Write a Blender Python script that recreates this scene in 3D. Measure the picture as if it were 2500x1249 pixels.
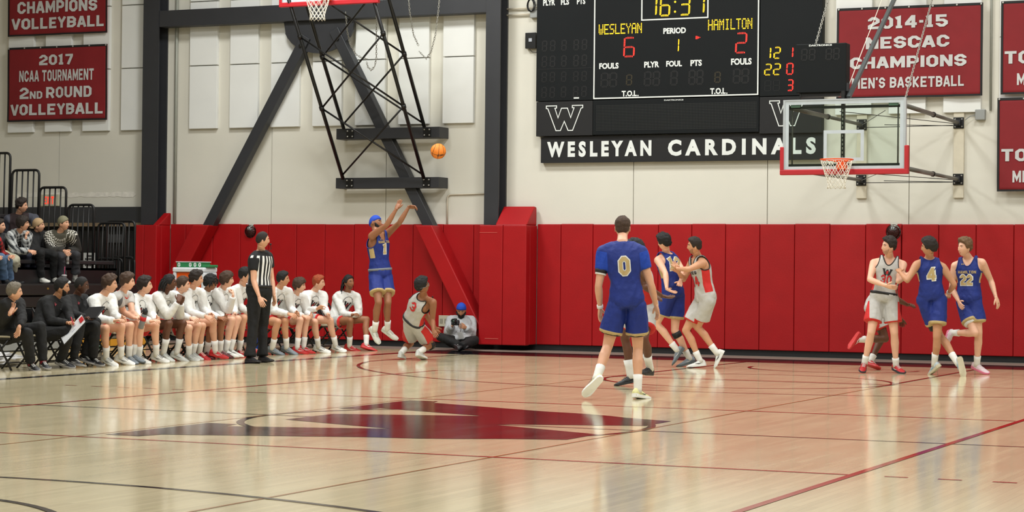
import bpy, bmesh, math, random
import numpy as np
from mathutils import Vector, Matrix, noise
from mathutils.bvhtree import BVHTree

for o in list(bpy.data.objects):
    bpy.data.objects.remove(o, do_unlink=True)
SC = bpy.context.scene
COL = SC.collection
random.seed(7)

# ------------------------------------------------------------------ camera
CAM_LOC = (8.160, -16.956, 1.330)
CR, CU, CF = (0.91373, 0.40614, 0.01070), (-0.00614, -0.01253, 0.99990), (-0.40624, 0.91366, 0.00870)
cam_d = bpy.data.cameras.new('camera')
cam_d.sensor_width = 36.0
cam_d.sensor_fit = 'HORIZONTAL'
cam_d.lens = 36.0 * 5134.71 / 2500.0
cam_d.clip_end = 200
cam = bpy.data.objects.new('camera', cam_d)
COL.objects.link(cam)
_f = Vector(CF).normalized()
_r = Vector(CR); _r = (_r - _f * _r.dot(_f)).normalized()
_u = _r.cross(_f)
_m = Matrix.Identity(4)
for i in range(3):
    _m[i][0], _m[i][1], _m[i][2], _m[i][3] = _r[i], _u[i], -_f[i], CAM_LOC[i]
cam.matrix_world = _m
SC.camera = cam

# ------------------------------------------------------------------ light and exposure
SC.view_settings.view_transform = 'Standard'
SC.view_settings.look = 'None'
SC.view_settings.gamma = 1.0
SC.view_settings.use_curve_mapping = False
SC.view_settings.exposure = 0.0
wd = bpy.data.worlds.new('world')
SC.world = wd
wd.use_nodes = True
wd.node_tree.nodes['Background'].inputs[0].default_value = (0.9, 0.95, 1.0, 1)
wd.node_tree.nodes['Background'].inputs[1].default_value = 0.05
LIGHT_W = 330.0
for ix, lx in enumerate((-9.5, -3.2, 3.2, 9.5)):
    for iy, ly in enumerate((-14.0, -7.0, 0.0, 6.5, 12.2)):
        ld = bpy.data.lights.new('high_bay_lamp', 'AREA')
        ld.shape = 'RECTANGLE'
        ld.size = 1.6
        ld.size_y = 1.6
        ld.energy = LIGHT_W * ((0.4 if ly < 6 else 1.35) if lx < -9 else (0.7 if lx > 9 else 0.95)) * (1.0 if ly < 12 else (1.15 if lx < 0 else 0.92))
        ld.color = (0.975, 0.985, 0.965)
        lo = bpy.data.objects.new('high_bay_lamp', ld)
        lo.location = (lx, ly, 9.6)
        COL.objects.link(lo)

# ------------------------------------------------------------------ materials
def lin(c):
    return tuple((v / 255 / 12.92) if v / 255 <= 0.04045 else ((v / 255 + 0.055) / 1.055) ** 2.4 for v in c)

MATS = {}
def M(name, rgb, rough=0.6, metal=0.0, var=0.05, scale=6.0, bump=0.0, bscale=60.0, emit=0.0, spec=0.5, sheen=0.0, coat=0.0):
    if name in MATS:
        return MATS[name]
    m = bpy.data.materials.new(name)
    m.use_nodes = True
    nt = m.node_tree
    b = nt.nodes['Principled BSDF']
    c = lin(rgb)
    b.inputs['Roughness'].default_value = rough
    b.inputs['Metallic'].default_value = metal
    b.inputs['Specular IOR Level'].default_value = spec
    b.inputs['Sheen Weight'].default_value = sheen
    b.inputs['Coat Weight'].default_value = coat
    tc = nt.nodes.new('ShaderNodeTexCoord')
    nz = nt.nodes.new('ShaderNodeTexNoise')
    nz.inputs['Scale'].default_value = scale
    nz.inputs['Detail'].default_value = 3
    nt.links.new(tc.outputs['Object'], nz.inputs['Vector'])
    rp = nt.nodes.new('ShaderNodeValToRGB')
    rp.color_ramp.elements[0].position = 0.3
    rp.color_ramp.elements[1].position = 0.7
    rp.color_ramp.elements[0].color = tuple(v * (1 - var) for v in c) + (1,)
    rp.color_ramp.elements[1].color = tuple(min(1, v * (1 + var)) for v in c) + (1,)
    nt.links.new(nz.outputs['Fac'], rp.inputs[0])
    nt.links.new(rp.outputs[0], b.inputs['Base Color'])
    if emit:
        b.inputs['Emission Color'].default_value = c + (1,)
        b.inputs['Emission Strength'].default_value = emit
    if bump:
        n2 = nt.nodes.new('ShaderNodeTexNoise')
        n2.inputs['Scale'].default_value = bscale
        n2.inputs['Detail'].default_value = 4
        nt.links.new(tc.outputs['Object'], n2.inputs['Vector'])
        bp_ = nt.nodes.new('ShaderNodeBump')
        bp_.inputs['Strength'].default_value = bump
        bp_.inputs['Distance'].default_value = 0.01
        nt.links.new(n2.outputs['Fac'], bp_.inputs['Height'])
        nt.links.new(bp_.outputs[0], b.inputs['Normal'])
    MATS[name] = m
    return m

FLOOR_ROUGH = 0.105
def floor_mat(name, rgb, planks=True):
    m = bpy.data.materials.new(name)
    m.use_nodes = True
    nt = m.node_tree
    b = nt.nodes['Principled BSDF']
    L = nt.links.new
    c = lin(rgb)
    tc = nt.nodes.new('ShaderNodeTexCoord')
    def mapn(sx, sy, rot=0.0):
        mp = nt.nodes.new('ShaderNodeMapping')
        mp.inputs['Scale'].default_value = (sx, sy, 1)
        mp.inputs['Rotation'].default_value = (0, 0, rot)
        L(tc.outputs['Object'], mp.inputs['Vector'])
        return mp
    if planks:
        br = nt.nodes.new('ShaderNodeTexBrick')
        br.offset = 0.37
        br.inputs['Scale'].default_value = 1.0
        br.inputs['Brick Width'].default_value = 1.4
        br.inputs['Row Height'].default_value = 0.057
        br.inputs['Mortar Size'].default_value = 0.0006
        br.inputs['Color1'].default_value = tuple(v * 0.92 for v in c) + (1,)
        br.inputs['Color2'].default_value = tuple(min(1, v * 1.06) for v in c) + (1,)
        br.inputs['Mortar'].default_value = tuple(v * 0.6 for v in c) + (1,)
        L(mapn(1, 1, math.pi / 2).outputs[0], br.inputs['Vector'])
        nz = nt.nodes.new('ShaderNodeTexNoise')
        nz.inputs['Scale'].default_value = 1.0
        nz.inputs['Detail'].default_value = 5
        L(mapn(30, 1.2).outputs[0], nz.inputs['Vector'])
        mx = nt.nodes.new('ShaderNodeMix')
        mx.data_type = 'RGBA'
        mx.blend_type = 'MULTIPLY'
        mx.inputs[0].default_value = 0.4
        rp = nt.nodes.new('ShaderNodeValToRGB')
        rp.color_ramp.elements[0].color = (0.72, 0.68, 0.6, 1)
        rp.color_ramp.elements[1].color = (1.1, 1.1, 1.1, 1)
        L(nz.outputs['Fac'], rp.inputs[0])
        L(br.outputs['Color'], mx.inputs[6])
        L(rp.outputs[0], mx.inputs[7])
        L(mx.outputs[2], b.inputs['Base Color'])
    else:
        nz = nt.nodes.new('ShaderNodeTexNoise')
        nz.inputs['Scale'].default_value = 1.0
        L(mapn(12, 1.0).outputs[0], nz.inputs['Vector'])
        rp = nt.nodes.new('ShaderNodeValToRGB')
        rp.color_ramp.elements[0].color = tuple(v * 0.9 for v in c) + (1,)
        rp.color_ramp.elements[1].color = tuple(v * 1.1 for v in c) + (1,)
        L(nz.outputs['Fac'], rp.inputs[0])
        L(rp.outputs[0], b.inputs['Base Color'])
    # scuffed lacquer: roughness varies in faint streaks
    ns = nt.nodes.new('ShaderNodeTexNoise')
    ns.inputs['Scale'].default_value = 1.0
    ns.inputs['Detail'].default_value = 6
    L(mapn(3.0, 0.9).outputs[0], ns.inputs['Vector'])
    mr = nt.nodes.new('ShaderNodeMapRange')
    mr.inputs[1].default_value = 0.3
    mr.inputs[2].default_value = 0.7
    mr.inputs[3].default_value = FLOOR_ROUGH * 0.85
    mr.inputs[4].default_value = FLOOR_ROUGH * 1.2
    L(ns.outputs['Fac'], mr.inputs[0])
    L(mr.outputs[0], b.inputs['Roughness'])
    b.inputs['Specular IOR Level'].default_value = 0.5
    MATS[name] = m
    return m

def cloth_pattern(name, kind, a, b_, c_=(255, 255, 255)):
    """procedural woven or printed patterns in object space"""
    m = bpy.data.materials.new(name)
    m.use_nodes = True
    nt = m.node_tree
    L = nt.links.new
    p = nt.nodes['Principled BSDF']
    p.inputs['Roughness'].default_value = 0.85
    uv = nt.nodes.new('ShaderNodeUVMap')
    sep = nt.nodes.new('ShaderNodeSeparateXYZ')
    L(uv.outputs[0], sep.inputs[0])
    def math_(op, x, y=None):
        n = nt.nodes.new('ShaderNodeMath')
        n.operation = op
        for i, v in enumerate((x, y)):
            if v is None:
                continue
            if isinstance(v, (int, float)):
                n.inputs[i].default_value = v
            else:
                L(v, n.inputs[i])
        return n.outputs[0]
    def mix(f, ca, cb):
        n = nt.nodes.new('ShaderNodeMix')
        n.data_type = 'RGBA'
        L(f, n.inputs[0])
        for i, v in ((6, ca), (7, cb)):
            if isinstance(v, tuple):
                n.inputs[i].default_value = lin(v) + (1,)
            else:
                L(v, n.inputs[i])
        return n.outputs[2]
    u, v = sep.outputs[0], sep.outputs[1]
    if kind == 'stripe':          # u in metres across the chest
        f = math_('GREATER_THAN', math_('FRACT', math_('DIVIDE', u, 0.062)), 0.48)
        L(mix(f, a, b_), p.inputs['Base Color'])
    elif kind == 'plaid':
        f1 = math_('GREATER_THAN', math_('FRACT', math_('DIVIDE', u, 0.07)), 0.5)
        f2 = math_('GREATER_THAN', math_('FRACT', math_('DIVIDE', v, 0.07)), 0.5)
        s = math_('MULTIPLY', math_('ADD', f1, f2), 0.5)
        L(mix(s, a, b_), p.inputs['Base Color'])
    elif kind == 'knit':          # zigzag bands on a yoke, v is height below the neck
        tri = math_('ABSOLUTE', math_('SUBTRACT', math_('FRACT', math_('DIVIDE', u, 0.055)), 0.5))
        w = math_('ADD', v, math_('MULTIPLY', tri, 0.06))
        fr = math_('GREATER_THAN', math_('FRACT', math_('DIVIDE', w, 0.042)), 0.62)
        inb = math_('MULTIPLY', math_('GREATER_THAN', v, 0.09), math_('LESS_THAN', v, 0.26))
        f = math_('MULTIPLY', fr, inb)
        low = math_('GREATER_THAN', v, 0.20)
        L(mix(f, mix(low, a, b_), c_), p.inputs['Base Color'])
    MATS[name] = m
    return m

def zoned(mat, rgb, name):
    """copy of a cloth whose second colour is cut in where the vertex value 'zone' is positive (sewn-in panels, hems, sleeves)"""
    m = mat.copy()
    m.name = name
    nt = m.node_tree
    p = nt.nodes['Principled BSDF']
    src = p.inputs['Base Color'].links[0].from_socket
    at = nt.nodes.new('ShaderNodeAttribute')
    at.attribute_name = 'zone'
    gt = nt.nodes.new('ShaderNodeMath')
    gt.operation = 'GREATER_THAN'
    gt.inputs[1].default_value = 0.0
    nt.links.new(at.outputs['Fac'], gt.inputs[0])
    mx = nt.nodes.new('ShaderNodeMix')
    mx.data_type = 'RGBA'
    nt.links.new(gt.outputs[0], mx.inputs[0])
    nt.links.new(src, mx.inputs[6])
    mx.inputs[7].default_value = lin(rgb) + (1,)
    nt.links.new(mx.outputs[2], p.inputs['Base Color'])
    return m

# ------------------------------------------------------------------ mesh helpers
class MB:
    def __init__(s):
        s.v, s.f, s.m = [], [], []
        s.cur = 0
    def add(s, vs, fs):
        o = len(s.v)
        s.v += [tuple(map(float, p)) for p in vs]
        s.f += [tuple(i + o for i in q) for q in fs]
        s.m += [s.cur] * len(fs)
        return s
    def box(s, x0, x1, y0, y1, z0, z1):
        vs = [(x, y, z) for x in (x0, x1) for y in (y0, y1) for z in (z0, z1)]
        return s.add(vs, [(0, 1, 3, 2), (4, 6, 7, 5), (0, 4, 5, 1), (2, 3, 7, 6), (0, 2, 6, 4), (1, 5, 7, 3)])
    def obox(s, c, ax, ay, az, hx, hy, hz):
        c, ax, ay, az = Vector(c), Vector(ax).normalized(), Vector(ay).normalized(), Vector(az).normalized()
        vs = [c + ax * (hx * i) + ay * (hy * j) + az * (hz * k) for i in (-1, 1) for j in (-1, 1) for k in (-1, 1)]
        return s.add(vs, [(0, 1, 3, 2), (4, 6, 7, 5), (0, 4, 5, 1), (2, 3, 7, 6), (0, 2, 6, 4), (1, 5, 7, 3)])
    def bar(s, a, b, w, h, up=(0, 0, 1)):
        a, b = Vector(a), Vector(b)
        d = (b - a)
        z = d.normalized()
        x = z.cross(Vector(up))
        x = x.normalized() if x.length > 1e-4 else Vector((1, 0, 0))
        y = x.cross(z)
        return s.obox((a + b) / 2, x, y, z, w / 2, h / 2, d.length / 2)
    def tube(s, pts, r, n=8, closed=False, sx=1.0):
        pts = [Vector(p) for p in pts]
        k = len(pts)
        rs = [r] * k if isinstance(r, (int, float)) else list(r)
        t0 = (pts[1] - pts[0]).normalized()
        ref = Vector((0, 0, 1)) if abs(t0.z) < 0.9 else Vector((1, 0, 0))
        nx = t0.cross(ref).normalized()
        vs, fs = [], []
        for i, p in enumerate(pts):
            if closed:
                t = (pts[(i + 1) % k] - pts[i - 1]).normalized()
            else:
                t = (pts[min(i + 1, k - 1)] - pts[max(i - 1, 0)]).normalized()
            nx = (nx - t * nx.dot(t))
            nx = nx.normalized() if nx.length > 1e-6 else t.orthogonal().normalized()
            ny = t.cross(nx)
            for j in range(n):
                a = 2 * math.pi * j / n
                vs.append(p + nx * (math.cos(a) * rs[i] * sx) + ny * (math.sin(a) * rs[i]))
        segs = k if closed else k - 1
        for i in range(segs):
            for j in range(n):
                a, b = i * n + j, i * n + (j + 1) % n
                c, d = ((i + 1) % k) * n + (j + 1) % n, ((i + 1) % k) * n + j
                fs.append((a, b, c, d))
        if not closed:
            fs.append(tuple(range(n - 1, -1, -1)))
            fs.append(tuple((k - 1) * n + j for j in range(n)))
        return s.add(vs, fs)
    def prism(s, poly, o, ax, ay, az, depth):
        """polygon in (ax, ay) from origin o extruded along az by depth"""
        o, ax, ay, az = Vector(o), Vector(ax), Vector(ay), Vector(az)
        n = len(poly)
        a = [o + ax * p[0] + ay * p[1] for p in poly]
        b = [p + az * depth for p in a]
        return s.add(a + b, [tuple(range(n - 1, -1, -1)), tuple(range(n, 2 * n))] +
                     [(i, (i + 1) % n, n + (i + 1) % n, n + i) for i in range(n)])
    def lathe(s, prof, c, axis=(0, 0, 1), n=20):
        c, z = Vector(c), Vector(axis).normalized()
        x = z.orthogonal().normalized()
        y = z.cross(x)
        vs, fs = [], []
        for (r, h) in prof:
            for j in range(n):
                a = 2 * math.pi * j / n
                vs.append(c + z * h + x * (math.cos(a) * r) + y * (math.sin(a) * r))
        for i in range(len(prof) - 1):
            for j in range(n):
                fs.append((i * n + j, i * n + (j + 1) % n, (i + 1) * n + (j + 1) % n, (i + 1) * n + j))
        fs.append(tuple(range(n - 1, -1, -1)))
        fs.append(tuple((len(prof) - 1) * n + j for j in range(n)))
        return s.add(vs, fs)
    def build(s, name, mat, parent=None, smooth=False, bevel=0.0, base=None, normals=True):
        me = bpy.data.meshes.new(name)
        vs = s.v
        if base is not None:
            vs = [(p[0] - base[0], p[1] - base[1], p[2] - base[2]) for p in vs]
        me.from_pydata(vs, [], s.f)
        mats = mat if isinstance(mat, (list, tuple)) else [mat]
        for q in mats:
            me.materials.append(q)
        if len(mats) > 1:
            me.polygons.foreach_set('material_index', s.m)
        if normals:
            bm = bmesh.new()
            bm.from_mesh(me)
            bmesh.ops.recalc_face_normals(bm, faces=bm.faces)
            bm.to_mesh(me)
            bm.free()
        if smooth:
            me.polygons.foreach_set('use_smooth', [True] * len(me.polygons))
        me.update()
        o = bpy.data.objects.new(name, me)
        COL.objects.link(o)
        if parent is not None:
            o.parent = parent
        if bevel:
            md = o.modifiers.new('bevel', 'BEVEL')
            md.width = bevel
            md.segments = 2
            md.limit_method = 'ANGLE'
        return o

def tag(o, label=None, cat=None, group=None, kind=None):
    if label: o['label'] = label
    if cat: o['category'] = cat
    if group: o['group'] = group
    if kind: o['kind'] = kind
    return o
def thing(name, label, cat, loc=(0, 0, 0), group=None):
    o = bpy.data.objects.new(name, None)
    o.empty_display_size = 0.1
    o.location = loc
    COL.objects.link(o)
    return tag(o, label, cat, group)
def clone_tree(src, loc, rotz, label=None, group=None):
    r = src.copy()
    COL.objects.link(r)
    r.location = loc
    r.rotation_euler = (0, 0, rotz)
    if label: r['label'] = label
    if group: r['group'] = group
    for ch in list(src.children):
        c = ch.copy()
        COL.objects.link(c)
        c.parent = r
        for g in ch.children:
            d = g.copy()
            COL.objects.link(d)
            d.parent = c
    return r

# ------------------------------------------------------------------ lettering
def text_geo(s, bold=0.0):
    """flat built-in font text: (verts2d, faces), origin at lower left, cap height 1"""
    cu = bpy.data.curves.new('lettering', 'FONT')
    cu.body = s
    cu.offset = bold
    cu.resolution_u = 3
    ob = bpy.data.objects.new('lettering', cu)
    COL.objects.link(ob)
    dg = bpy.context.evaluated_depsgraph_get()
    me = bpy.data.meshes.new_from_object(ob.evaluated_get(dg))
    vs = [(v.co.x, v.co.y) for v in me.vertices]
    fs = [tuple(p.vertices) for p in me.polygons]
    bpy.data.objects.remove(ob, do_unlink=True)
    bpy.data.curves.remove(cu)
    bpy.data.meshes.remove(me)
    return vs, fs
def _g():
    l, r, b, t, m, k = .6, 3.4, .6, 5.4, 3.0, .95
    G = {}
    G['A'] = (4, [[(.35, 0), (1.75, 5.4), (2.25, 5.4), (3.65, 0)], [(1, 1.8), (3, 1.8)]])
    G['B'] = (4, [[(l, m), (r - .6, m), (r, m + .6), (r, t - k), (r - k, t), (l, t), (l, b), (r - k, b), (r, b + k), (r, m - .6), (r - .6, m)]])
    G['C'] = (4, [[(r, t - 1.6), (r, t - k), (r - k, t), (l + k, t), (l, t - k), (l, b + k), (l + k, b), (r - k, b), (r, b + k), (r, b + 1.6)]])
    G['D'] = (4, [[(l, m), (l, t), (r - k, t), (r, t - k), (r, b + k), (r - k, b), (l, b), (l, m)]])
    G['E'] = (3.8, [[(3.7, t), (l, t), (l, b), (3.7, b)], [(l, m), (3.2, m)]])
    G['G'] = (4, [G['C'][1][0] + [(r, m - .2), (2.0, m - .2)]])
    G['H'] = (4, [[(l, 0), (l, 6)], [(r, 0), (r, 6)], [(l, m), (r, m)]])
    G['I'] = (1.2, [[(.6, 0), (.6, 6)]])
    G['K'] = (4, [[(l, 0), (l, 6)], [(3.5, 5.9), (1.1, m), (3.5, .1)]])
    G['L'] = (3.6, [[(l, 6), (l, b), (3.5, b)]])
    G['M'] = (5, [[(l, 0), (l, 6)], [(.7, 5.6), (2.5, 1.6), (4.3, 5.6)], [(4.4, 0), (4.4, 6)]])
    G['N'] = (4.2, [[(l, 0), (l, 6)], [(.7, 5.7), (3.5, .3)], [(3.6, 0), (3.6, 6)]])
    G['O'] = (4, [[(l, m), (l, t - k), (l + k, t), (r - k, t), (r, t - k), (r, b + k), (r - k, b), (l + k, b), (l, b + k), (l, m)]])
    G['P'] = (4, [[(l, 0), (l, t), (r - k, t), (r, t - k), (r, m + .1), (r - .7, m - .5), (l, m - .5)]])
    G['R'] = (4, [[(l, 0), (l, t), (r - k, t), (r, t - k), (r, m + .1), (r - .7, m - .5), (l, m - .5)], [(2.3, m - .5), (3.5, 0)]])
    G['S'] = (4, [[(r, t - 1.4), (r, t - k), (r - k, t), (l + k, t), (l, t - k), (l, m + .7), (l + .7, m), (r - .7, m), (r, m - .7), (r, b + k), (r - k, b), (l + k, b), (l, b + k), (l, b + 1.4)]])
    G['T'] = (4, [[(0, t), (4, t)], [(2, t), (2, 0)]])
    G['U'] = (4, [[(l, 6), (l, b + k), (l + k, b), (r - k, b), (r, b + k), (r, 6)]])
    G['V'] = (4, [[(.35, 6), (1.8, .6), (2.2, .6), (3.65, 6)]])
    G['W'] = (5.6, [[(.35, 6), (1.5, .5), (2.8, 4.6), (4.1, .5), (5.25, 6)]])
    G['Y'] = (4, [[(.35, 6), (2, 2.8), (3.65, 6)], [(2, 2.9), (2, 0)]])
    G['0'] = G['O']
    G['1'] = (2.8, [[(.2, 4.9), (1.4, 5.4), (1.4, 0)], [(.3, b), (2.5, b)]])
    G['2'] = (4, [[(l, t - 1.4), (l, t - k), (l + k, t), (r - k, t), (r, t - k), (r, m + .5), (l, b + .9), (l, b), (4, b)]])
    G['3'] = (4, [[(l, t - 1.2), (l, t - k), (l + k, t), (r - k, t), (r, t - k), (r, m + .6), (r - .6, m), (1.4, m), (r - .6, m), (r, m - .6), (r, b + k), (r - k, b), (l + k, b), (l, b + k), (l, b + 1.2)]])
    G['4'] = (4, [[(2.8, 0), (2.8, 5.6), (2.5, 5.6), (.6, 2.4), (.6, 1.9), (4, 1.9)]])
    G['5'] = (4, [[(r + .2, t), (l, t), (l, m + .3), (r - k, m + .3), (r, m - .5), (r, b + k), (r - k, b), (l + k, b), (l, b + k), (l, b + 1.2)]])
    G['7'] = (3.8, [[(0, t), (3.1, t), (3.1, t - .6), (1.4, 0)]])
    G['-'] = (1.6, [[(.1, m), (1.5, m)]])
    G["'"] = (1.2, [[(.7, 6.1), (.4, 4.6)]])
    return G
GLYPH = _g()
def ribbon(pts, w):
    """flat mitred stroke"""
    pts = [Vector(p) for p in pts]
    q = [pts[0]]
    for p in pts[1:]:
        if (p - q[-1]).length > 1e-6:
            q.append(p)
    pts = q
    closed = (pts[0] - pts[-1]).length < 1e-6
    if closed:
        pts = pts[:-1]
    n = len(pts)
    L, R_ = [], []
    for i in range(n):
        if closed or 0 < i < n - 1:
            d0 = (pts[i] - pts[i - 1]).normalized()
            d1 = (pts[(i + 1) % n] - pts[i]).normalized()
        elif i == 0:
            d0 = d1 = (pts[1] - pts[0]).normalized()
        else:
            d0 = d1 = (pts[-1] - pts[-2]).normalized()
        nn = Vector((-d0.y - d1.y, d0.x + d1.x))
        if nn.length < 1e-3:
            nn = Vector((-d0.y, d0.x))
        nn.normalize()
        c = max(0.45, nn.dot(Vector((-d0.y, d0.x))))
        L.append(pts[i] + nn * (w / 2 / c))
        R_.append(pts[i] - nn * (w / 2 / c))
    vs = L + R_
    fs = [(i, (i + 1) % n, n + (i + 1) % n, n + i) for i in range(n if closed else n - 1)]
    return vs, fs
def block_geo(s, stroke=1.25, gap=0.75):
    """athletic block lettering, cap height 6 units scaled to 1"""
    vs, fs = [], []
    x = 0.0
    big = True
    for ch in s:
        if ch == ' ':
            x += 2.2
            continue
        w, polys = GLYPH[ch]
        for pl in polys:
            a, b = ribbon(pl, stroke)
            o = len(vs)
            vs += [((p.x + x) / 6, p.y / 6) for p in a]
            fs += [tuple(i + o for i in q) for q in b]
        x += w + gap
    return vs, fs
def fit_text(geo, x0, x1, z0, z1):
    """scale a 2-D lettering so that it fills the rectangle"""
    vs, fs = geo
    ax = [p[0] for p in vs]
    ay = [p[1] for p in vs]
    sx = (x1 - x0) / (max(ax) - min(ax))
    sy = (z1 - z0) / (max(ay) - min(ay))
    return [((p[0] - min(ax)) * sx + x0, (p[1] - min(ay)) * sy + z0) for p in vs], fs
def sign_text(mb, geo, x0, x1, z0, z1, y):
    """lettering on a wall facing -Y; y may be a function of (x, z)"""
    vs, fs = fit_text(geo, x0, x1, z0, z1)
    yy = y if callable(y) else (lambda a, b: y)
    mb.add([(p[0], yy(p[0], p[1]), p[1]) for p in vs], fs)

# ================================================================== the setting
maple = floor_mat('maple_floor', (206, 193, 158))
paint_black = floor_mat('court_paint_black', (26, 25, 30), False)
paint_red = floor_mat('court_paint_red', (150, 26, 28), False)
paint_maroon_and_reflection = floor_mat('court_paint_maroon_and_reflection', (70, 18, 20), False)  # dark red lane paint; also colours a red reflection into the far arc
paint_brown = floor_mat('court_paint_brown', (150, 98, 52), False)
grey_rubber = M('grey_rubber', (122, 116, 106), 0.5)
cream = M('cream_wall_paint', (214, 211, 199), 0.75, var=0.03, scale=0.7, bump=0.08, bscale=25)
cream_dark = M('wall_joint', (150, 145, 130), 0.9)
white_panel = M('white_acoustic_fabric', (224, 225, 222), 0.9, var=0.02, scale=2)
pad_red = M('red_vinyl', (160, 9, 16), 0.5, var=0.05, scale=3, bump=0.12, bscale=40, spec=0.35)
steel_black = M('charcoal_steel_paint', (44, 45, 49), 0.5, var=0.06, scale=3)
black_matte = M('black_matte', (16, 16, 17), 0.7)
black_gloss = M('black_enamel', (14, 14, 15), 0.35)
wood_trim = M('wood_trim', (120, 102, 80), 0.6)
ceil_mat = M('ceiling_deck', (150, 150, 148), 0.9)

floor = MB().box(-22, 20, -27, 16.0, -0.2, 0).build('floor', maple)
tag(floor, 'glossy maple basketball court floor with painted lines', 'floor', kind='structure')
MB().box(-22, 20, 16.0, 17.6, -0.2, 0.0).build('rubber_strip', grey_rubber, floor)
LZ = [0.0]
def paint(name, m, polys):
    """painted marking: thin sheet on the boards"""
    LZ[0] += 0.00012
    b = MB()
    for pl in polys:
        b.add([(x, y, 0.0012 + LZ[0]) for x, y in pl], [tuple(range(len(pl)))])
    return b.build(name, m, floor)
def seg(x0, x1, y0, y1):
    return [(x0, y0), (x1, y0), (x1, y1), (x0, y1)]
def arc(cx, cy, r, w, a0, a1, n=96):
    out = []
    for i in range(n):
        a, b = a0 + (a1 - a0) * i / n, a0 + (a1 - a0) * (i + 1) / n
        out.append([(cx + (r - w / 2) * math.cos(a), cy + (r - w / 2) * math.sin(a)), (cx + (r + w / 2) * math.cos(a), cy + (r + w / 2) * math.sin(a)),
                    (cx + (r + w / 2) * math.cos(b), cy + (r + w / 2) * math.sin(b)), (cx + (r - w / 2) * math.cos(b), cy + (r - w / 2) * math.sin(b))])
    return out
PI = math.pi
paint('apron', paint_black, [seg(-7.87, 9, 14.5, 15.95)])
paint('sideline', paint_black, [seg(-7.87, -7.66, -15, 14.5)])
paint('sideline', paint_black, [seg(7.66, 7.87, -15, 14.5)])
# letter W at midcourt, base towards +X
WP = [(-2.74, 1.75), (-1.18, 1.75), (-1.18, 1.45), (-1.44, 1.42), (-.95, .08), (-.45, 1.40), (.45, 1.40), (.95, .08), (1.44, 1.42), (1.18, 1.45), (1.18, 1.75), (2.74, 1.75),
      (2.74, 1.42), (2.5, 1.36), (1.25, -1.68), (.58, -1.68), (0, -.42), (-.58, -1.68), (-1.25, -1.68), (-2.5, 1.36), (-2.74, 1.42)]
paint('letter_w', paint_black, [[(-v, u) for u, v in WP]])
paint('half_court_line', paint_black, [seg(-7.66, 7.66, -.025, .025)])
paint('centre_circle', paint_black, arc(0, 0, 1.83, .07, 0, 2 * PI))
for sx in (-1, 1):
    paint('volleyball_sideline', paint_red, [seg(sx * 4.5 - .03, sx * 4.5 + .03, -9.03, 9.03)])
    paint('badminton_line', paint_brown, [seg(sx * 1.83 - .012, sx * 1.83 + .012, -8.8, 8.8)])
for sy in (-1, 1):
    paint('attack_line', paint_red, [seg(-4.47, 4.47, sy * 3.03 - .025, sy * 3.03 + .025)])
    paint('volleyball_end_line', paint_red, [seg(-4.47, 4.47, sy * 9.03 - .02, sy * 9.03 + .02)])
    for sx in (-1, 1):
        for k in range(5):
            x0 = 4.72 + k * .36
            paint('attack_line_dash', paint_red, [seg(min(sx * x0, sx * (x0 + .16)), max(sx * x0, sx * (x0 + .16)), sy * 3.03 - .02, sy * 3.03 + .02)])
    c3 = sy * 12.85
    a = math.acos(6.6 / 6.85)
    paint('three_point_line', paint_maroon_and_reflection if sy > 0 else paint_black, arc(0, c3, 6.85, .05, (PI + a) if sy > 0 else a, (2 * PI - a) if sy > 0 else PI - a) +  # black line; at the far end the pads' red reflection is painted in
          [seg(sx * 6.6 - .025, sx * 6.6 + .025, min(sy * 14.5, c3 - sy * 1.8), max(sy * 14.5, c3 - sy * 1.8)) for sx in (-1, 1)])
    paint('free_throw_circle', paint_maroon_and_reflection if sy > 0 else paint_black, arc(0, sy * 8.83, 1.83, .05, 0, 2 * PI))
    paint('lane_line', paint_maroon_and_reflection, [seg(sx * 1.83 - .025, sx * 1.83 + .025, min(sy * 14.5, sy * 8.83), max(sy * 14.5, sy * 8.83)) for sx in (-1, 1)] + [seg(-1.83, 1.83, sy * 8.83 - .025, sy * 8.83 + .025)])
    paint('restricted_arc', paint_maroon_and_reflection, arc(0, sy * 13.03, 1.24, .05, PI if sy > 0 else 0, 2 * PI if sy > 0 else PI, 40))

# walls and ceiling
WY = 17.17
wall_end = MB().box(-22, 20, WY + .03, WY + .35, 0, 11.5).build('wall_end', cream_dark)
tag(wall_end, 'tall cream end wall behind the baseline', 'wall', kind='structure')
seams = [-22] + [-19.185 + 2.41 * k for k in range(16)] + [20]
for a, b in zip(seams[:-1], seams[1:]):
    zz = 2.55 if b < -14 else 0.0
    MB().box(a + .006, b - .006, WY, WY + .03, zz, 11.5).build('wall_panel', cream, wall_end)
wl = tag(MB().box(-22.3, -22, -27, 17.5, 0, 11.5).build('wall_left', cream), 'cream side wall behind the bleachers', 'wall', kind='structure')
wr = tag(MB().box(20, 20.3, -27, 17.5, 0, 11.5).build('wall_right', cream), 'cream side wall to the right', 'wall', kind='structure')
wb = tag(MB().box(-22, 20, -27.3, -27, 0, 11.5).build('wall_back', cream), 'cream wall behind the camera', 'wall', kind='structure')
tag(MB().box(-22.3, 20.3, -27.3, 17.5, 11.5, 11.8).build('ceiling', ceil_mat), 'pale gym roof deck', 'ceiling', kind='structure')
tag(MB().box(-14.2, 20, WY - .04, WY, 0.0, .10).build('baseboard_end', black_matte), 'black rubber base under the red wall pads', 'baseboard', kind='structure')

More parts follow.
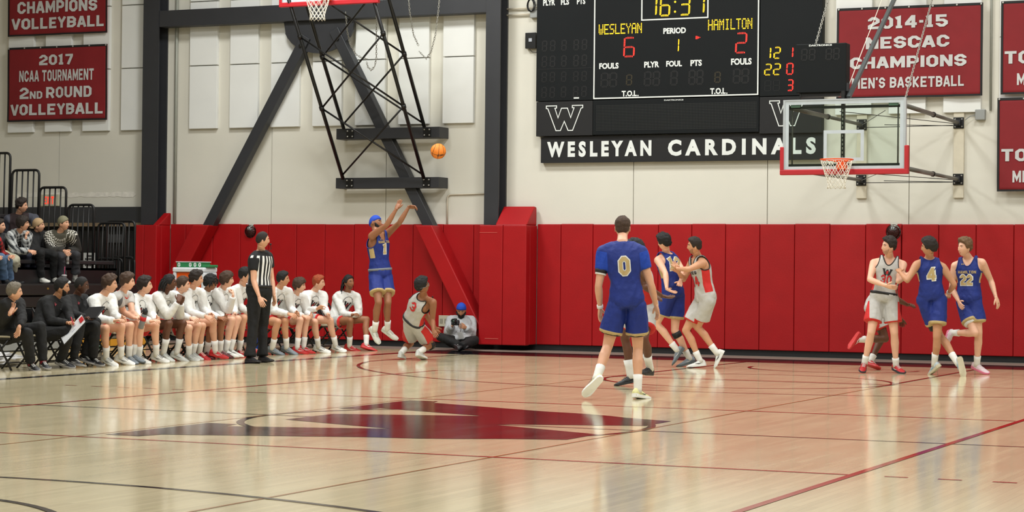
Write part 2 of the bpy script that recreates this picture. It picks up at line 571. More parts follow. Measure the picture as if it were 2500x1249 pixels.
# red wall pads, one by one; two of them are cut out round a caged signal
def pad(x0, x1, notch=None):
    g = .003
    y0, y1 = WY - .07, WY - .002
    b = MB()
    zt = 2.22 + random.uniform(-.006, .006)
    if notch is None:
        b.box(x0 + g, x1 - g, y0, y1, .1, zt)
    else:
        cx, cz, r = notch
        pl = [(x0 + g, .1), (x1 - g, .1), (x1 - g, zt), (min(cx + .06, x1 - g), zt)]
        for i in range(17):
            a = math.radians(62 - i * (304 / 16))
            px = cx + r * math.cos(a)
            pl.append((min(max(px, x0 + g), x1 - g), cz + r * math.sin(a)))
        pl += [(cx - .06, zt), (x0 + g, zt)]
        b.prism(pl, (0, y0, 0), (1, 0, 0), (0, 0, 1), (0, 1, 0), y1 - y0)
    return b.build('wall_pad', pad_red, wall_end, bevel=.012)
xs = [-14.13, -13.79] + [-13.185 + .605 * k for k in range(10)] + [-7.4]
for a, b in zip(xs[:-1], xs[1:]):
    pad(a, b, (-12.36, 2.08, .12) if a < -12.36 < b else None)
xs = [-6.5] + [-6.05 + .605 * k for k in range(24)]
for a, b in zip(xs[:-1], xs[1:]):
    pad(a, b, (-.14, 2.09, .125) if a < -.14 < b else None)

# white acoustic panels on the wall, 0.61 m wide on a 0.893 m pitch
for x in [-17.97 + .893 * k for k in range(4)] + [-13.74 + .893 * k for k in range(7)] + [-1.14, -.24, .66, 1.56, 2.46, 3.36]:
    for z0, z1 in ((4.03, 5.22), (5.235, 6.44), (6.455, 7.6)):
        w = .61 if not (-15.4 < x < -15.2) else .5
        MB().box(x, x + w, WY - .075, WY - .001, z0, z1 - .004).build('acoustic_panel', white_panel, wall_end, bevel=.006)

# peeling plaster band low on the wall at the left
rp_ = random.Random(4)
for k in range(9):
    x = -17.6 + k * .31 + rp_.uniform(-.05, .05)
    pl = [(x + .22 * math.cos(a) * rp_.uniform(.75, 1.2), 2.79 + .055 * math.sin(a) * rp_.uniform(.6, 1.2)) for a in [i * PI / 6 for i in range(12)]]
    MB().prism(pl, (0, WY - .004 - k * .0003, 0), (1, 0, 0), (0, 0, 1), (0, 1, 0), .004).build('plaster_patch', M('bare_plaster', (226, 222, 212), .9, var=.1, scale=14), wall_end)

# black opening at the left with a steel lintel
tr = MB().box(-22, -14.6, WY - .12, WY + .02, 2.24, 2.55).build('trim_1', steel_black)
tag(tr, 'black steel lintel over the dark opening left of the column', 'lintel', kind='structure')
tr = MB().box(-22, -14.6, WY - .2, WY - .12, 2.17, 2.24).build('trim_2', wood_trim)
tag(tr, 'thin brown ledge under the black lintel', 'ledge', kind='structure')
MB().box(-22, -14.6, WY - .02, WY, 0, 2.24).build('door_1', black_matte)
d = bpy.data.objects['door_1']
tag(d, 'black folding partition below the lintel', 'door', kind='structure')
for k in range(9):
    MB().box(-21.9 + k * .82, -21.12 + k * .82, WY - .05, WY - .02, .05, 2.1).build('door_panel', black_matte, d, bevel=.01)
for k in (-15.6, -16.9):
    MB().box(k, k + .4, WY - .11, WY - .05, 1.86, 2.02).build('hinge_plate', M('grey_plate', (60, 60, 62), .6), d)
MB().box(-16.36, -16.33, WY - .1, WY - .05, 0, 1.9).build('channel', M('dull_aluminium', (92, 90, 84), .5), d)
sg = MB().box(-16.13, -15.86, WY - .058, WY - .051, 1.36, 1.66).build('paper_notice', M('paper', (190, 190, 188), .8))
tag(sg, 'white printed paper notice on the black partition behind the rail', 'notice')
pb = MB()
for i, (w, z) in enumerate(((.12, 1.60), (.19, 1.54), (.16, 1.48), (.19, 1.42))):
    for j in range(int(w / .03)):
        pb.box(-15.995 - w / 2 + j * .03, -15.995 - w / 2 + j * .03 + .022, WY - .062, WY - .058, z - .02, z + .018)
pb.build('print', black_matte, sg)

# ------------------------------------------------------------------ braced steel frame with padded feet
frame = thing('braced_frame', 'charcoal steel braced frame with chevron struts against the wall', 'steel frame', (-10.9, 16.95, 0))
FB = (-10.9, 16.95, 0)
for x0, x1 in ((-14.62, -14.27), (-7.415, -7.135)):
    b = MB().box(x0, x1, 16.83, 16.86, 2.2, 11.4).box(x0, x1, 17.13, 17.165, 2.2, 11.4).box((x0 + x1) / 2 - .012, (x0 + x1) / 2 + .012, 16.86, 17.13, 2.2, 11.4)
    b.build('column', steel_black, frame, base=FB)
MB().box(-14.27, -7.415, 16.84, 17.08, 5.96, 6.27).build('beam', steel_black, frame, base=FB, bevel=.008)
def brace(a, b, w, y0, y1, name, m, bev=.01):
    a, b = Vector((a[0], (y0 + y1) / 2, a[1])), Vector((b[0], (y0 + y1) / 2, b[1]))
    d = (b - a).normalized()
    return MB().obox((a + b) / 2, d.cross(Vector((0, 1, 0))), (0, 1, 0), d, w / 2, (y1 - y0) / 2, (b - a).length / 2).build(name, m, frame, base=FB, bevel=bev)
brace((-13.45, 1.7), (-11.1, 5.67), .2, 16.88, 17.06, 'brace', steel_black)
brace((-8.27, 1.7), (-10.52, 5.78), .2, 16.88, 17.06, 'brace', steel_black)
g = [(-.74, .02), (-.70, -.2)] + [(.76 * math.cos(a), -.60 * math.sin(a) + .02) for a in [math.radians(160 - 10 * i) for i in range(15)]] + [(.70, -.2), (.74, .02)]
MB().prism(g, (-10.85, 16.93, 5.94), (1, 0, 0), (0, 0, 1), (0, 1, 0), .05).build('gusset_plate', steel_black, frame, base=FB)
for x, z in ((-11.2, 5.5), (-10.42, 5.6)):
    MB().lathe([(.03, 0), (.03, .03), (.018, .04)], (x, 16.88, z), (0, -1, 0), 8).build('bolt', black_gloss, frame, base=FB)
# padding of the frame: columns and strut feet
for x0, x1, nm in ((-14.64, -14.13, 1), (-7.41, -6.5, 2)):
    cuts = [x0, -14.42, x1] if nm == 1 else [x0, -6.955, x1]
    for a, b in zip(cuts[:-1], cuts[1:]):
        MB().box(a + .002, b - .002, 16.63, 16.8, .09, 2.19).build('column_pad', pad_red, frame, base=FB, bevel=.015)
    MB().box(x1 - .06, x1, 16.8, 17.1, .1, 2.19).build('column_pad', pad_red, frame, base=FB, bevel=.01)
def brace_pad(top, bot, w):
    y0, y1 = 16.73, 17.09
    z1, z0 = 2.19, bot[1]
    sl = (top[0] - bot[0]) / (top[1] - bot[1])
    xa = top[0] + (z1 - top[1]) * sl
    xb = bot[0]
    MB().prism([(xb - w / 2, z0), (xb + w / 2, z0), (xa + w / 2, z1), (xa - w / 2, z1)], (0, y0, 0), (1, 0, 0), (0, 0, 1), (0, 1, 0), y1 - y0).build('strut_pad', pad_red, frame, base=FB, bevel=.02)
brace_pad((-13.22, 2.19), (-14.3, .35), .36)
brace_pad((-8.56, 2.19), (-7.55, .35), .34)
# loose vinyl flaps closing the pad tops
MB().prism([(16.66, 2.19), (17.12, 2.19), (17.12, 2.52), (17.02, 2.53)], (-7.12, 0, 0), (0, 1, 0), (0, 0, 1), (1, 0, 0), .6).build('vinyl_flap', pad_red, frame, base=FB, bevel=.02)
MB().prism([(16.7, 2.19), (17.12, 2.19), (17.12, 2.43), (17.08, 2.43)], (-14.27, 0, 0), (0, 1, 0), (0, 0, 1), (1, 0, 0), .14).build('vinyl_flap', pad_red, frame, base=FB, bevel=.015)
# taped seams and scuffs on the column pad
tape = M('tape_edge', (205, 96, 84), .6)
MB().box(-7.40, -7.06, 16.625, 16.63, 2.055, 2.062).build('tape', tape, frame, base=FB)
MB().box(-7.28, -7.02, 16.625, 16.63, .195, .205).build('tape', tape, frame, base=FB)

# conduits, junction boxes
cond = M('painted_conduit', (204, 196, 178), .5)
def fillet(pts, r=.08):
    out = [Vector(pts[0])]
    for i in range(1, len(pts) - 1):
        p, a, b = Vector(pts[i]), Vector(pts[i - 1]), Vector(pts[i + 1])
        d0, d1 = (a - p).normalized(), (b - p).normalized()
        for k in range(6):
            t = k / 5
            out.append((p + d0 * r) * (1 - t) ** 2 + p * (2 * t * (1 - t)) + (p + d1 * r) * t * t)
    out.append(Vector(pts[-1]))
    return out
tag(MB().tube(fillet([(-8.29, WY - .02, 2.22), (-8.29, WY - .02, 2.75), (-7.42, WY - .02, 2.77)]), .016, 6).build('conduit', cond, smooth=True), 'cream conduit bending up from the red pads beside the right strut', 'conduit')
tag(MB().tube(fillet([(-14.05, WY - .05, 2.23), (-14.05, WY - .05, 7.5)]), .03, 6).build('conduit', M('grey_conduit', (150, 152, 142), .45), smooth=True), 'grey vertical conduit right of the left steel column', 'conduit')
tag(MB().tube(fillet([(1.42, WY - .03, 4.05), (1.42, WY - .03, 7.5)]), .02, 6).build('conduit', M('grey_conduit', (150, 152, 142), .45), smooth=True), 'thin grey conduit beside the tall red banner', 'conduit')
b = MB().box(1.18, 1.34, WY - .09, WY, 3.9, 4.07).build('junction_box', M('galvanised', (150, 152, 150), .45, .6), bevel=.01)
tag(b, 'small grey junction box below the red banner at right', 'junction box')
MB().tube([(1.18, WY - .05, 3.98), (1.1, WY - .08, 3.96), (1.02, WY - .1, 3.9)], .008, 5).build('cable', M('galvanised', (150, 152, 150), .45, .6), b)
b = MB().box(-8.40, -8.20, WY - .1, WY - .065, .38, .58).build('floor_socket', M('beige_plate', (196, 190, 168), .5), bevel=.006)
tag(b, 'beige double wall socket low on the red pads beside the photographer', 'socket')
for dx in (-.045, .045):
    MB().box(-8.3 + dx - .028, -8.3 + dx + .028, WY - .106, WY - .1, .44, .52).build('outlet', M('socket_face', (150, 146, 130), .5), b)
# caged signals
cage = M('cage_wire', (60, 26, 24), .4, .5)
for cx, cz, lb in ((-12.36, 2.08, 'round caged wall horn set in the red pads left of the referee'), (-.14, 2.09, 'round caged wall horn in the red pads above the player in grey 30')):
    t = thing('caged_horn', lb, 'wall horn', (cx, WY - .05, cz))
    bs = (cx, WY - .05, cz)
    MB().lathe([(.1, 0), (.1, .03), (.085, .06), (.04, .075)], (cx, WY - .03, cz), (0, -1, 0), 20).build('horn', M('horn_body', (70, 28, 26), .4), t, True, base=bs)
    MB().lathe([(.05, 0), (.045, .06), (.02, .075)], (cx, WY - .06, cz + .05), (0, -1, 0), 12).build('strobe', M('strobe_lens', (150, 160, 160), .2), t, True, base=bs)
    for k in range(6):
        a = k * PI / 6
        MB().tube([(cx + .12 * math.cos(a), WY - .06, cz + .12 * math.sin(a)), (cx + .07 * math.cos(a), WY - .14, cz + .07 * math.sin(a)), (cx - .07 * math.cos(a), WY - .14, cz - .07 * math.sin(a)), (cx - .12 * math.cos(a), WY - .06, cz - .12 * math.sin(a))], .005, 5).build('cage_wire', cage, t, True, base=bs)
    for r_, yy in ((.12, .06), (.09, .12)):
        MB().tube([(cx + r_ * math.cos(i * PI / 10), WY - yy, cz + r_ * math.sin(i * PI / 10)) for i in range(20)], .005, 5, True).build('cage_ring', cage, t, True, base=bs)
# exit sign
t = thing('exit_sign', 'beige EXIT sign with red letters on the wall behind the railings', 'exit sign', (-16.94, WY, 2.56))
MB().box(-17.16, -16.72, WY - .09, WY, 2.57, 2.8).build('housing', M('exit_housing', (188, 184, 160), .5), t, bevel=.01, base=(-16.94, WY, 2.56))
eb = MB()
sign_text(eb, block_geo('E'), -17.06, -17.0, 2.61, 2.76, WY - .095)
sign_text(eb, block_geo('I'), -16.92, -16.9, 2.61, 2.76, WY - .095)
sign_text(eb, block_geo('T'), -16.88, -16.82, 2.61, 2.76, WY - .095)
sign_text(eb, ([(0, 0), (.25, 0), (1, 1), (.75, 1), (.75, 0), (1, 0), (.25, 1), (0, 1)], [(0, 1, 2, 3), (4, 5, 6, 7)]), -16.985, -16.935, 2.61, 2.76, WY - .095)
eb.build('exit_letters', M('exit_red', (255, 60, 40), .5, emit=1.0), t, base=(-16.94, WY, 2.56))

# ================================================================== scoreboard
sb_black = M('scoreboard_black', (13, 17, 19), .55, var=.05, scale=2, spec=.2)
sb_char = M('panel_charcoal', (34, 34, 35), .6, spec=.25)
sb_white = M('sign_white', (222, 226, 224), .5)
led_amber = M('led_amber', (255, 196, 22), .5, var=0, emit=1.6)
led_red = M('led_red', (255, 48, 36), .5, var=0, emit=1.8)
led_off = M('led_off', (34, 33, 34), .4, var=0)
SY = 17.0
sb = thing('scoreboard', 'large black electronic scoreboard with amber and red digits on the end wall', 'scoreboard', (-3.9, WY, 3.74))
SBB = (-3.9, WY, 3.74)
cab_l = MB().box(-6.51, -5.432, SY, WY - .01, 4.372, 7.6).build('stats_cabinet', sb_black, sb, base=SBB, bevel=.008)
cab_c = MB().box(-5.428, -2.424, SY - .01, WY - .01, 4.376, 7.6).build('main_cabinet', sb_black, sb, base=SBB, bevel=.008)
cab_r = MB().box(-2.42, -1.342, SY, WY - .01, 4.36, 7.6).build('stats_cabinet', sb_black, sb, base=SBB, bevel=.008)
cab_m = MB().box(-5.428, -2.424, SY, WY - .01, 3.765, 4.366).build('message_cabinet', sb_black, sb, base=SBB, bevel=.006)
lg_l = MB().box(-6.505, -5.436, SY + .01, WY - .01, 3.76, 4.364).build('logo_panel', sb_char, sb, base=SBB, bevel=.006)
lg_r = MB().box(-2.42, -1.342, SY + .01, WY - .01, 3.735, 4.352).build('logo_panel', sb_char, sb, base=SBB, bevel=.006)
# message matrix: a grid of unlit pixels
mm = MB()
for i in range(110):
    for j in range(17):
        x, z = -5.36 + i * .0264, 3.84 + j * .0264
        mm.add([(x, SY - .002, z), (x + .012, SY - .002, z), (x + .012, SY - .002, z + .012), (x, SY - .002, z + .012)], [(0, 1, 2, 3)])
tag(mm.build('pixel_matrix', M('matrix_off', (48, 48, 46), .4, var=0), cab_m, base=SBB, normals=False), kind='stuff')
# white outlines
ol = MB()
y0, y1 = SY - .018, SY - .008
for a in ((-5.418, -5.396, 4.386, 7.5), (-2.455, -2.433, 4.386, 7.5), (-5.396, -2.455, 4.386, 4.408), (-4.545, -4.523, 5.715, 6.3), (-3.35, -3.328, 5.715, 6.3), (-4.523, -3.35, 5.715, 5.737)):
    ol.box(a[0], a[1], y0, y1, a[2], a[3])
ol.build('outline', sb_white, cab_c, base=SBB)
def disc(mb, x, z, r, y, n=6):
    mb.add([(x + r * math.cos(2 * PI * i / n), y, z + r * math.sin(2 * PI * i / n)) for i in range(n)], [tuple(range(n))])
SEG = {'0': 'abcdef', '1': 'bc', '2': 'abged', '3': 'abgcd', '4': 'fgbc', '5': 'afgcd', '6': 'afgecd', '7': 'abc', '8': 'abcdefg'}
def digit(ch, x0, x1, z0, z1, y, m, parent, nh=6, nv=8, name='digit', rows=2, base=SBB):
    mb = MB()
    zm = (z0 + z1) / 2
    sl = (z1 - z0) * .03
    S = {'a': ((x0, z1), (x1, z1)), 'g': ((x0, zm), (x1, zm)), 'd': ((x0, z0), (x1, z0)), 'f': ((x0, zm), (x0, z1)), 'b': ((x1, zm), (x1, z1)), 'e': ((x0, z0), (x0, zm)), 'c': ((x1, z0), (x1, zm))}
    pitch = (z1 - z0) / 2 / (nv + 1)
    for s_ in SEG[ch]:
        (ax, az), (bx, bz) = S[s_]
        n = nh if s_ in 'agd' else nv
        for i in range(n):
            t = (i + .9) / (n + .8)
            for k in range(rows):
                o = (k - (rows - 1) / 2) * pitch * .9
                if rows > 1 and i in (0, n - 1) and k == 1 and rows == 2:
                    o *= .3
                x, z = ax + (bx - ax) * t, az + (bz - az) * t
                if s_ in 'agd': z += o
                else: x += o
                disc(mb, x + (z - zm) * .04, z, pitch * .44, y)
    return mb.build(name, m, parent, base=base, normals=False)
yd = SY - .014
for ch, r_ in (('1', (-4.42, -4.27, 5.80, 6.15)), ('6', (-4.19, -4.03, 5.79, 6.14)), ('3', (-3.83, -3.67, 5.79, 6.14)), ('7', (-3.57, -3.41, 5.805, 6.15))):
    digit(ch, *r_, yd, led_amber, cab_c)
dt = MB()
disc(dt, -3.93, 5.847, .018, yd, 10)
disc(dt, -3.93, 6.015, .018, yd, 10)
dt.build('colon', led_amber, cab_c, base=SBB, normals=False)
digit('6', -4.85, -4.67, 5.11, 5.43, yd, led_red, cab_c)
digit('2', -2.83, -2.655, 5.11, 5.435, yd, led_red, cab_c)
digit('1', -3.95, -3.86, 5.165, 5.38, yd, led_amber, cab_c)
ar = MB()
for i in range(7):
    for j in range(-3, 4):
        if abs(j) <= 3 - i * .5 and (i > 1 or abs(j) < 3):
            disc(ar, -3.55 + i * .013, 5.39 + j * .011, .005, yd)
ar.build('possession_arrow', led_red, cab_c, base=SBB, normals=False)
F57 = {'W': '10001 10001 10001 10101 10101 10101 01010', 'E': '11111 10000 10000 11110 10000 10000 11111', 'S': '01111 10000 10000 01110 00001 00001 11110',
       'L': '10000 10000 10000 10000 10000 10000 11111', 'Y': '10001 10001 01010 00100 00100 00100 00100', 'A': '01110 10001 10001 11111 10001 10001 10001',
       'N': '10001 11001 10101 10101 10011 10001 10001', 'H': '10001 10001 10001 11111 10001 10001 10001', 'M': '10001 11011 10101 10101 10001 10001 10001',
       'I': '01110 00100 00100 00100 00100 00100 01110', 'T': '11111 00100 00100 00100 00100 00100 00100', 'O': '01110 10001 10001 10001 10001 10001 01110'}
def dots(word, x0, x1, z0, z1):
    n = len(word) * 6 - 1
    px_, pz = (x1 - x0) / (n - 1), (z1 - z0) / 6
    for k, ch in enumerate(word):
        mb = MB()
        for r_, row in enumerate(F57[ch].split()):
            for c_, v in enumerate(row):
                if v == '1':
                    disc(mb, x0 + (k * 6 + c_) * px_, z1 - r_ * pz, px_ * .62, yd)
        mb.build('led_letter', led_amber, cab_c, base=SBB, normals=False)
dots('WESLEYAN', -5.32, -4.54, 5.515, 5.67)
dots('HAMILTON', -3.325, -2.56, 5.515, 5.675)
def cap(txt, r_, parent, y, m=sb_white, bold=.04, name='caption', base=SBB):
    mb = MB()
    sign_text(mb, text_geo(txt, bold), *r_, y)
    return mb.build(name, m, parent, base=base, normals=False)
for txt, r_ in (('PERIOD', (-4.139, -3.73, 5.472, 5.574)), ('FOULS', (-5.313, -4.952, 4.905, 5.008)), ('PLYR', (-4.482, -4.208, 4.905, 5.008)), ('FOUL', (-4.081, -3.795, 4.908, 5.009)),
                ('PTS', (-3.642, -3.438, 4.906, 5.012)), ('FOULS', (-2.919, -2.557, 4.902, 5.013)), ('T.O.L.', (-4.891, -4.58, 4.419, 4.518)), ('T.O.L.', (-3.285, -2.978, 4.418, 4.522))):
    if txt == 'T.O.L.':
        w_ = r_[1] - r_[0]
        cap('T.O.L', (r_[0], r_[0] + w_ * .9, r_[2], r_[3]), cab_c, yd)
        MB().box(r_[0] + w_ * .935, r_[1], yd, yd + .003, r_[2], r_[2] + .02).build('caption_stop', sb_white, cab_c, base=SBB)
    else:
        cap(txt, r_, cab_c, yd)
cap('DAKTRONICS', (-4.115, -3.766, 4.328, 4.35), cab_m, SY - .004, bold=.03)
for txt, r_ in (('PLYR', (-6.389, -6.161, 6.052, 6.155)), ('FLS', (-6.05, -5.895, 6.052, 6.153)), ('PTS', (-5.748, -5.589, 6.05, 6.151))):
    cap(txt, r_, cab_l, SY - .004)
for i, (z0, z1) in enumerate(((5.26, 5.43), (4.98, 5.16), (4.715, 4.875), (4.44, 4.615))):
    for x in (-6.40, -6.245, -6.03, -5.8, -5.645):
        digit('8', x + .008, x + .088, z0, z1, SY - .004, led_off, cab_l, 4, 5)
for x0, x1 in ((-5.27, -5.15), (-5.11, -4.99), (-4.47, -4.36), (-4.31, -4.2), (-3.99, -3.88), (-3.66, -3.56), (-3.52, -3.42), (-2.87, -2.76), (-2.72, -2.61)):
    digit('8', x0, x1, 4.6, 4.83, yd, led_off, cab_c, 4, 5)
for x0, x1 in ((-4.80, -4.71), (-3.2, -3.11)):
    digit('8', x0, x1, 4.62, 4.79, yd, M('led_off_amber', (70, 62, 42), .4, var=0), cab_c, 4, 5)
ln = MB().box(-6.48, -5.46, SY - .004, SY, 4.93, 4.94)
ln.build('panel_joint', sb_char, cab_l, base=SBB)
MB().box(-5.79, -5.69, SY - .004, SY, 4.405, 4.428).build('maker_plate', sb_white, cab_l, base=SBB)
for ch, r_, m in (('1', (-2.32, -2.23, 4.995, 5.178), led_amber), ('2', (-2.165, -2.065, 4.995, 5.175), led_amber), ('1', (-1.93, -1.845, 5.0, 5.17), led_red), ('2', (-2.325, -2.22, 4.722, 4.897), led_amber),
                  ('2', (-2.17, -2.062, 4.722, 4.9), led_amber), ('0', (-1.942, -1.842, 4.722, 4.9), led_red), ('3', (-1.93, -1.84, 4.45, 4.625), led_red), ('8', (-2.325, -2.22, 4.452, 4.622), led_off), ('8', (-2.175, -2.07, 4.455, 4.625), led_off)):
    digit(ch, *r_, SY - .004, m, cab_r, 4, 5, rows=1 if m is led_off else 2)
# slab serif W emblem: black letter with a white keyline
WU = [(p[0] / 2.74, p[1] / 1.75) for p in WP]
def w_emblem(cx, cz, hw, hh, y, parent):
    k = MB()
    pts = [Vector((cx + u * hw, cz + v * hh)) for u, v in WU]
    a, f_ = ribbon(pts + [pts[0]], .016)
    k.add([(p.x, y, p.y) for p in a], f_)
    k.build('keyline', sb_white, parent, base=SBB, normals=False)
    k = MB().add([(p.x, y + .002, p.y) for p in pts], [tuple(range(len(pts)))])
    k.build('letter_w', M('emblem_black', (14, 14, 15), .5), parent, base=SBB, normals=False)
w_emblem(-5.966, 4.066, .345, .222, SY + .004, lg_l)
w_emblem(-1.94, 4.066, .30, .215, SY + .004, lg_r)
# long name board below
ns = thing('name_board', 'long charcoal board reading WESLEYAN CARDINALS in white capitals under the scoreboard', 'sign', (-3.88, WY, 3.29))
NB = (-3.88, WY, 3.29)
for a, b in ((-6.43, -4.74), (-4.738, -3.04), (-3.038, -1.335)):
    MB().box(a, b, WY - .11, WY - .01, 3.295, 3.748).build('board', sb_char, ns, base=NB)
cap('W E S L E Y A N', (-6.31, -4.36, 3.39, 3.665), ns, WY - .115, bold=.05, name='word', base=NB)
cap('C A R D I N A L S', (-4.06, -1.45, 3.385, 3.665), ns, WY - .115, bold=.05, name='word', base=NB)
# little box, pipes and cable coil left of the scoreboard
b = MB().box(-6.76, -6.56, WY - .1, WY, 5.32, 5.6).build('network_box', black_gloss, bevel=.006)
tag(b, 'small black wall box with a pale badge left of the scoreboard', 'wall box')
MB().box(-6.69, -6.63, WY - .104, WY - .1, 5.44, 5.5).build('badge', M('badge_grey', (170, 175, 185), .5), b)
MB().tube([(-6.7, WY - .05, 5.32), (-6.64, WY - .06, 5.26), (-6.56, WY - .06, 5.25), (-6.5, WY - .05, 5.3)], .006, 5).build('cable', black_gloss, b)
for z, lb in ((6.04, 'upper'), (5.93, 'lower')):
    tag(MB().tube([(-7.14, WY - .05, z), (-6.5, WY - .05, z + .005)], .016, 6).build('conduit', cond, smooth=True), lb + ' of two short cream pipes between the steel column and the scoreboard', 'conduit')
tag(MB().box(-6.68, -6.52, WY - .09, WY, 5.86, 6.0).build('junction_box', M('galvanised', (150, 152, 150), .45, .6), bevel=.008), 'grey junction box touching the top left of the scoreboard', 'junction box')
tag(MB().tube([(-6.66 + .07 * math.cos(a) + .03 * math.sin(a * .13), WY - .12, 6.08 + .11 * math.sin(a)) for a in [i * .45 for i in range(60)]], .008, 5).build('cable_coil', black_gloss, smooth=True), 'coil of dark cable beside the scoreboard top', 'cable')

# ================================================================== banners
ban_red = M('banner_red', (126, 17, 25), .75, var=.06, scale=3, bump=.15, bscale=14)
ban_letter = M('banner_letter', (196, 196, 195), .8)
def banner(label, x0, x1, z0, z1, lines, amp=.012):
    t = thing('championship_banner', label, 'banner', ((x0 + x1) / 2, WY - .12, z0))
    bs = ((x0 + x1) / 2, WY - .12, z0)
    ph = random.uniform(0, 6)
    def wy(x, z):
        low = (z1 - z) / (z1 - z0)
        return WY - .15 - amp * (math.sin(x * 5.1 + ph) * (.3 + low) + .7 * math.sin(x * 11 + z * 3 + ph * 2) * low)
    nx, nz = 34, 20
    mb = MB()
    vs = [(x0 + (x1 - x0) * i / nx, wy(x0 + (x1 - x0) * i / nx, z0 + (z1 - z0) * j / nz), z0 + (z1 - z0) * j / nz) for j in range(nz + 1) for i in range(nx + 1)]
    fs = [(j * (nx + 1) + i, j * (nx + 1) + i + 1, (j + 1) * (nx + 1) + i + 1, (j + 1) * (nx + 1) + i) for j in range(nz) for i in range(nx)]
    mb.add(vs, fs)
    c = mb.build('cloth', ban_red, t, True, base=bs, normals=False)
    md = c.modifiers.new('solid', 'SOLIDIFY')
    md.thickness = .004
    e = MB()
    for i in range(nx):
        for za, zb in ((z0, z0 + .03), (z1 - .04, z1)):
            xa, xb = x0 + (x1 - x0) * i / nx, x0 + (x1 - x0) * (i + 1) / nx
            e.add([(xa, wy(xa, za) - .005, za), (xb, wy(xb, za) - .005, za), (xb, wy(xb, zb) - .005, zb), (xa, wy(xa, zb) - .005, zb)], [(0, 1, 2, 3)])
    for j in range(nz):
        za, zb = z0 + (z1 - z0) * j / nz, z0 + (z1 - z0) * (j + 1) / nz
        for xa, xb in ((x0, x0 + .035), (x1 - .035, x1)):
            e.add([(xa, wy(xa, za) - .005, za), (xb, wy(xb, za) - .005, za), (xb, wy(xb, zb) - .005, zb), (xa, wy(xa, zb) - .005, zb)], [(0, 1, 2, 3)])
    e.build('border', black_matte, t, base=bs, normals=False)
    n = 7
    for i in range(n):
        x = x0 + .03 + (x1 - x0 - .06) * i / (n - 1)
        MB().lathe([(.016, 0), (.016, .012), (.01, .016)], (x, wy(x, z1) - .004, z1 - .02), (0, -1, 0), 10).build('grommet', M('grommet_metal', (190, 190, 186), .35, .8), t, base=bs)
    for x in (x0 + .2, x1 - .2):
        MB().tube([(x, wy(x, z1) + .002, z1 - .02), (x, WY - .078, z1 - .005)], .006, 6).build('hook', M('grommet_metal', (190, 190, 186), .35, .8), t, base=bs)
    for (txt, a, b_, c_, d_) in lines:
        m = MB()
        gap = .75
        if txt == '2ND ROUND':
            wdt = b_ - a
            for s_, u0, u1, hh in (('2', 0, .125, 1), ('ND', .14, .315, .66), ('ROUND', .365, 1, 1)):
                sign_text(m, block_geo(s_), a + wdt * u0, a + wdt * u1, c_, c_ + (d_ - c_) * hh, lambda x, z: wy(x, z) - .012)
        else:
            sign_text(m, block_geo(txt, 1.15 if len(txt) > 12 else 1.3, .7), a, b_, c_, d_, lambda x, z: wy(x, z) - .012)
        m.build('lettering', ban_letter, t, base=bs, normals=False)
banner('red championship banner reading CHAMPIONS VOLLEYBALL, top left above another banner', -17.93, -15.58, 5.925, 7.4, [('CHAMPIONS', -17.69, -15.82, 6.36, 6.6), ('VOLLEYBALL', -17.83, -15.66, 6.05, 6.28)])
banner('red 2017 NCAA tournament 2nd round volleyball banner at the left', -17.93, -15.57, 4.238, 5.705, [('2017', -17.16, -16.36, 5.33, 5.55), ('NCAA TOURNAMENT', -17.63, -15.87, 5.01, 5.24), ('2ND ROUND', -17.61, -15.91, 4.68, 4.905), ('VOLLEYBALL', -17.85, -15.66, 4.355, 4.585)])
banner("red 2014-15 NESCAC champions men's basketball banner behind the shot clock", -1.1, 1.31, 4.285, 5.785, [('2014-15', -.576, .743, 5.42, 5.63), ('NESCAC', -.609, .769, 5.09, 5.288), ('CHAMPIONS', -.87, 1.05, 4.77, 4.965), ("MEN'S BASKETBALL", -.837, 1.013, 4.44, 4.63)])
banner('red banner cut off by the right edge of the photo, upper of two', 1.597, 3.99, 4.295, 5.79, [('TOURNAMENT', 1.66, 3.9, 4.775, 4.985), ("MEN'S BASKETBALL", 1.86, 3.75, 4.43, 4.635)])
banner('red banner cut off by the right edge of the photo, lower of two', 1.55, 3.95, 2.742, 4.24, [('TOURNAMENT', 1.62, 3.85, 3.215, 3.42), ("MEN'S BASKETBALL", 1.80, 3.7, 2.875, 3.08)])

# ================================================================== hoops
glass = bpy.data.materials.new('backboard_glass')
glass.use_nodes = True
gnt = glass.node_tree
gnt.nodes.remove(gnt.nodes['Principled BSDF'])
g_t = gnt.nodes.new('ShaderNodeBsdfTransparent')
g_t.inputs[0].default_value = (0.90, 0.955, 0.925, 1)
g_g = gnt.nodes.new('ShaderNodeBsdfGlossy')
g_g.inputs['Roughness'].default_value = 0.03
g_f = gnt.nodes.new('ShaderNodeFresnel')
g_f.inputs[0].default_value = 1.45
g_m = gnt.nodes.new('ShaderNodeMixShader')
gnt.links.new(g_f.outputs[0], g_m.inputs[0])
gnt.links.new(g_t.outputs[0], g_m.inputs[1])
gnt.links.new(g_g.outputs[0], g_m.inputs[2])
gnt.links.new(g_m.outputs[0], gnt.nodes['Material Output'].inputs[0])
board_white = M('board_white_print', (186, 195, 201), .45)
board_frame = M('board_frame', (176, 182, 186), .4, .2)
rim_orange = M('rim_orange', (232, 84, 22), .4)
net_white = M('net_cord', (226, 222, 208), .8)
grey_tube = M('grey_tube', (104, 102, 96), .45, .2)
pad_board = M('board_pad_red', (176, 26, 36), .5)
def ring(mb, c, r, tr, n=40, m=8, axis='z'):
    mb.tube([(c[0] + r * math.cos(2 * PI * i / n), c[1] + r * math.sin(2 * PI * i / n), c[2]) for i in range(n)], tr, m, True)
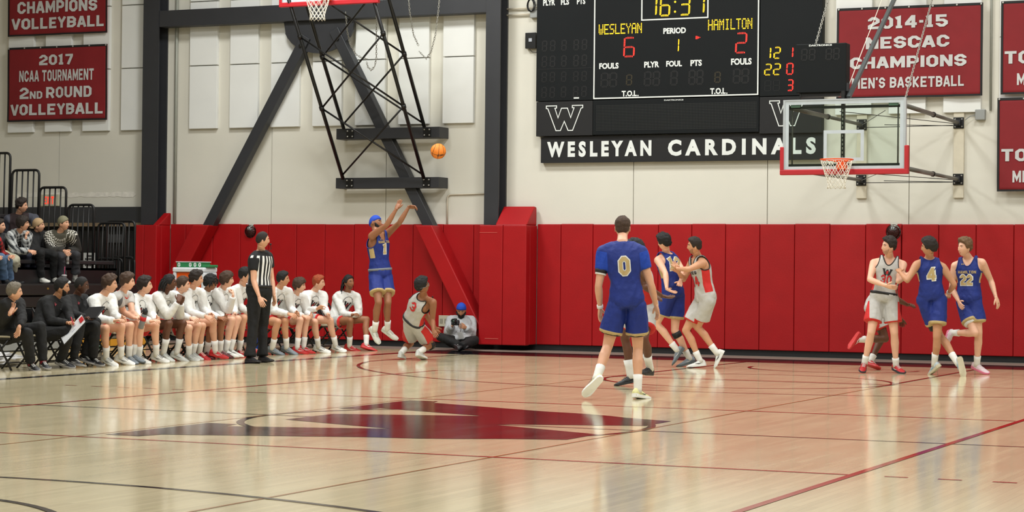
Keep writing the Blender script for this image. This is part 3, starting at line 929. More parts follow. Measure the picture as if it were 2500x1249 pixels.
def hoop_head(t, bs, cx, Y, zb, net_len=.42, hw=.915):
    """backboard, padding, rim and net; zb = lower edge of the glass"""
    z1 = zb + 1.07
    MB().box(cx - hw, cx + hw, Y, Y + .014, zb, z1).build('glass', glass, t, base=bs)
    fr = MB()
    fr.box(cx - hw - .012, cx - hw + .02, Y - .012, Y + .05, zb, z1).box(cx + hw - .02, cx + hw + .012, Y - .012, Y + .05, zb, z1)
    fr.box(cx - hw + .02, cx + hw - .02, Y - .012, Y + .05, z1 - .02, z1 + .0).box(cx - hw + .02, cx + hw - .02, Y - .012, Y + .05, zb, zb + .02)
    fr.build('frame', board_frame, t, base=bs)
    pr = MB()
    y0, y1 = Y - .004, Y - .001
    w = .055
    for a in ((cx - hw + .02, cx - hw + .02 + w, zb + .02, z1 - .02), (cx + hw - .02 - w, cx + hw - .02, zb + .02, z1 - .02), (cx - hw + .02 + w, cx + hw - .02 - w, z1 - .02 - w, z1 - .02), (cx - hw + .02 + w, cx + hw - .02 - w, zb + .02, zb + .02 + w)):
        pr.box(a[0], a[1], y0, y1, a[2], a[3])
    zr = zb + .15
    for a in ((cx - .305, cx - .255, zr, zr + .457), (cx + .255, cx + .305, zr, zr + .457), (cx - .255, cx + .255, zr + .407, zr + .457), (cx - .255, cx + .255, zr, zr + .05)):
        pr.box(a[0], a[1], y0, y1, a[2], a[3])
    pr.build('painted_border', board_white, t, base=bs)
    for a, b, c, d in ((cx - hw - .055, cx + hw + .055, zb - .05, zb + .03), (cx - hw - .055, cx - hw + .005, zb + .02, zb + .37), (cx + hw - .005, cx + hw + .055, zb + .02, zb + .37)):
        MB().box(a, b, Y - .025, Y + .06, c, d).build('edge_pad', pad_board, t, base=bs, bevel=.012)
    rc = (cx, Y - .15 - .2286, zb + .15)
    rm = MB()
    ring(rm, rc, .2286 + .009, .009)
    rm.build('rim', rim_orange, t, True, base=bs)
    ring_pad = MB().box(cx - .07, cx + .07, Y - .14, Y - .005, zb + .02, zb + .16)
    ring_pad.box(cx - .11, cx - .07, Y - .19, Y - .005, zb + .13, zb + .15).box(cx + .07, cx + .11, Y - .19, Y - .005, zb + .13, zb + .15)
    ring_pad.build('rim_bracket', rim_orange, t, base=bs, bevel=.006)
    nt = MB()
    n, lv = 12, 7
    rr = [.236, .205, .178, .155, .138, .126, .128, .135]
    zz = [0, .1, .19, .25, .30, .345, .385, .425]
    k = net_len / .425
    for i in range(n):
        for sgn in (-1, 1):
            pts = []
            for j in range(lv + 1):
                a = 2 * PI * (i + sgn * .5 * j) / n + .13
                pts.append((rc[0] + rr[j] * math.cos(a), rc[1] + rr[j] * math.sin(a), rc[2] - .004 - zz[j] * k))
            nt.tube(pts, .0042, 5)
    nt.build('net', net_white, t, True, base=bs)
HY = 13.40
hp = thing('basketball_hoop', 'glass backboard with orange rim, white net and red edge padding on a wall mount', 'basketball hoop', (0, HY, 2.9))
HB = (0, HY, 2.9)
hoop_head(hp, HB, .005, HY, 2.905)
mast = MB().box(-.055, -.005, HY + .06, HY + .12, 2.9, 4.1)
mast.build('mast', black_gloss, hp, base=HB)
holes = MB()
for k in range(16):
    holes.box(-.038, -.022, HY + .056, HY + .061, 2.98 + k * .062, 3.015 + k * .062)
holes.build('mast_slots', M('pale_slot', (190, 190, 180), .7), hp, base=HB)
for z in (3.86, 3.0):
    MB().box(-.86, .86, HY + .055, HY + .095, z - .02, z + .02).build('cross_rail', black_gloss, hp, base=HB)
for x in (-.80, .80):
    MB().tube([(x, HY + .07, 3.0), (x, HY + .07, 3.86)], .012, 6).build('stay_rod', grey_tube, hp, True, base=HB)
for x in (-.69, .912):
    MB().box(x - .085, x + .085, WY - .05, WY - .001, 2.645, 4.175).build('backing_plank', M('cream_plank', (206, 198, 178), .7), hp, base=HB, bevel=.005)
    for z in (3.86, 2.945):
        xb = -.83 if x < 0 else .905
        MB().tube([(xb, HY + .06, z), (xb * .5 + x * .5, (HY + WY) / 2, z)], .034, 10).build('support_tube', grey_tube, hp, True, base=HB)
        MB().tube([(xb * .5 + x * .5, (HY + WY) / 2 - .12, z), (x, WY - .1, z)], .028, 10).build('support_tube', grey_tube, hp, True, base=HB)
        MB().tube([(xb * .5 + x * .5, (HY + WY) / 2 - .03, z), (xb * .5 + x * .5, (HY + WY) / 2 + .03, z)], .043, 10).build('collar', black_gloss, hp, True, base=HB)
        pl = MB().box(x - .085, x + .085, WY - .065, WY - .05, z - .09, z + .09).build('wall_plate', black_gloss, hp, base=HB)
        MB().box(x - .035, x + .035, WY - .13, WY - .065, z - .045, z + .045).build('hinge', steel_black, pl, base=HB)
        for dx in (-.055, .055):
            for dz in (-.06, .06):
                MB().lathe([(.014, 0), (.014, .012), (.008, .018)], (x + dx, WY - .065, z + dz), (0, -1, 0), 8).build('bolt', M('grommet_metal', (190, 190, 186), .35, .8), pl, base=HB)
for z in (3.84, 2.93):
    for a, b in (((-.69, WY - .12, z), (.4, HY + .9, z + .02)), ((.91, WY - .12, z), (-.3, HY + .9, z + .02)), ((-.69, WY - .1, z - .03), (.91, WY - .5, z - .05)), ((.91, WY - .1, z - .03), (-.2, WY - .5, z - .02))):
        MB().tube([a, b], .006, 5).build('tie_wire', black_gloss, hp, base=HB)
for x in (-.74, .74):
    for z in (3.88, 2.96):
        MB().box(x - .07, x + .07, HY + .015, HY + .05, z - .02, z + .02).build('corner_clip', M('glass_clip', (120, 150, 132), .4), hp, base=HB)
MB().bar((.04, HY + .12, 4.0), (.04, WY - .05, 6.35), .055, .055).build('lift_strut', M('grey_strut', (92, 98, 100), .45, .3), hp, base=HB)
MB().tube([(-.02, HY + .12, 4.02), (-.02, 16.0, 5.95), (0.0, WY - .1, 6.8)], .006, 5).build('hoist_rope', net_white, hp, base=HB)
# shot clock on top of the mast
sc_ = thing('shot_clock', 'black shot clock box standing behind the top of the backboard', 'shot clock', (-.38, 13.5, 4.08))
SCB = (-.38, 13.5, 4.08)
scx = MB().box(-.765, .005, 13.5, 13.72, 4.085, 4.815).build('housing', sb_black, sc_, base=SCB, bevel=.012)
cap('DAKTRONICS', (-.565, -.214, 4.775, 4.802), scx, 13.497, name='maker_name', base=SCB)
for x in (-.684, -.565, -.31, -.194):
    digit('8', x + .01, x + .09, 4.575, 4.735, 13.496, led_off, scx, 4, 5, base=SCB)
MB().box(-.7, -.1, 13.56, 13.66, 4.03, 4.085).build('bracket', black_gloss, sc_, base=SCB)
for x in (-.72, -.08, -.02):
    MB().box(x, x + .03, 13.55, 13.6, 3.95, 4.1).build('bracket', black_gloss, sc_, base=SCB)
MB().box(0.0, .03, 13.52, 13.6, 4.1, 4.22).build('connector', steel_black, sc_, base=SCB)
# chains
chain_m = M('chain_zinc', (176, 174, 166), .4, .6)
def chain(label, pts, pitch=.045, r=.005):
    pts = [Vector(p) for p in pts]
    mb = MB()
    acc, k = 0.0, 0
    for a, b in zip(pts[:-1], pts[1:]):
        d = (b - a)
        L_ = d.length
        d.normalize()
        s1 = d.orthogonal().normalized()
        s2 = d.cross(s1)
        while acc < L_:
            c = a + d * acc
            s_ = (s1 * .8 + s2 * .6) if k % 2 else (s2 * .8 - s1 * .6)
            mb.tube([c + d * (pitch * .72 * math.cos(q)) + s_ * (pitch * .34 * math.sin(q)) for q in [i * PI / 4 for i in range(8)]], r, 4, True)
            acc += pitch
            k += 1
        acc -= L_
    return tag(mb.build('chain', chain_m, smooth=True), label, 'chain')
chain('steel chain rising from the right corner of the glass backboard', [(.9, 13.5, 3.98), (.9, 15.3, 5.75), (.9, 16.2, 6.65)])
chain('steel chain rising from the top of the shot clock', [(-.49, 13.6, 4.82), (-.49, 14.35, 5.66), (-.49, 15.2, 6.6)])

# folded-up practice basket on its wall truss
TX0, TX1, TY = -10.19, -8.555, 16.72
pr_ = thing('folded_basket', 'raised practice basket on a black folding truss bolted to two wall beams', 'basketball hoop', (-9.37, WY, 2.86))
PB = (-9.37, WY, 2.86)
for z0, z1 in ((3.755, 3.95), (2.86, 3.052)):
    MB().box(-10.38, -8.29, 16.79, 16.83, z0, z1).build('wall_beam', steel_black, pr_, base=PB, bevel=.004)
    for a in (-8.32, -10.38):
        MB().box(a, a + .03, 16.83, WY - .005, z0, z1).build('beam_return', steel_black, pr_, base=PB)
    MB().box(-10.36, -8.31, 16.83, 17.1, z0, z0 + .02).build('beam_flange', steel_black, pr_, base=PB)
    for x in (-10.09, -8.53):
        p_ = MB().box(x - .075, x + .075, 16.775, 16.79, (z0 + z1) / 2 - .075, (z0 + z1) / 2 + .075).build('hinge_plate', black_gloss, pr_, base=PB)
        for dx in (-.05, .05):
            for dz in (-.05, .05):
                MB().lathe([(.014, 0), (.014, .012), (.008, .018)], (x + dx, 16.775, (z0 + z1) / 2 + dz), (0, -1, 0), 8).build('bolt', M('grommet_metal', (190, 190, 186), .35, .8), p_, base=PB)
dy, dz = -2.06, 3.05
for z in (3.03, 3.945):
    A = [Vector((x, TY, z)) for x in (TX0, TX1)]
    B = [a + Vector((0, dy, dz)) for a in A]
    for a, b in zip(A, B):
        MB().tube([a, b], .033, 10).build('truss_tube', black_gloss, pr_, True, base=PB)
    for f0, f1 in ((0.02, .40), (.40, .79)):
        for i, j in ((0, 1), (1, 0)):
            MB().tube([A[i].lerp(B[i], f0), A[j].lerp(B[j], f1)], .017, 8).build('truss_brace', black_gloss, pr_, True, base=PB)
    for f0 in (.40, .79):
        for i in (0, 1):
            p = A[i].lerp(B[i], f0)
            d = (B[i] - A[i]).normalized()
            MB().tube([p - d * .035, p + d * .035], .045, 8).build('clamp', black_gloss, pr_, True, base=PB)
hoop_head(pr_, PB, -9.425, 14.72, 5.965, .50)
for i, (lb, pts) in enumerate((('loose chain loop hanging from the left of the folded practice basket', [(-9.62, 15.7, 5.9), (-9.6, 15.72, 5.6), (-9.55, 15.75, 5.35), (-9.46, 15.8, 5.18), (-9.36, 15.82, 5.12), (-9.27, 15.85, 5.1)]),
                             ('chain strand hanging in the middle of the folded practice basket', [(-8.95, 15.6, 6.0), (-8.98, 15.65, 5.5), (-9.0, 15.7, 5.1), (-9.04, 15.72, 4.95), (-9.12, 15.74, 4.88), (-9.2, 15.76, 4.95), (-9.25, 15.8, 5.05)]),
                             ('chain hanging behind the upper right tube of the folded basket', [(-8.45, 15.8, 6.3), (-8.42, 15.82, 5.9), (-8.38, 15.9, 5.5), (-8.3, 15.95, 5.3)]),
                             ('long chain hanging right of the folded practice basket', [(-7.9, 16.0, 6.5), (-7.95, 16.0, 5.9), (-8.0, 16.0, 5.5), (-8.08, 16.0, 5.2), (-8.18, 16.0, 5.08), (-8.3, 16.0, 5.2)]))):
    chain(lb, pts, .04, .0045)

# ================================================================== bleachers
bl_black = M('bleacher_black', (14, 14, 15), .5)
bl_seat = M('bleacher_seat', (34, 33, 35), .5)
bl_wood = M('bleacher_wood', (190, 134, 36), .45)
bl_greyp = M('bleacher_grey_panel', (128, 130, 128), .5)
bl = thing('bleachers', 'black retractable bleachers along the left side of the court', 'bleachers', (-13.0, 10.6, 0))
BB_ = (-13.0, 10.6, 0)
Y0, Y1 = 4.0, 14.5
for k, (z0, z1) in enumerate(((.02, .14), (.16, .27))):
    n = 9
    for i in range(n):
        a, b = Y0 + (Y1 - Y0) * i / n, Y0 + (Y1 - Y0) * (i + 1) / n
        MB().box(-12.92, -12.88, a + .05, b - .05, z0, z1).build('kick_board', bl_wood if 11.0 < a < 13.6 else bl_greyp, bl, base=BB_, bevel=.005)
MB().box(-13.6, -12.95, Y0, Y1, .0, 1.05).build('core', black_matte, bl, base=BB_)
for k in range(4):
    MB().box(-12.95, -12.86 + .02 * (k % 2), Y0, Y1, .31 + k * .2, .48 + k * .2).build('tier_nose', bl_black, bl, base=BB_, bevel=.01)
for k, (xa, xb, z) in enumerate(((-13.55, -12.86, 1.09), (-14.35, -13.55, 1.36), (-14.95, -14.35, 1.64), (-15.6, -14.95, 1.93), (-16.3, -15.6, 2.22))):
    MB().box(xa, xb, Y0, Y1, z - .04, z).build('deck', bl_black, bl, base=BB_)
    MB().box(xa - .02, xa, Y0, Y1, z, z + .27).build('riser', bl_black, bl, base=BB_)
for k, (x, z) in enumerate(((-13.82, 1.49), (-14.62, 1.69), (-15.25, 2.03), (-15.9, 2.32))):
    n = 18
    for i in range(n):
        a, b = Y0 + (Y1 - Y0) * i / n, Y0 + (Y1 - Y0) * (i + 1) / n
        MB().box(x - .18, x + .22, a + .004, b - .004, z - .07, z).build('seat_board', bl_seat, bl, base=BB_, bevel=.015)
for y in (9.6, 10.55, 11.5, 12.45, 13.3):
    MB().box(-12.84, -12.838, y, y + .05, 1.0, 1.03).build('number_plate', M('brass_plate', (150, 124, 60), .4, .6), bl, base=BB_)
def end_rail(x0, x1, zb, zt, y):
    c = fillet([(x0, y, zb), (x0 + .05, y, zt), (x1, y, zt), (x1 - .02, y, zb)], .1)
    r_ = MB().tube(c, .023, 8).build('end_rail', bl_black, bl, True, base=BB_)
    n = 4
    for i in range(n):
        f_ = (i + 1) / (n + 1)
        MB().tube([(x0 + (x1 - x0) * f_ - .02, y, zb), (x0 + .03 + (x1 - x0 - .03) * f_, y, zt)], .014, 6).build('bar', bl_black, r_, True, base=BB_)
for a in ((-14.07, -13.45, 1.0, 2.17, 14.6), (-14.72, -14.12, 1.2, 2.5, 14.6), (-15.36, -14.73, 1.4, 2.82, 14.6), (-15.98, -15.33, 1.6, 3.14, 14.6), (-16.62, -15.98, 1.8, 3.46, 14.6),
          (-14.0, -13.34, .9, 2.21, 14.75), (-14.1, -13.5, .3, 1.53, 14.62), (-13.9, -13.34, .3, 1.56, 14.75)):
    end_rail(*a)

# ================================================================== chairs of the bench
ch_frame = M('chair_frame', (13, 13, 14), .35)
ch_seat = M('chair_seat', (176, 166, 140), .6, bump=.1, bscale=200)
def make_chair():
    t = thing('folding_chair', '', 'chair')
    MB().box(-.2, .2, -.195, .195, .425, .455).build('seat', ch_seat, t, bevel=.012)
    MB().box(-.21, .21, -.205, .205, .405, .425).build('seat_pan', ch_frame, t, bevel=.005)
    MB().prism([(-.245, .60), (-.215, .60), (-.25, .8), (-.28, .8)], (0, -.19, 0), (1, 0, 0), (0, 0, 1), (0, 1, 0), .38).build('backrest', ch_frame, t, bevel=.008)
    for s in (-1, 1):
        MB().tube([(.23, s * .20, 0), (-.02, s * .20, .42), (-.25, s * .20, .8)], .014, 6).build('leg', ch_frame, t, True)
        MB().tube([(-.22, s * .18, 0), (.17, s * .18, .41)], .014, 6).build('leg', ch_frame, t, True)
    for x, z, w in ((.17, .1, .2), (-.17, .055, .18), (.085, .245, .2), (-.06, .17, .18)):
        MB().tube([(x, -w, z), (x, w, z)], .009, 6).build('stretcher', ch_frame, t, True)
    return t
CH = [(5.74, 'under the grey-haired coach'), (6.40, 'under the bearded coach with the whiteboard'), (7.06, 'under the coach holding a black tablet'), (7.56, 'under the curly-haired player next to the coaches'), (8.05, 'under the player in grey with a water bottle'),
      (8.53, 'under the white-shirted player looking up'), (9.14, 'under the player with dreadlocks and hands clasped'), (9.58, 'under the short-haired player half hidden by clasped hands'), (10.0, 'under the brown-haired player in red shoes'),
      (10.42, 'under the player with short twists'), (10.84, 'under the player resting his chin on his fist'), (11.3, 'under the black-haired player behind the referee'), (12.42, 'under the first player right of the referee'),
      (12.96, 'under the second player right of the referee'), (13.48, 'under the red-haired player'), (14.72, 'at the far end, under the last player')]
proto = make_chair()
for i, (y, lb) in enumerate(CH):
    lab = 'black folding chair with tan seat ' + lb
    if i == 0:
        proto.location = (-9.22, y, 0)
        proto['label'] = lab
        proto['group'] = 'folding chairs of the team bench'
    else:
        clone_tree(proto, (-9.22 + .02 * math.sin(i * 2.1), y, 0), .03 * math.sin(i * 1.7), lab)
# one empty chair between the red-haired player and the last one
clone_tree(proto, (-9.2, 14.1, 0), -.05, 'empty black folding chair with tan seat near the far end of the bench')

# ================================================================== drinks and odds and ends behind the bench
ck = thing('drinks_cooler', 'white and orange drinks cooler behind the bench', 'cooler', (-10.5, 12.3, .72))
CKB = (-10.5, 12.3, .72)
ckw = M('cooler_white', (214, 218, 224), .4)
MB().box(-10.76, -10.24, 12.12, 12.45, .72, 1.31).build('body', M('cooler_orange', (232, 92, 20), .4), ck, base=CKB, bevel=.03)
MB().box(-10.8, -10.2, 12.08, 12.5, 1.31, 1.385).build('lid', ckw, ck, base=CKB, bevel=.02)
for x in (-10.8, -10.26):
    MB().box(x, x + .06, 12.09, 12.49, .72, 1.31).build('side_panel', ckw, ck, base=CKB, bevel=.02)
MB().box(-10.28, -10.16, 12.15, 12.45, 1.386, 1.43).build('tap_block', M('carton_green', (36, 120, 70), .5), ck, base=CKB, bevel=.008)
cr = thing('bottle_carton', 'green carton printed with white G letters on top of the cooler', 'carton', (-10.53, 12.3, 1.387))
CRB = (-10.53, 12.3, 1.387)
MB().box(-10.77, -10.29, 12.16, 12.42, 1.387, 1.47).build('box', M('carton_green', (36, 120, 70), .5), cr, base=CRB, bevel=.004)
MB().box(-10.78, -10.28, 12.15, 12.43, 1.47, 1.482).build('rim', ckw, cr, base=CRB)
for x in (-10.745, -10.53, -10.44, -10.35):
    gm = MB()
    sign_text(gm, block_geo('G'), x, x + .05, 1.397, 1.462, 12.156)
    gm.build('g_letter', M('sign_white', (222, 226, 224), .5), cr, base=CRB, normals=False)
tb = thing('folding_table', 'dark table carrying the drinks cooler behind the bench', 'table', (-10.4, 12.32, 0))
MB().box(-10.75, -10.1, 11.75, 12.9, .68, .715).build('tabletop', black_matte, tb, base=(-10.4, 12.32, 0), bevel=.006)
for x in (-10.7, -10.15):
    for y in (11.82, 12.83):
        MB().tube([(x, y, 0), (x, y, .68)], .018, 8).build('leg', ch_frame, tb, True, base=(-10.4, 12.32, 0))
def bottle(name, label, loc, r, h, mb_, mc, cap_h=.05):
    t = thing(name, label, 'bottle', loc)
    MB().lathe([(r * .9, 0), (r, .01), (r, h * .45), (r * .88, h * .55), (r, h * .65), (r, h * .85), (r * .6, h)], loc, n=16).build('body', mb_, t, True, base=loc)
    c = MB().lathe([(r * .85, 0), (r * .85, cap_h * .5), (r * .3, cap_h * .6), (r * .25, cap_h)], (loc[0], loc[1], loc[2] + h), n=14).build('cap', mc, t, True, base=loc)
    return t
squeeze = M('squeeze_bottle', (196, 190, 178), .4)
bottle('squeeze_bottle', 'pale squeeze bottle with orange lid on the floor behind the bearded coach', (-9.55, 6.95, 0), .042, .2, squeeze, M('cap_orange', (226, 84, 26), .4), .07)
bottle('squeeze_bottle', 'pale squeeze bottle with green lid on the floor behind the curly-haired player', (-9.55, 8.3, 0), .042, .2, squeeze, M('cap_green', (30, 96, 60), .4), .07)
bottle('water_bottle', 'blue water bottle on the floor behind the first player right of the referee', (-9.6, 12.75, 0), .045, .26, M('bottle_blue', (28, 64, 150), .35), M('cap_blue', (20, 40, 110), .4))
bag = MB()
vs, fs = [], []
for i in range(15):
    for j in range(24):
        th, ph = PI * i / 14, 2 * PI * j / 24
        d = Vector((math.sin(th) * math.cos(ph), math.sin(th) * math.sin(ph), math.cos(th)))
        q = 1 + .35 * noise.noise(d * 2.3) + .22 * noise.noise(d * 6.1) + .1 * noise.noise(d * 14)
        vs.append((-9.85 + d.x * .22 * q, 6.35 + d.y * .42 * q, max(0.002, .085 + d.z * .11 * q)))
for i in range(14):
    for j in range(24):
        fs.append((i * 24 + j, i * 24 + (j + 1) % 24, (i + 1) * 24 + (j + 1) % 24, (i + 1) * 24 + j))
bag.add(vs, fs)
tag(bag.build('plastic_bag', M('white_plastic', (206, 204, 202), .35, var=.1, scale=12)), 'crumpled white plastic bag on the floor under the grey-haired coach', 'bag')
tag(MB().tube([(-14.0, 16.9, .05), (-13.92, 17.05, 1.5)], .012, 6).build('wooden_pole', M('tan_pole', (160, 120, 70), .6)), 'thin wooden pole leaning on the red pads left of the cooler', 'pole')
bx = tag(MB().box(-14.95, -14.62, 15.6, 16.0, .62, 1.08).build('foam_cooler', M('cooler_white', (214, 218, 224), .4), bevel=.02), 'white box with a red stripe beside the bleacher rails', 'cooler')
MB().box(-14.96, -14.61, 15.59, 16.01, .78, .86).build('stripe', paint_red, bx)
st = tag(MB().box(-15.0, -14.6, 15.55, 16.05, .56, .62).build('equipment_stand', black_matte), 'low black stand under the white striped box', 'stand')
for x in (-14.97, -14.63):
    for y in (15.58, 16.02):
        MB().tube([(x, y, 0), (x, y, .56)], .02, 6).build('leg', black_matte, st)

# ================================================================== people
def nv(v):
    v = np.asarray(v, float)
    return v / (np.linalg.norm(v) + 1e-9)
def remesh(mb, voxel, smooth_n, name):
    me = bpy.data.meshes.new(name)
    me.from_pydata(mb.v, [], mb.f)
    bm = bmesh.new()
    bm.from_mesh(me)
    bmesh.ops.recalc_face_normals(bm, faces=bm.faces)
    bm.to_mesh(me)
    bm.free()
    ob = bpy.data.objects.new(name, me)
    COL.objects.link(ob)
    md = ob.modifiers.new('r', 'REMESH')
    md.mode = 'VOXEL'
    md.voxel_size = voxel
    if smooth_n:
        ms = ob.modifiers.new('s', 'SMOOTH')
        ms.factor = .5
        ms.iterations = smooth_n
    dg = bpy.context.evaluated_depsgraph_get()
    out = bpy.data.meshes.new_from_object(ob.evaluated_get(dg))
    bpy.data.objects.remove(ob, do_unlink=True)
    bpy.data.meshes.remove(me)
    return out
def co_of(me):
    a = np.empty(len(me.vertices) * 3)
    me.vertices.foreach_get('co', a)
    return a.reshape(-1, 3)
def clip_mesh(me, val):
    """keep the part of a mesh where val < 0, with clean cut edges; returns the mesh and its cut loops"""
    co = [np.array(p) for p in co_of(me)]
    val = list(map(float, val))
    me.calc_loop_triangles()
    tris = [tuple(t.vertices) for t in me.loop_triangles]
    new, segs, faces = {}, [], []
    def mid(a, b):
        k = (min(a, b), max(a, b))
        if k not in new:
            t = val[a] / (val[a] - val[b])
            new[k] = len(co)
            co.append(co[a] + (co[b] - co[a]) * t)
        return new[k]
    for t in tris:
        ins = [i for i in range(3) if val[t[i]] < 0]
        if len(ins) == 3:
            faces.append(t)
        elif len(ins) == 1:
            a, b, c = (t[(ins[0] + k) % 3] for k in range(3))
            p, q = mid(a, b), mid(a, c)
            faces.append((a, p, q))
            segs.append((p, q))
        elif len(ins) == 2:
            o = [i for i in range(3) if i not in ins][0]
            a, b, c = (t[(o + k) % 3] for k in range(3))
            p, q = mid(a, b), mid(a, c)
            faces.append((p, b, c, q))
            segs.append((p, q))
    adj = {}
    for p, q in segs:
        adj.setdefault(p, []).append(q)
        adj.setdefault(q, []).append(p)
    loops, seen = [], set()
    for st in adj:
        if st in seen:
            continue
        lp, cur, prev = [st], st, None
        seen.add(st)
        while True:
            nx = [n for n in adj[cur] if n != prev and n not in seen]
            if not nx:
                break
            prev, cur = cur, nx[0]
            seen.add(cur)
            lp.append(cur)
        if len(lp) > 12:
            loops.append(np.array([co[i] for i in lp]))
    used = sorted({i for f in faces for i in f})
    rm = {o: i for i, o in enumerate(used)}
    out = bpy.data.meshes.new(me.name)
    out.from_pydata([tuple(co[i]) for i in used], [], [tuple(rm[i] for i in f) for f in faces])
    out.update()
    bpy.data.meshes.remove(me)
    return out, loops
def set_zone(me, val):
    at = me.attributes.new('zone', 'FLOAT', 'POINT')
    at.data.foreach_set('value', np.asarray(val, dtype=np.float32))
TT = [-.14, -.05, .05, .18, .36, .55, .74, .86, .94, 1.0, 1.06]
HW = [.10, .150, .164, .150, .140, .158, .178, .170, .130, .082, .056]
HD = [.085, .110, .116, .106, .100, .112, .120, .104, .084, .066, .056]
def super_ring(c, ax, ay, rx, ry, n=18, p=2.4):
    out = []
    for i in range(n):
        a = 2 * math.pi * i / n
        ca, sa = math.cos(a), math.sin(a)
        out.append(c + ax * (rx * math.copysign(abs(ca) ** (2 / p), ca)) + ay * (ry * math.copysign(abs(sa) ** (2 / p), sa)))
    return out
def loft(mb, rings):
    n = len(rings[0])
    vs = [p for r in rings for p in r]
    fs = []
    for i in range(len(rings) - 1):
        for j in range(n):
            fs.append((i * n + j, i * n + (j + 1) % n, (i + 1) * n + (j + 1) % n, (i + 1) * n + j))
    fs.append(tuple(range(n - 1, -1, -1)))
    fs.append(tuple((len(rings) - 1) * n + j for j in range(n)))
    mb.add(vs, fs)
def ball(mb, c, r, n=10):
    c = np.asarray(c, float)
    rx, ry, rz = (r, r, r) if isinstance(r, (int, float)) else r
    prof = [math.pi * (i + .5) / n for i in range(n)]
    loft(mb, [[c + np.array([rx * math.sin(t) * math.cos(2 * math.pi * j / 12), ry * math.sin(t) * math.sin(2 * math.pi * j / 12), -rz * math.cos(t)]) for j in range(12)] for t in prof])
def limb(mb, a, b, fr, rad, n=12, extend=0.0):
    a, b = np.asarray(a, float), np.asarray(b, float)
    d = b - a
    pts = [a + d * f for f in fr]
    mb.tube(pts, list(rad), n)

# ---- head surface in head space: x right, y forward, z up, metres
def head_surf(d):
    x, y, z = d[:, 0], d[:, 1], d[:, 2]
    s = np.clip(-z, 0, 1)
    sm = s * s * (3 - 2 * s)
    px = x * .0765 * (1 - .30 * sm)
    py = np.where(y > 0, y * .090 * (1 - .06 * sm), y * .100 * (1 - .52 * sm))
    pz = z * .120
    f = (y > 0)
    prof = np.interp(pz, [-.052, -.044, -.032, .012, .032], [0, .85, 1, .3, 0])
    py = py + f * .0195 * np.exp(-(px / .013) ** 2) * prof
    for sx in (-.031, .031):
        py = py - f * .010 * np.exp(-((px - sx) / .015) ** 2 - ((pz - .012) / .011) ** 2)
    py = py + f * .005 * np.exp(-((pz - .032) / .009) ** 2) * np.exp(-(px / .045) ** 2)
    py = py + f * .007 * np.exp(-((pz + .068) / .012) ** 2) * np.exp(-(px / .022) ** 2)
    py = py - f * .005 * np.exp(-((pz + .068) / .0035) ** 2) * np.exp(-(px / .02) ** 2)
    py = py + f * .011 * np.exp(-((pz + .106) / .017) ** 2) * np.exp(-(px / .024) ** 2)
    return np.stack([px, py, pz], 1)
NU, NV = 44, 40
_t = np.linspace(-np.pi, np.pi, NU, endpoint=False)
_az = _t - .5 * np.sin(_t)
_el = np.linspace(-np.pi / 2 + .04, np.pi / 2 - .04, NV)
HDIR = np.array([(math.sin(a) * math.cos(e), math.cos(a) * math.cos(e), math.sin(e)) for e in _el for a in _az])
HAZ = np.degrees(np.abs(np.array([a for e in _el for a in _az])))
HFAC = [(i * NU + j, i * NU + (j + 1) % NU, (i + 1) * NU + (j + 1) % NU, (i + 1) * NU + j) for i in range(NV - 1) for j in range(NU)] + [tuple(range(NU - 1, -1, -1)), tuple((NV - 1) * NU + j for j in range(NU))]
HPTS = head_surf(HDIR)
HLINE = np.interp(HAZ, [0, 38, 58, 72, 84, 100, 125, 180], [.066, .062, .046, .004, -.012, .0, -.046, -.058])
def smooth01(x):
    x = np.clip(x, 0, 1)
    return x * x * (3 - 2 * x)
HAIR = {'short': (.010, .024, .007, 55), 'buzz': (.004, .007, .001, 60), 'fade': (.004, .026, .008, 50), 'messy': (.014, .036, .016, 34), 'curly': (.018, .040, .016, 48),
        'afro': (.030, .044, .013, 62), 'mop': (.022, .034, .010, 36), 'twist': (.016, .030, .014, 60), 'durag': (.010, .014, 0, 1), 'cap': (.010, .020, 0, 1), 'turban': (.014, .026, .002, 30), 'tied': (.014, .018, .008, 60)}
def hair_pts(style, seed):
    side, top, amp, fq = HAIR[style]
    line = HLINE.copy()
    if style in ('durag', 'turban', 'cap'):
        line = np.interp(HAZ, [0, 40, 70, 90, 120, 180], [.045, .042, .022, .008, -.02, -.058])
    if style == 'mop':
        line = line - .018
    m = smooth01((HPTS[:, 2] - line) / .012)
    T = side + (top - side) * smooth01((HPTS[:, 2] + .0) / .09)
    if style == 'fade':
        T = np.where(HPTS[:, 2] < .03, side, T)
    if style in ('messy', 'mop', 'short', 'curly'):
        T = T + m * .010 * smooth01((HDIR[:, 1] - .2) / .5) * smooth01((HPTS[:, 2] - .06) / .03)
    nz = np.zeros(len(HPTS))
    if amp:
        o = Vector((seed * 3.1, seed * 1.7, seed))
        for i, p in enumerate(HPTS):
            if m[i] > .02:
                v = Vector(p) * fq
                nz[i] = noise.noise(v + o) + .5 * noise.noise(v * 2.1 + o)
    off = m * np.maximum(T + amp * nz, .0035) - (1 - m) * .014
    return HPTS + HDIR * off[:, None]
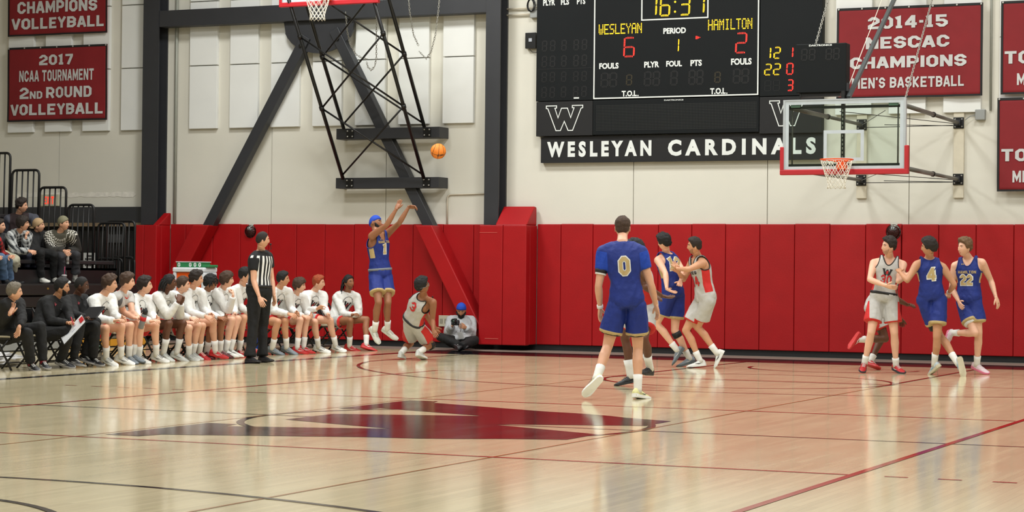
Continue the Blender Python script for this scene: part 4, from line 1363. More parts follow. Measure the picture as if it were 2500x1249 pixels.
def beard_pts(kind):
    line = np.interp(HAZ, [0, 12, 20, 34, 60, 75, 90], [-.05, -.05, -.052, -.046, -.02, .0, .0])
    m = smooth01((line - HPTS[:, 2]) / .010) * smooth01((84 - HAZ) / 8)
    lip = np.exp(-((HPTS[:, 2] + .068) / .010) ** 2) * np.exp(-(HPTS[:, 0] / .020) ** 2) * (HDIR[:, 1] > 0)
    m = m * (1 - .9 * smooth01(lip * 1.6))
    T = {'stubble': .0035, 'short': .006, 'full': .016, 'long': .026}[kind]
    off = m * T - (1 - m) * .012
    out = HPTS + HDIR * off[:, None]
    if kind in ('full', 'long'):
        low = smooth01((-HPTS[:, 2] - .07) / .05) * m
        out[:, 2] -= low * (.035 if kind == 'full' else .07)
        out[:, 1] += low * .02
    return out

def new_obj(name, verts, faces, mats, parent, smooth=True, mi=None, uv=None):
    me = bpy.data.meshes.new(name)
    me.from_pydata([tuple(map(float, p)) for p in verts], [], faces)
    for q in (mats if isinstance(mats, (list, tuple)) else [mats]):
        me.materials.append(q)
    if mi is not None:
        me.polygons.foreach_set('material_index', mi)
    if smooth:
        me.polygons.foreach_set('use_smooth', [True] * len(me.polygons))
    me.update()
    o = bpy.data.objects.new(name, me)
    COL.objects.link(o)
    o.parent = parent
    return o
def put_mesh(name, me, mats, parent, base):
    co = co_of(me) - np.asarray(base)
    me.vertices.foreach_set('co', co.ravel())
    me.materials.clear()
    for q in (mats if isinstance(mats, (list, tuple)) else [mats]):
        me.materials.append(q)
    me.polygons.foreach_set('use_smooth', [True] * len(me.polygons))
    me.update()
    o = bpy.data.objects.new(name, me)
    COL.objects.link(o)
    o.parent = parent
    return o

SKIN = {'fair': (226, 176, 148), 'light': (216, 164, 134), 'tan': (190, 138, 104), 'olive': (204, 150, 116), 'brown': (150, 100, 70), 'deep': (98, 62, 44), 'dark': (84, 54, 40)}
def skin_mat(k):
    return M('skin_' + k, SKIN[k], .5, var=.06, scale=9, spec=.4)

def hand_mesh(mb, wr, tp, thumb, curl, s, sd=1):
    """palm, four fingers of unequal length and a thumb off the side of the palm"""
    d = nv(tp - wr)
    th = thumb - d * np.dot(thumb, d)
    th = nv(th)
    nrm = np.cross(th, d) * sd     # palm normal: fingers curl towards it
    side = th
    L_ = np.linalg.norm(tp - wr)
    k = .185 * s
    palm_c = wr + d * .052 * s
    rings = []
    for f, w, t in ((-.012, .024, .020), (.01, .030, .019), (.05, .041, .017), (.085, .040, .014), (.098, .034, .010)):
        rings.append(super_ring(wr + d * f * s, side, nrm, w * s, t * s, 12, 2.6))
    loft(mb, rings)
    for i, (o, ln, sp) in enumerate(((.030, .074, .16), (.010, .084, .04), (-.010, .078, -.06), (-.029, .060, -.2))):
        p = wr + d * .092 * s + side * o * s
        dirv = nv(d + side * sp * .4)
        pts, rad = [p - dirv * .012 * s, p], [.0095 * s, .0098 * s]
        a = 0.0
        for q, (fr, da) in enumerate(((.44, .55), (.32, .8), (.24, .6))):
            a += curl * da
            dd = dirv * math.cos(a) + nrm * math.sin(a)
            p = p + dd * ln * fr * s
            pts.append(p)
            rad.append((.0092, .0085, .0062)[q] * s)
        mb.tube(pts, rad, 7)
    p = wr + d * .03 * s + side * .028 * s
    pts, rad = [p], [.014 * s]
    dirv = nv(d * .7 + side * (.75 - .3 * curl) + nrm * .35 * (curl + .2))
    for ln, r_ in ((.036, .0125), (.03, .0105), (.022, .0075)):
        p = p + dirv * ln * s
        pts.append(p)
        rad.append(r_ * s)
        dirv = nv(dirv + d * .35 + nrm * .25 * curl)
    mb.tube(pts, rad, 7)

def project_print(verts2, faces, c, right, up, nrm, bvh, name, mat, parent, base, cuts=2, off=.006, core=None):
    """lay flat lettering on a garment surface"""
    bm = bmesh.new()
    bv = [bm.verts.new((p[0], p[1], 0)) for p in verts2]
    for f in faces:
        try:
            bm.faces.new([bv[i] for i in f])
        except ValueError:
            pass
    if cuts:
        bmesh.ops.triangulate(bm, faces=[f for f in bm.faces if len(f.verts) > 4])
        bmesh.ops.subdivide_edges(bm, edges=bm.edges[:], cuts=cuts, use_grid_fill=True)
    c, right, up, nrm = (np.asarray(q, float) for q in (c, right, up, nrm))
    vs = []
    last = 0.0
    for v in bm.verts:
        p = c + right * v.co.x + up * v.co.y
        o = Vector(p + nrm * .35)
        h = bvh.ray_cast(o, Vector(-nrm), .7)
        if h[0] is not None:
            last = np.dot(np.array(h[0]) - p, nrm)
        if core is not None:
            h2 = core.ray_cast(o, Vector(-nrm), .7)
            if h2[0] is not None:
                l2 = np.dot(np.array(h2[0]) - p, nrm)
                if h[0] is None or abs(last - l2) > .03:
                    last = l2
        vs.append(p + nrm * (last + off) - np.asarray(base))
    bm.verts.index_update()
    fs = [tuple(v.index for v in f.verts) for f in bm.faces]
    bm.free()
    return new_obj(name, vs, fs, mat, parent, False)

def make_shoe(P, a, an, to, kn, up_c, sole_c, s, parent, base, high=False, name='shoe', accent=None):
    an, to, kn = (np.asarray(q, float) for q in (an, to, kn))
    fd = to - an
    shank = nv(kn - an)
    x = np.cross(nv(fd), shank)
    if np.linalg.norm(x) < .15:
        x = np.cross(nv(fd), np.asarray(P['face']))
    x = nv(x)
    f0 = nv(fd)
    u0 = np.cross(x, f0)
    ang = math.atan2(.062, .19)
    fwd = f0 * math.cos(ang) + u0 * math.sin(ang)
    up = np.cross(x, fwd)
    org = an - up * .082 * s
    def W(px, py, pz):
        return org + x * px * s + fwd * py * s + up * pz * s
    prof = [(-.078, .018, .06), (-.07, .030, .085), (-.045, .036, .105 if not high else .13), (-.01, .039, .108 if not high else .135), (.03, .042, .094), (.075, .046, .074), (.12, .049, .058), (.16, .048, .049), (.19, .041, .042), (.21, .026, .034), (.218, .010, .028)]
    mb = MB()
    rings = []
    for (py, w, h) in prof:
        r_ = []
        for i in range(12):
            q = 2 * math.pi * i / 12
            cx, cz = math.cos(q), math.sin(q)
            zz = .016 + (h - .016) * (cz if cz > 0 else 0) if cz > 0 else .016
            r_.append(W(w * math.copysign(abs(cx) ** .75, cx), py, zz))
        rings.append(r_)
    loft(mb, rings)
    o = mb.build(name, M('shoe_%d_%d_%d' % up_c, up_c, .55, var=.08, scale=30), parent, True, base=base)
    sm = MB()
    out = [(-.083, .0), (-.076, .026), (-.05, .039), (0, .042), (.05, .046), (.11, .053), (.16, .053), (.195, .044), (.218, .026), (.226, .0)]
    pl = [(w, y) for y, w in out] + [(-w, y) for y, w in out[-2:0:-1]]
    lo = [W(px * .94, py, 0.0 + (.012 if py > .19 else 0)) for px, py in pl]
    mi_ = [W(px, py, .012) for px, py in pl]
    hi = [W(px * .97, py, .030 + (.012 if py < -.03 else 0)) for px, py in pl]
    loft(sm, [lo, mi_, hi])
    so = sm.build('sole', M('sole_%d_%d_%d' % sole_c, sole_c, .5), o, base=base)
    lc = MB()
    for i in range(5):
        yy = .035 + i * .018
        zz = .094 - (yy - .03) * .42
        lc.tube([W(-.022, yy, zz - .004), W(0, yy + .004, zz + .004), W(.022, yy, zz - .004)], .0035 * s, 5)
    lc.build('laces', M('laces_%d_%d_%d' % (accent or sole_c), accent or sole_c, .7), o, base=base)
    if accent:
        sw = MB()
        for sd in (-1, 1):
            sw.add([W(sd * .0475, -.01, .05), W(sd * .052, .05, .036), W(sd * .046, .11, .052), W(sd * .052, .05, .048)], [(0, 1, 2, 3)])
        sw.build('side_mark', M('mark_%d_%d_%d' % accent, accent, .5), o, base=base, normals=False)
    return o

def build_person(key, W_):
    P = PEOPLE[key]
    J = {k: np.array(v) for k, v in P['j'].items()}
    s = P['H'] / 1.9
    face = np.array(P['face'])
    look = nv(np.array(P['look']))
    pel, nk = J['pel'], J['nk']
    zmin = min(J['anR'][2], J['anL'][2], J['toR'][2], J['toL'][2])
    base = np.array([pel[0], pel[1], max(0.0, zmin - .1) if zmin > .25 else 0.0])
    root = thing('person', W_['label'], 'person', tuple(base), W_.get('group'))
    bulk = W_.get('bulk', 1.0)
    up_s = nv(nk - pel)
    bend = W_.get('bend', .015)
    rh, rs = nv(J['hipR'] - J['hipL']), nv(J['shR'] - J['shL'])
    def frame_(t):
        t_ = min(max(t, 0), 1)
        r_ = nv(rh * (1 - t_) + rs * t_)
        f_ = nv(np.cross(up_s, r_))
        r_ = np.cross(f_, up_s)
        c = pel + (nk - pel) * t - f_ * bend * 4 * t_ * (1 - t_)
        return c, r_, f_
    # ---------------------------------------------------------------- body
    mb = MB()
    rings = []
    for t in (-.03, .02, .08, .18, .28, .38, .48, .58, .68, .76, .83, .89, .94, 1.0):
        c, r_, f_ = frame_(t)
        rings.append(super_ring(c, r_, f_, np.interp(t, TT, HW) * s * bulk, np.interp(t, TT, HD) * s * bulk))
    loft(mb, rings)
    cH, uH = J['hd'], None
    u0 = nv(.55 * np.array([0, 0, 1]) + .45 * nv(J['hd'] - nk))
    uH = nv(u0 - look * np.dot(u0, look))
    rH = np.cross(look, uH)
    hs = s ** .4 * W_.get('head', 1.0)
    neck_top = cH - uH * .06 * hs - look * .018
    mb.tube([nk - up_s * .06, nk, nk * .5 + neck_top * .5, neck_top], [.07 * s, .064 * s, .056 * s, .054 * s], 12)
    for a in 'RL':
        sh, el, wr = J['sh' + a], J['el' + a], J['wr' + a]
        mb.tube([nk - up_s * .05 * s, (nk * .45 + sh * .55) - up_s * .01 * s, sh], [.06 * s, .054 * s, .058 * s], 10)
        ball(mb, sh - up_s * .008, .064 * s * bulk)
        limb(mb, sh, el, (0, .2, .45, .75, 1.0), [q * s * bulk for q in (.060, .060, .053, .045, .040)])
        ball(mb, el, .040 * s)
        limb(mb, el, wr, (0, .22, .5, .8, 1.02), [q * s for q in (.040, .044, .039, .030, .026)])
        ball(mb, J['hip' + a], .086 * s * bulk)
        if W_['legs'] != 'pants':
            hp_, kn, an = J['hip' + a], J['kn' + a], J['an' + a]
            limb(mb, hp_, kn, (0, .25, .55, .85, 1.0), [q * s for q in (.088, .087, .076, .062, .057)])
            ball(mb, kn, .057 * s)
            calf = np.cross(np.cross(kn - hp_, an - kn), an - kn) if np.linalg.norm(np.cross(kn - hp_, an - kn)) > .02 else -face
            back = -nv(face - nv(an - kn) * np.dot(face, nv(an - kn)))
            d = an - kn
            mb.tube([kn, kn + d * .16 + back * .008, kn + d * .32 + back * .016, kn + d * .55 + back * .008, kn + d * .8, an], [q * s for q in (.054, .055, .059, .049, .038, .036)], 12)
    body_me = remesh(mb, W_.get('voxel', .0135), 3, 'body')
    bc = co_of(body_me)
    bf = [tuple(p.vertices) for p in body_me.polygons]
    bpy.data.meshes.remove(body_me)
    vs = list(bc)
    fs = list(bf)
    def toW(p):
        return cH + rH * p[0] * hs + look * p[1] * hs + uH * p[2] * hs
    HM = np.stack([rH, look, uH])
    def headW(pts):
        return cH + (pts * hs) @ HM
    o_ = len(vs)
    vs += list(headW(HPTS))
    fs += [tuple(i + o_ for i in f) for f in HFAC]
    ear = MB()
    for sd in (-1, 1):
        for f in (0,):
            rr = []
            for (dx, sc) in ((0, .8), (.006, 1.0), (.012, 1.02), (.016, .8), (.014, .5)):
                rr.append([toW((sd * (.068 + dx), -.008 + .016 * sc * math.cos(q) - dx * .6, -.002 + .031 * sc * math.sin(q))) for q in [2 * math.pi * i / 10 for i in range(10)]])
            loft(ear, rr)
        cu = W_.get('curl', (.35, .35))[0 if sd > 0 else 1]
        a = 'R' if sd > 0 else 'L'
        wr, tp = J['wr' + a], J['tp' + a]
        fc = nv(frame_(.7)[2] * .8 + np.array([0, 0, .5]) + (-frame_(.7)[1] * sd) * .5)
        if 'thumb' + a in W_:
            fc = nv(np.array(W_['thumb' + a], float))
        tt = fc - nv(tp - wr) * np.dot(fc, nv(tp - wr))
        if np.linalg.norm(tt) < .2:
            fc = np.array([0, 0, 1.0])
        hm = MB()
        hand_mesh(hm, wr, tp, fc, cu, s * 1.02, sd)
        ear.add(hm.v, hm.f)
    o_ = len(vs)
    vs += [np.array(p) for p in ear.v]
    fs += [tuple(i + o_ for i in f) for f in ear.f]
    sk = skin_mat(W_['skin'])
    new_obj('body', np.array(vs) - base, fs, sk, root)
    # face details
    eyeM = [M('eye_white', (196, 190, 182), .3), M('eye_iris', (34, 24, 18), .25)]
    for sd in (-1, 1):
        ex, ez = .031 * sd, .012
        k = np.argmin(np.hypot(HPTS[:, 0] - ex, HPTS[:, 2] - ez) + (HDIR[:, 1] < 0) * 9)
        ey = HPTS[k, 1]
        em = MB()
        ball(em, (0, 0, 0), .0110, 8)
        ev = [toW((ex + v[0], ey - .0062 + v[1], ez + v[2] * .62)) - base for v in em.v]
        cen = [np.mean([em.v[i] for i in f], axis=0) for f in em.f]
        new_obj('eye', ev, em.f, eyeM, root, True, [1 if (c[1] > .0070 and abs(c[0]) < .0075) else 0 for c in cen])
        br = MB()
        pts = []
        for q in np.linspace(-1, 1, 5):
            bx_, bz = sd * .033 + q * .017, .034 - .004 * q * q
            k = np.argmin(np.hypot(HPTS[:, 0] - bx_, HPTS[:, 2] - bz) + (HDIR[:, 1] < 0) * 9)
            pts.append(toW((bx_, HPTS[k, 1] + .001, bz)) - base)
        br.tube(pts, [.002, .004, .0042, .004, .002], 6)
        br.build('eyebrow', M('brow_%d_%d_%d' % W_['hair'][1], W_['hair'][1], .8), root, True)
    lipc = tuple(int(v * f) for v, f in zip(SKIN[W_['skin']], (.86, .66, .64)))
    lp = MB()
    for dz, r_ in ((.0045, .0042), (-.006, .005)):
        pts = []
        for q in np.linspace(-1, 1, 7):
            bx_ = q * .022
            bz = -.068 + dz * (1 - .7 * q * q)
            k = np.argmin(np.hypot(HPTS[:, 0] - bx_, HPTS[:, 2] - bz) + (HDIR[:, 1] < 0) * 9)
            pts.append(toW((bx_, HPTS[k, 1] + .0005, bz)) - base)
        lp.tube(pts, [r_ * .3, r_ * .8, r_, r_, r_, r_ * .8, r_ * .3], 6)
    lp.build('lips', M('lips_' + W_['skin'], lipc, .45), root, True)
    # hair and beard
    style, hc = W_['hair'][:2]
    nm = {'cap': 'cap', 'durag': 'head_wrap', 'turban': 'turban'}.get(style, 'hair')
    covc = W_['hair'][2] if len(W_['hair']) > 2 else hc
    hm_ = M(nm + '_%d_%d_%d' % covc, covc, .75 if nm == 'hair' else .8, var=.3 if nm == 'hair' else .06, scale=60 if nm == 'hair' else 20, bump=.5 if nm == 'hair' else .1, bscale=140)
    ho = new_obj(nm, headW(hair_pts(style, sum(map(ord, key)) * .37)) - base, HFAC, hm_, root)
    if style == 'cap':
        bk = MB()
        for q0 in (1,):
            ring0, ring1 = [], []
            for q in np.linspace(-1, 1, 9):
                a = math.pi + q * .75
                ring0.append((math.sin(a) * .084, math.cos(a) * .105, -.012 + .004 * (1 - q * q)))
                ring1.append((math.sin(a) * .10 * (1 if abs(q) < .99 else .9), math.cos(a) * .105 - .06 * (1 - q * q), -.03))
            n_ = len(ring0)
            up_, dn = [toW(p) - base for p in ring0 + ring1], [toW((p[0], p[1], p[2] - .006)) - base for p in ring0 + ring1]
            bk.add(up_ + dn, [(i, i + 1, n_ + i + 1, n_ + i) for i in range(n_ - 1)] + [(2 * n_ + i, 3 * n_ + i, 3 * n_ + i + 1, 2 * n_ + i + 1) for i in range(n_ - 1)] + [(n_ + i, n_ + i + 1, 3 * n_ + i + 1, 3 * n_ + i) for i in range(n_ - 1)])
        bk.build('peak', hm_, ho, True)
        new_obj('hair', headW(hair_pts('buzz', 3.0)) - base, HFAC, M('hair_%d_%d_%d' % hc, hc, .75, var=.3, scale=60), root)
    if style in ('tied', 'twist'):
        dm = MB()
        rnd = random.Random(key)
        n_ = 26 if style == 'tied' else 44
        for i in range(n_):
            if style == 'tied':
                a = math.radians(rnd.uniform(110, 250))
                z0 = rnd.uniform(-.03, .07)
                L_ = rnd.uniform(.10, .18)
            else:
                a = math.radians(rnd.uniform(-180, 180))
                z0 = rnd.uniform(.03, .10)
                L_ = rnd.uniform(.05, .09)
            cr_ = math.sqrt(max(.05, 1 - (z0 / .125) ** 2))
            p = np.array((math.sin(a) * .088 * cr_, math.cos(a) * .108 * cr_, z0 + .01))
            out = np.array((math.sin(a), math.cos(a), .15))
            pts = [p * .95]
            for q in range(4):
                out = out * .55 + np.array((0, -.12 if style == 'tied' else 0, -.75))
                p = p + nv(out) * L_ / 4
                pts.append(p.copy())
            dm.tube([toW(q) - base for q in pts], [.009, .009, .0085, .008, .005], 5)
        dm.build('dreadlocks', hm_, ho, True)
    if W_.get('beard'):
        bcol = hc if W_['beard'] != 'stubble' else tuple(int(a_ * .78 + b_ * .22) for a_, b_ in zip(SKIN[W_['skin']], hc))
        new_obj('beard', headW(beard_pts(W_['beard'])) - base, HFAC, M('beard_%d_%d_%d' % bcol, bcol, .8, var=.25, scale=70, bump=.4, bscale=150), root)
    # ---------------------------------------------------------------- upper garment
    def spine_coords(co):
        d = co - pel
        t = d @ up_s / np.linalg.norm(nk - pel)
        r_ = nv(rh * .3 + rs)
        f_ = nv(np.cross(up_s, r_))
        r_ = np.cross(f_, up_s)
        return t, d @ r_, d @ f_
    def arm_coords(co, a):
        sh, el, wr = J['sh' + a], J['el' + a], J['wr' + a]
        d1 = nv(el - sh)
        q = co - sh
        t1 = q @ d1
        r1 = np.linalg.norm(q - t1[:, None] * d1, axis=1)
        return t1 / np.linalg.norm(el - sh), r1
    def wrinkle(me, amp, fq, axis):
        """soft folds: ridged noise drawn out along an axis"""
        co = co_of(me)
        no = np.empty(len(me.vertices) * 3)
        me.vertices.foreach_get('normal', no)
        no = no.reshape(-1, 3)
        sd = sum(map(ord, key)) * .13
        al = co @ axis
        q = (co - np.outer(al, axis) * .62) * fq + sd
        off = np.empty(len(q))
        for i_, p in enumerate(q):
            v = Vector(p)
            r_ = 1 - 2.1 * abs(noise.noise(v))
            off[i_] = .25 + .75 * (r_ - .45) + .8 * noise.noise(v * .55) + .25 * noise.noise(v * 2.3)
        off = np.maximum(off, -.25)
        me.vertices.foreach_set('co', (co + no * (off * amp)[:, None]).ravel())
        me.update()
    top = W_['top']
    kind = top['kind']
    g = MB()
    e = top.get('ease', .014 if kind == 'tank' else .017)
    rings = []
    t_lo = top.get('hem', -.05 if kind == 'tank' else -.08)
    for t in np.linspace(t_lo, {'hoodie': 1.03}.get(kind, 1.0), 18):
        c, r_, f_ = frame_(t)
        w, dp = np.interp(t, TT, HW) * s * bulk + e, np.interp(t, TT, HD) * s * bulk + e
        if t < .3:
            w, dp = w + .006, dp + .006
        rings.append(super_ring(c, r_, f_, w, dp))
    loft(g, rings)
    core = BVHTree.FromPolygons([Vector(p) for p in g.v], g.f)
    if kind == 'tank':
        for a in 'RL':
            sh = J['sh' + a]
            g.tube([nk - up_s * .05 * s, nk * .5 + sh * .5 + up_s * .002, sh], [.062 * s + e, .058 * s + e * .9, .06 * s + e], 12)
    else:
        frac = {'tee': (.52, 0), 'long': (1, .93), 'hoodie': (1, .97), 'vest': (.0, 0)}[kind]
        for a in 'RL':
            sh, el, wr = J['sh' + a], J['el' + a], J['wr' + a]
            ball(g, sh - up_s * .006, .064 * s * bulk + e)
            g.tube([nk - up_s * .05 * s, (nk * .45 + sh * .55), sh], [.064 * s + e * .6, .056 * s + e * .8, .06 * s + e], 10)
            f1 = frac[0]
            if f1:
                fl = top.get('flare', 0)
                limb(g, sh, sh + (el - sh) * f1, (0, .3, .7, 1.0), [(q * s * bulk + e) for q in (.062, .060 + fl, .052 + fl, (.048 if f1 < 1 else .041) + fl)])
                if f1 >= 1:
                    ball(g, el, .042 * s + e)
                    limb(g, el, el + (wr - el) * frac[1], (0, .25, .6, 1.0), [(q * s + e * .9) for q in (.042, .045, .038, .029)])
    if kind == 'hoodie':
        c, r_, f_ = frame_(.98)
        g.tube([c - f_ * .05 + r_ * .09 + up_s * .02, c - f_ * .10 + r_ * .04 + up_s * .0, c - f_ * .11 - up_s * .01, c - f_ * .10 - r_ * .04, c - f_ * .05 - r_ * .09 + up_s * .02], [.03, .045, .05, .045, .03], 10)
    me = remesh(g, W_.get('gvoxel', .0145), 3, top.get('name', 'shirt'))
    wrinkle(me, top.get('wr', .006), 13, nv(up_s + rs * .5))
    trims = []
    if kind == 'tank':
        tq, aq, fq_ = spine_coords(co_of(me))
        aq, fq_ = aq / s, fq_ / s
        lim = np.interp(tq, [.52, .64, .74, .85, 1.05], [.30, .190, .152, .132, .122])
        k_ = np.clip((fq_ + .03) / .06, 0, 1)
        nb = .93 - .135 * k_
        neck = (tq - nb - (1.0 - nb) * (aq / .088) ** 2 * 1.02) * .5
        me, trims = clip_mesh(me, np.maximum(np.abs(aq) - lim, neck))
    co = co_of(me)
    tC, aC, fC = spine_coords(co)
    mats = [top['mat']] + list(top.get('mats', ()))
    bvh = BVHTree.FromPolygons([Vector(p) for p in co], [tuple(p.vertices) for p in me.polygons])
    if top.get('zones'):
        armq = {a: arm_coords(co, a) for a in 'RL'}
        set_zone(me, top['zones'](tC, aC / s, fC / s, armq))
    shirt = put_mesh(top.get('name', 'shirt'), me, mats, root, base)
    if top.get('uv'):
        ang = np.arctan2(aC, fC + .02)
        L_ = np.linalg.norm(nk - pel)
        uu = ang * .14 if top['uv'] != 'flat' else aC
        vv = (1.0 - tC) * L_
        if top['uv'] == 'yoke':
            dn = co - (nk - up_s * .0)
            vv = np.linalg.norm(dn, axis=1) - .05
            uu = np.arctan2(aC, fC) * .2
        lay = shirt.data.uv_layers.new(name='UVMap')
        li = np.empty(len(shirt.data.loops), dtype=np.int32)
        shirt.data.loops.foreach_get('vertex_index', li)
        lay.data.foreach_set('uv', np.stack([uu[li], vv[li]], 1).ravel())
    for lp in trims:
        lp = lp[::2]
        for _ in range(4):
            lp = lp * .5 + (np.roll(lp, 1, 0) + np.roll(lp, -1, 0)) * .25
        MB().tube([p - base for p in lp], .0075 * s, 6, True).build('trim', top.get('trim', top['mat']), shirt, True)
    if top.get('collar') and kind != 'tank':
        c, r_, f_ = frame_(.985)
        pts = []
        vdeep = top.get('vneck', .03 if kind != 'tank' else .075)
        if kind == 'tank':
            c = frame_(.965)[0]
        for i in range(20):
            q = 2 * math.pi * i / 20
            fy = math.sin(q)
            p = c + r_ * (.074 * s * math.cos(q)) + f_ * (.066 * s * fy + (.02 if fy > 0 else 0) * fy) - up_s * (vdeep * max(0, fy) ** 2)
            h = bvh.find_nearest(Vector(p))
            if h[0] is not None:
                p = np.array(h[0]) * .8 + p * .2
            pts.append(p - base)
        MB().tube(pts, .009 * s, 6, True).build('collar', top['collar'], shirt, True)
    # prints
    for pr in W_.get('prints', ()):
        sd = pr.get('side', 'front')
        c, r_, f_ = frame_(pr['t'])
        n_ = f_ if sd == 'front' else -f_
        rt = -r_ if sd == 'front' else r_
        w, h = pr['w'] * s, pr['h'] * s
        c = c + rt * pr.get('dx', 0) * s
        geo = pr['geo']
        v2, f2 = fit_text(geo, -w / 2, w / 2, -h / 2, h / 2)
        if pr.get('outline'):
            geo2 = pr['outline'][0]
            k_ = pr['outline'][2]
            v3, f3 = fit_text(geo2, -w / 2 - k_, w / 2 + k_, -h / 2 - k_, h / 2 + k_)
            project_print(v3, f3, c, rt, up_s, n_, bvh, 'number_outline', pr['outline'][1], shirt, base, pr.get('cuts', 2), .005, core)
        project_print(v2, f2, c, rt, up_s, n_, bvh, pr.get('name', 'number'), pr['mat'], shirt, base, pr.get('cuts', 2), .009, core)
    # ---------------------------------------------------------------- lower garment
    bt = W_['bottom']
    g = MB()
    rings = []
    eb = bt.get('ease', .020)
    for t in np.linspace(-.10, bt.get('waist', .12), 8):
        c, r_, f_ = frame_(t)
        rings.append(super_ring(c, r_, f_, np.interp(t, TT, HW) * s * bulk + eb, np.interp(t, TT, HD) * s * bulk + eb))
    loft(g, rings)
    fr = bt.get('len', .68)
    for a in 'RL':
        hp_, kn, an = J['hip' + a], J['kn' + a], J['an' + a]
        ball(g, hp_, .096 * s * bulk + eb * .6)
        if W_['legs'] == 'pants':
            limb(g, hp_, kn, (0, .25, .6, 1.0), [q * s + .012 for q in (.098, .094, .080, .064)])
            ball(g, kn, .066 * s + .01)
            lg = bt.get('leg', .056)
            limb(g, kn, kn + (an - kn) * bt.get('plen', .97), (0, .3, .65, 1.0), [q * s + .010 for q in (.062, .064, .058, lg)])
        else:
            fl = bt.get('flare', .0)
            dn = np.array([0, 0, -1.0]) * (.02 if abs(nv(kn - hp_)[2]) < .6 else 0)
            pts = [hp_ + (kn - hp_) * f + dn * f for f in (0, .3, .6, 1.0)] if False else [hp_ + (kn - hp_) * fr * f + dn * f for f in (0, .35, .7, 1.0)]
            g.tube(pts, [q * s + fl * k for k, q in enumerate((.104, .108, .112, .114))], 14)
    me = remesh(g, W_.get('gvoxel', .0145), 3, bt.get('name', 'shorts'))
    wrinkle(me, bt.get('wr', .007), 12, nv((J['knR'] + J['knL']) * .5 - pel))
    co = co_of(me)
    mats = [bt['mat']] + list(bt.get('mats', ()))
    if bt.get('zones'):
        q = {}
        for a in 'RL':
            hp_, kn = J['hip' + a], J['kn' + a]
            d = nv(kn - hp_)
            dd = co - hp_
            t1 = dd @ d
            r1 = np.linalg.norm(dd - t1[:, None] * d, axis=1)
            lat = nv(rh) * (1 if a == 'R' else -1)
            q[a] = (t1 / (np.linalg.norm(kn - hp_) * fr), r1, (dd @ lat) / .1)
        set_zone(me, bt['zones'](q))
    so = put_mesh(bt.get('name', 'shorts'), me, mats, root, base)
    if bt.get('belt'):
        c, r_, f_ = frame_(bt.get('waist', .12))
        w, dp = np.interp(.12, TT, HW) * s * bulk + eb + .012, np.interp(.12, TT, HD) * s * bulk + eb + .012
        m_ = MB()
        loft(m_, [[p - base for p in super_ring(c - up_s * q, r_, f_, w, dp, 24)] for q in (.025, -.012)])
        m_.build('waistband', bt['belt'], so, True)
    # ---------------------------------------------------------------- socks and shoes
    for k, a in enumerate('RL'):
        hp_, kn, an, to = J['hip' + a], J['kn' + a], J['an' + a], J['to' + a]
        if W_.get('socks'):
            sl = W_.get('sock_len', .17)
            d = nv(kn - an)
            m_ = MB().tube([an - d * .03, an + d * .02, an + d * sl * .6, an + d * sl], [q * s for q in (.043, .044, .047, .0515 if sl < .19 else .058)], 12)
            m_.build('sock', W_['socks'], root, True, base=base)
        sh_ = W_['shoes']
        make_shoe(P, a, an, to, kn, sh_[0], sh_[1], s * W_.get('shoe', 1.0), root, base, W_.get('high', False), accent=sh_[2] if len(sh_) > 2 else None)
    for ex in W_.get('bands', ()):
        pa, pb, f0, f1, r_, m_, nm = ex
        a_, b_ = J[pa], J[pb]
        MB().tube([a_ + (b_ - a_) * f0, a_ + (b_ - a_) * ((f0 + f1) / 2), a_ + (b_ - a_) * f1], [r_ * s, r_ * s * 1.03, r_ * s], 14).build(nm, m_, root, True, base=base)
    return dict(root=root, J=J, base=base, frame=frame_, toW=toW, look=look, uH=uH, rH=rH, s=s, shirt=shirt, bvh=bvh, up=up_s)

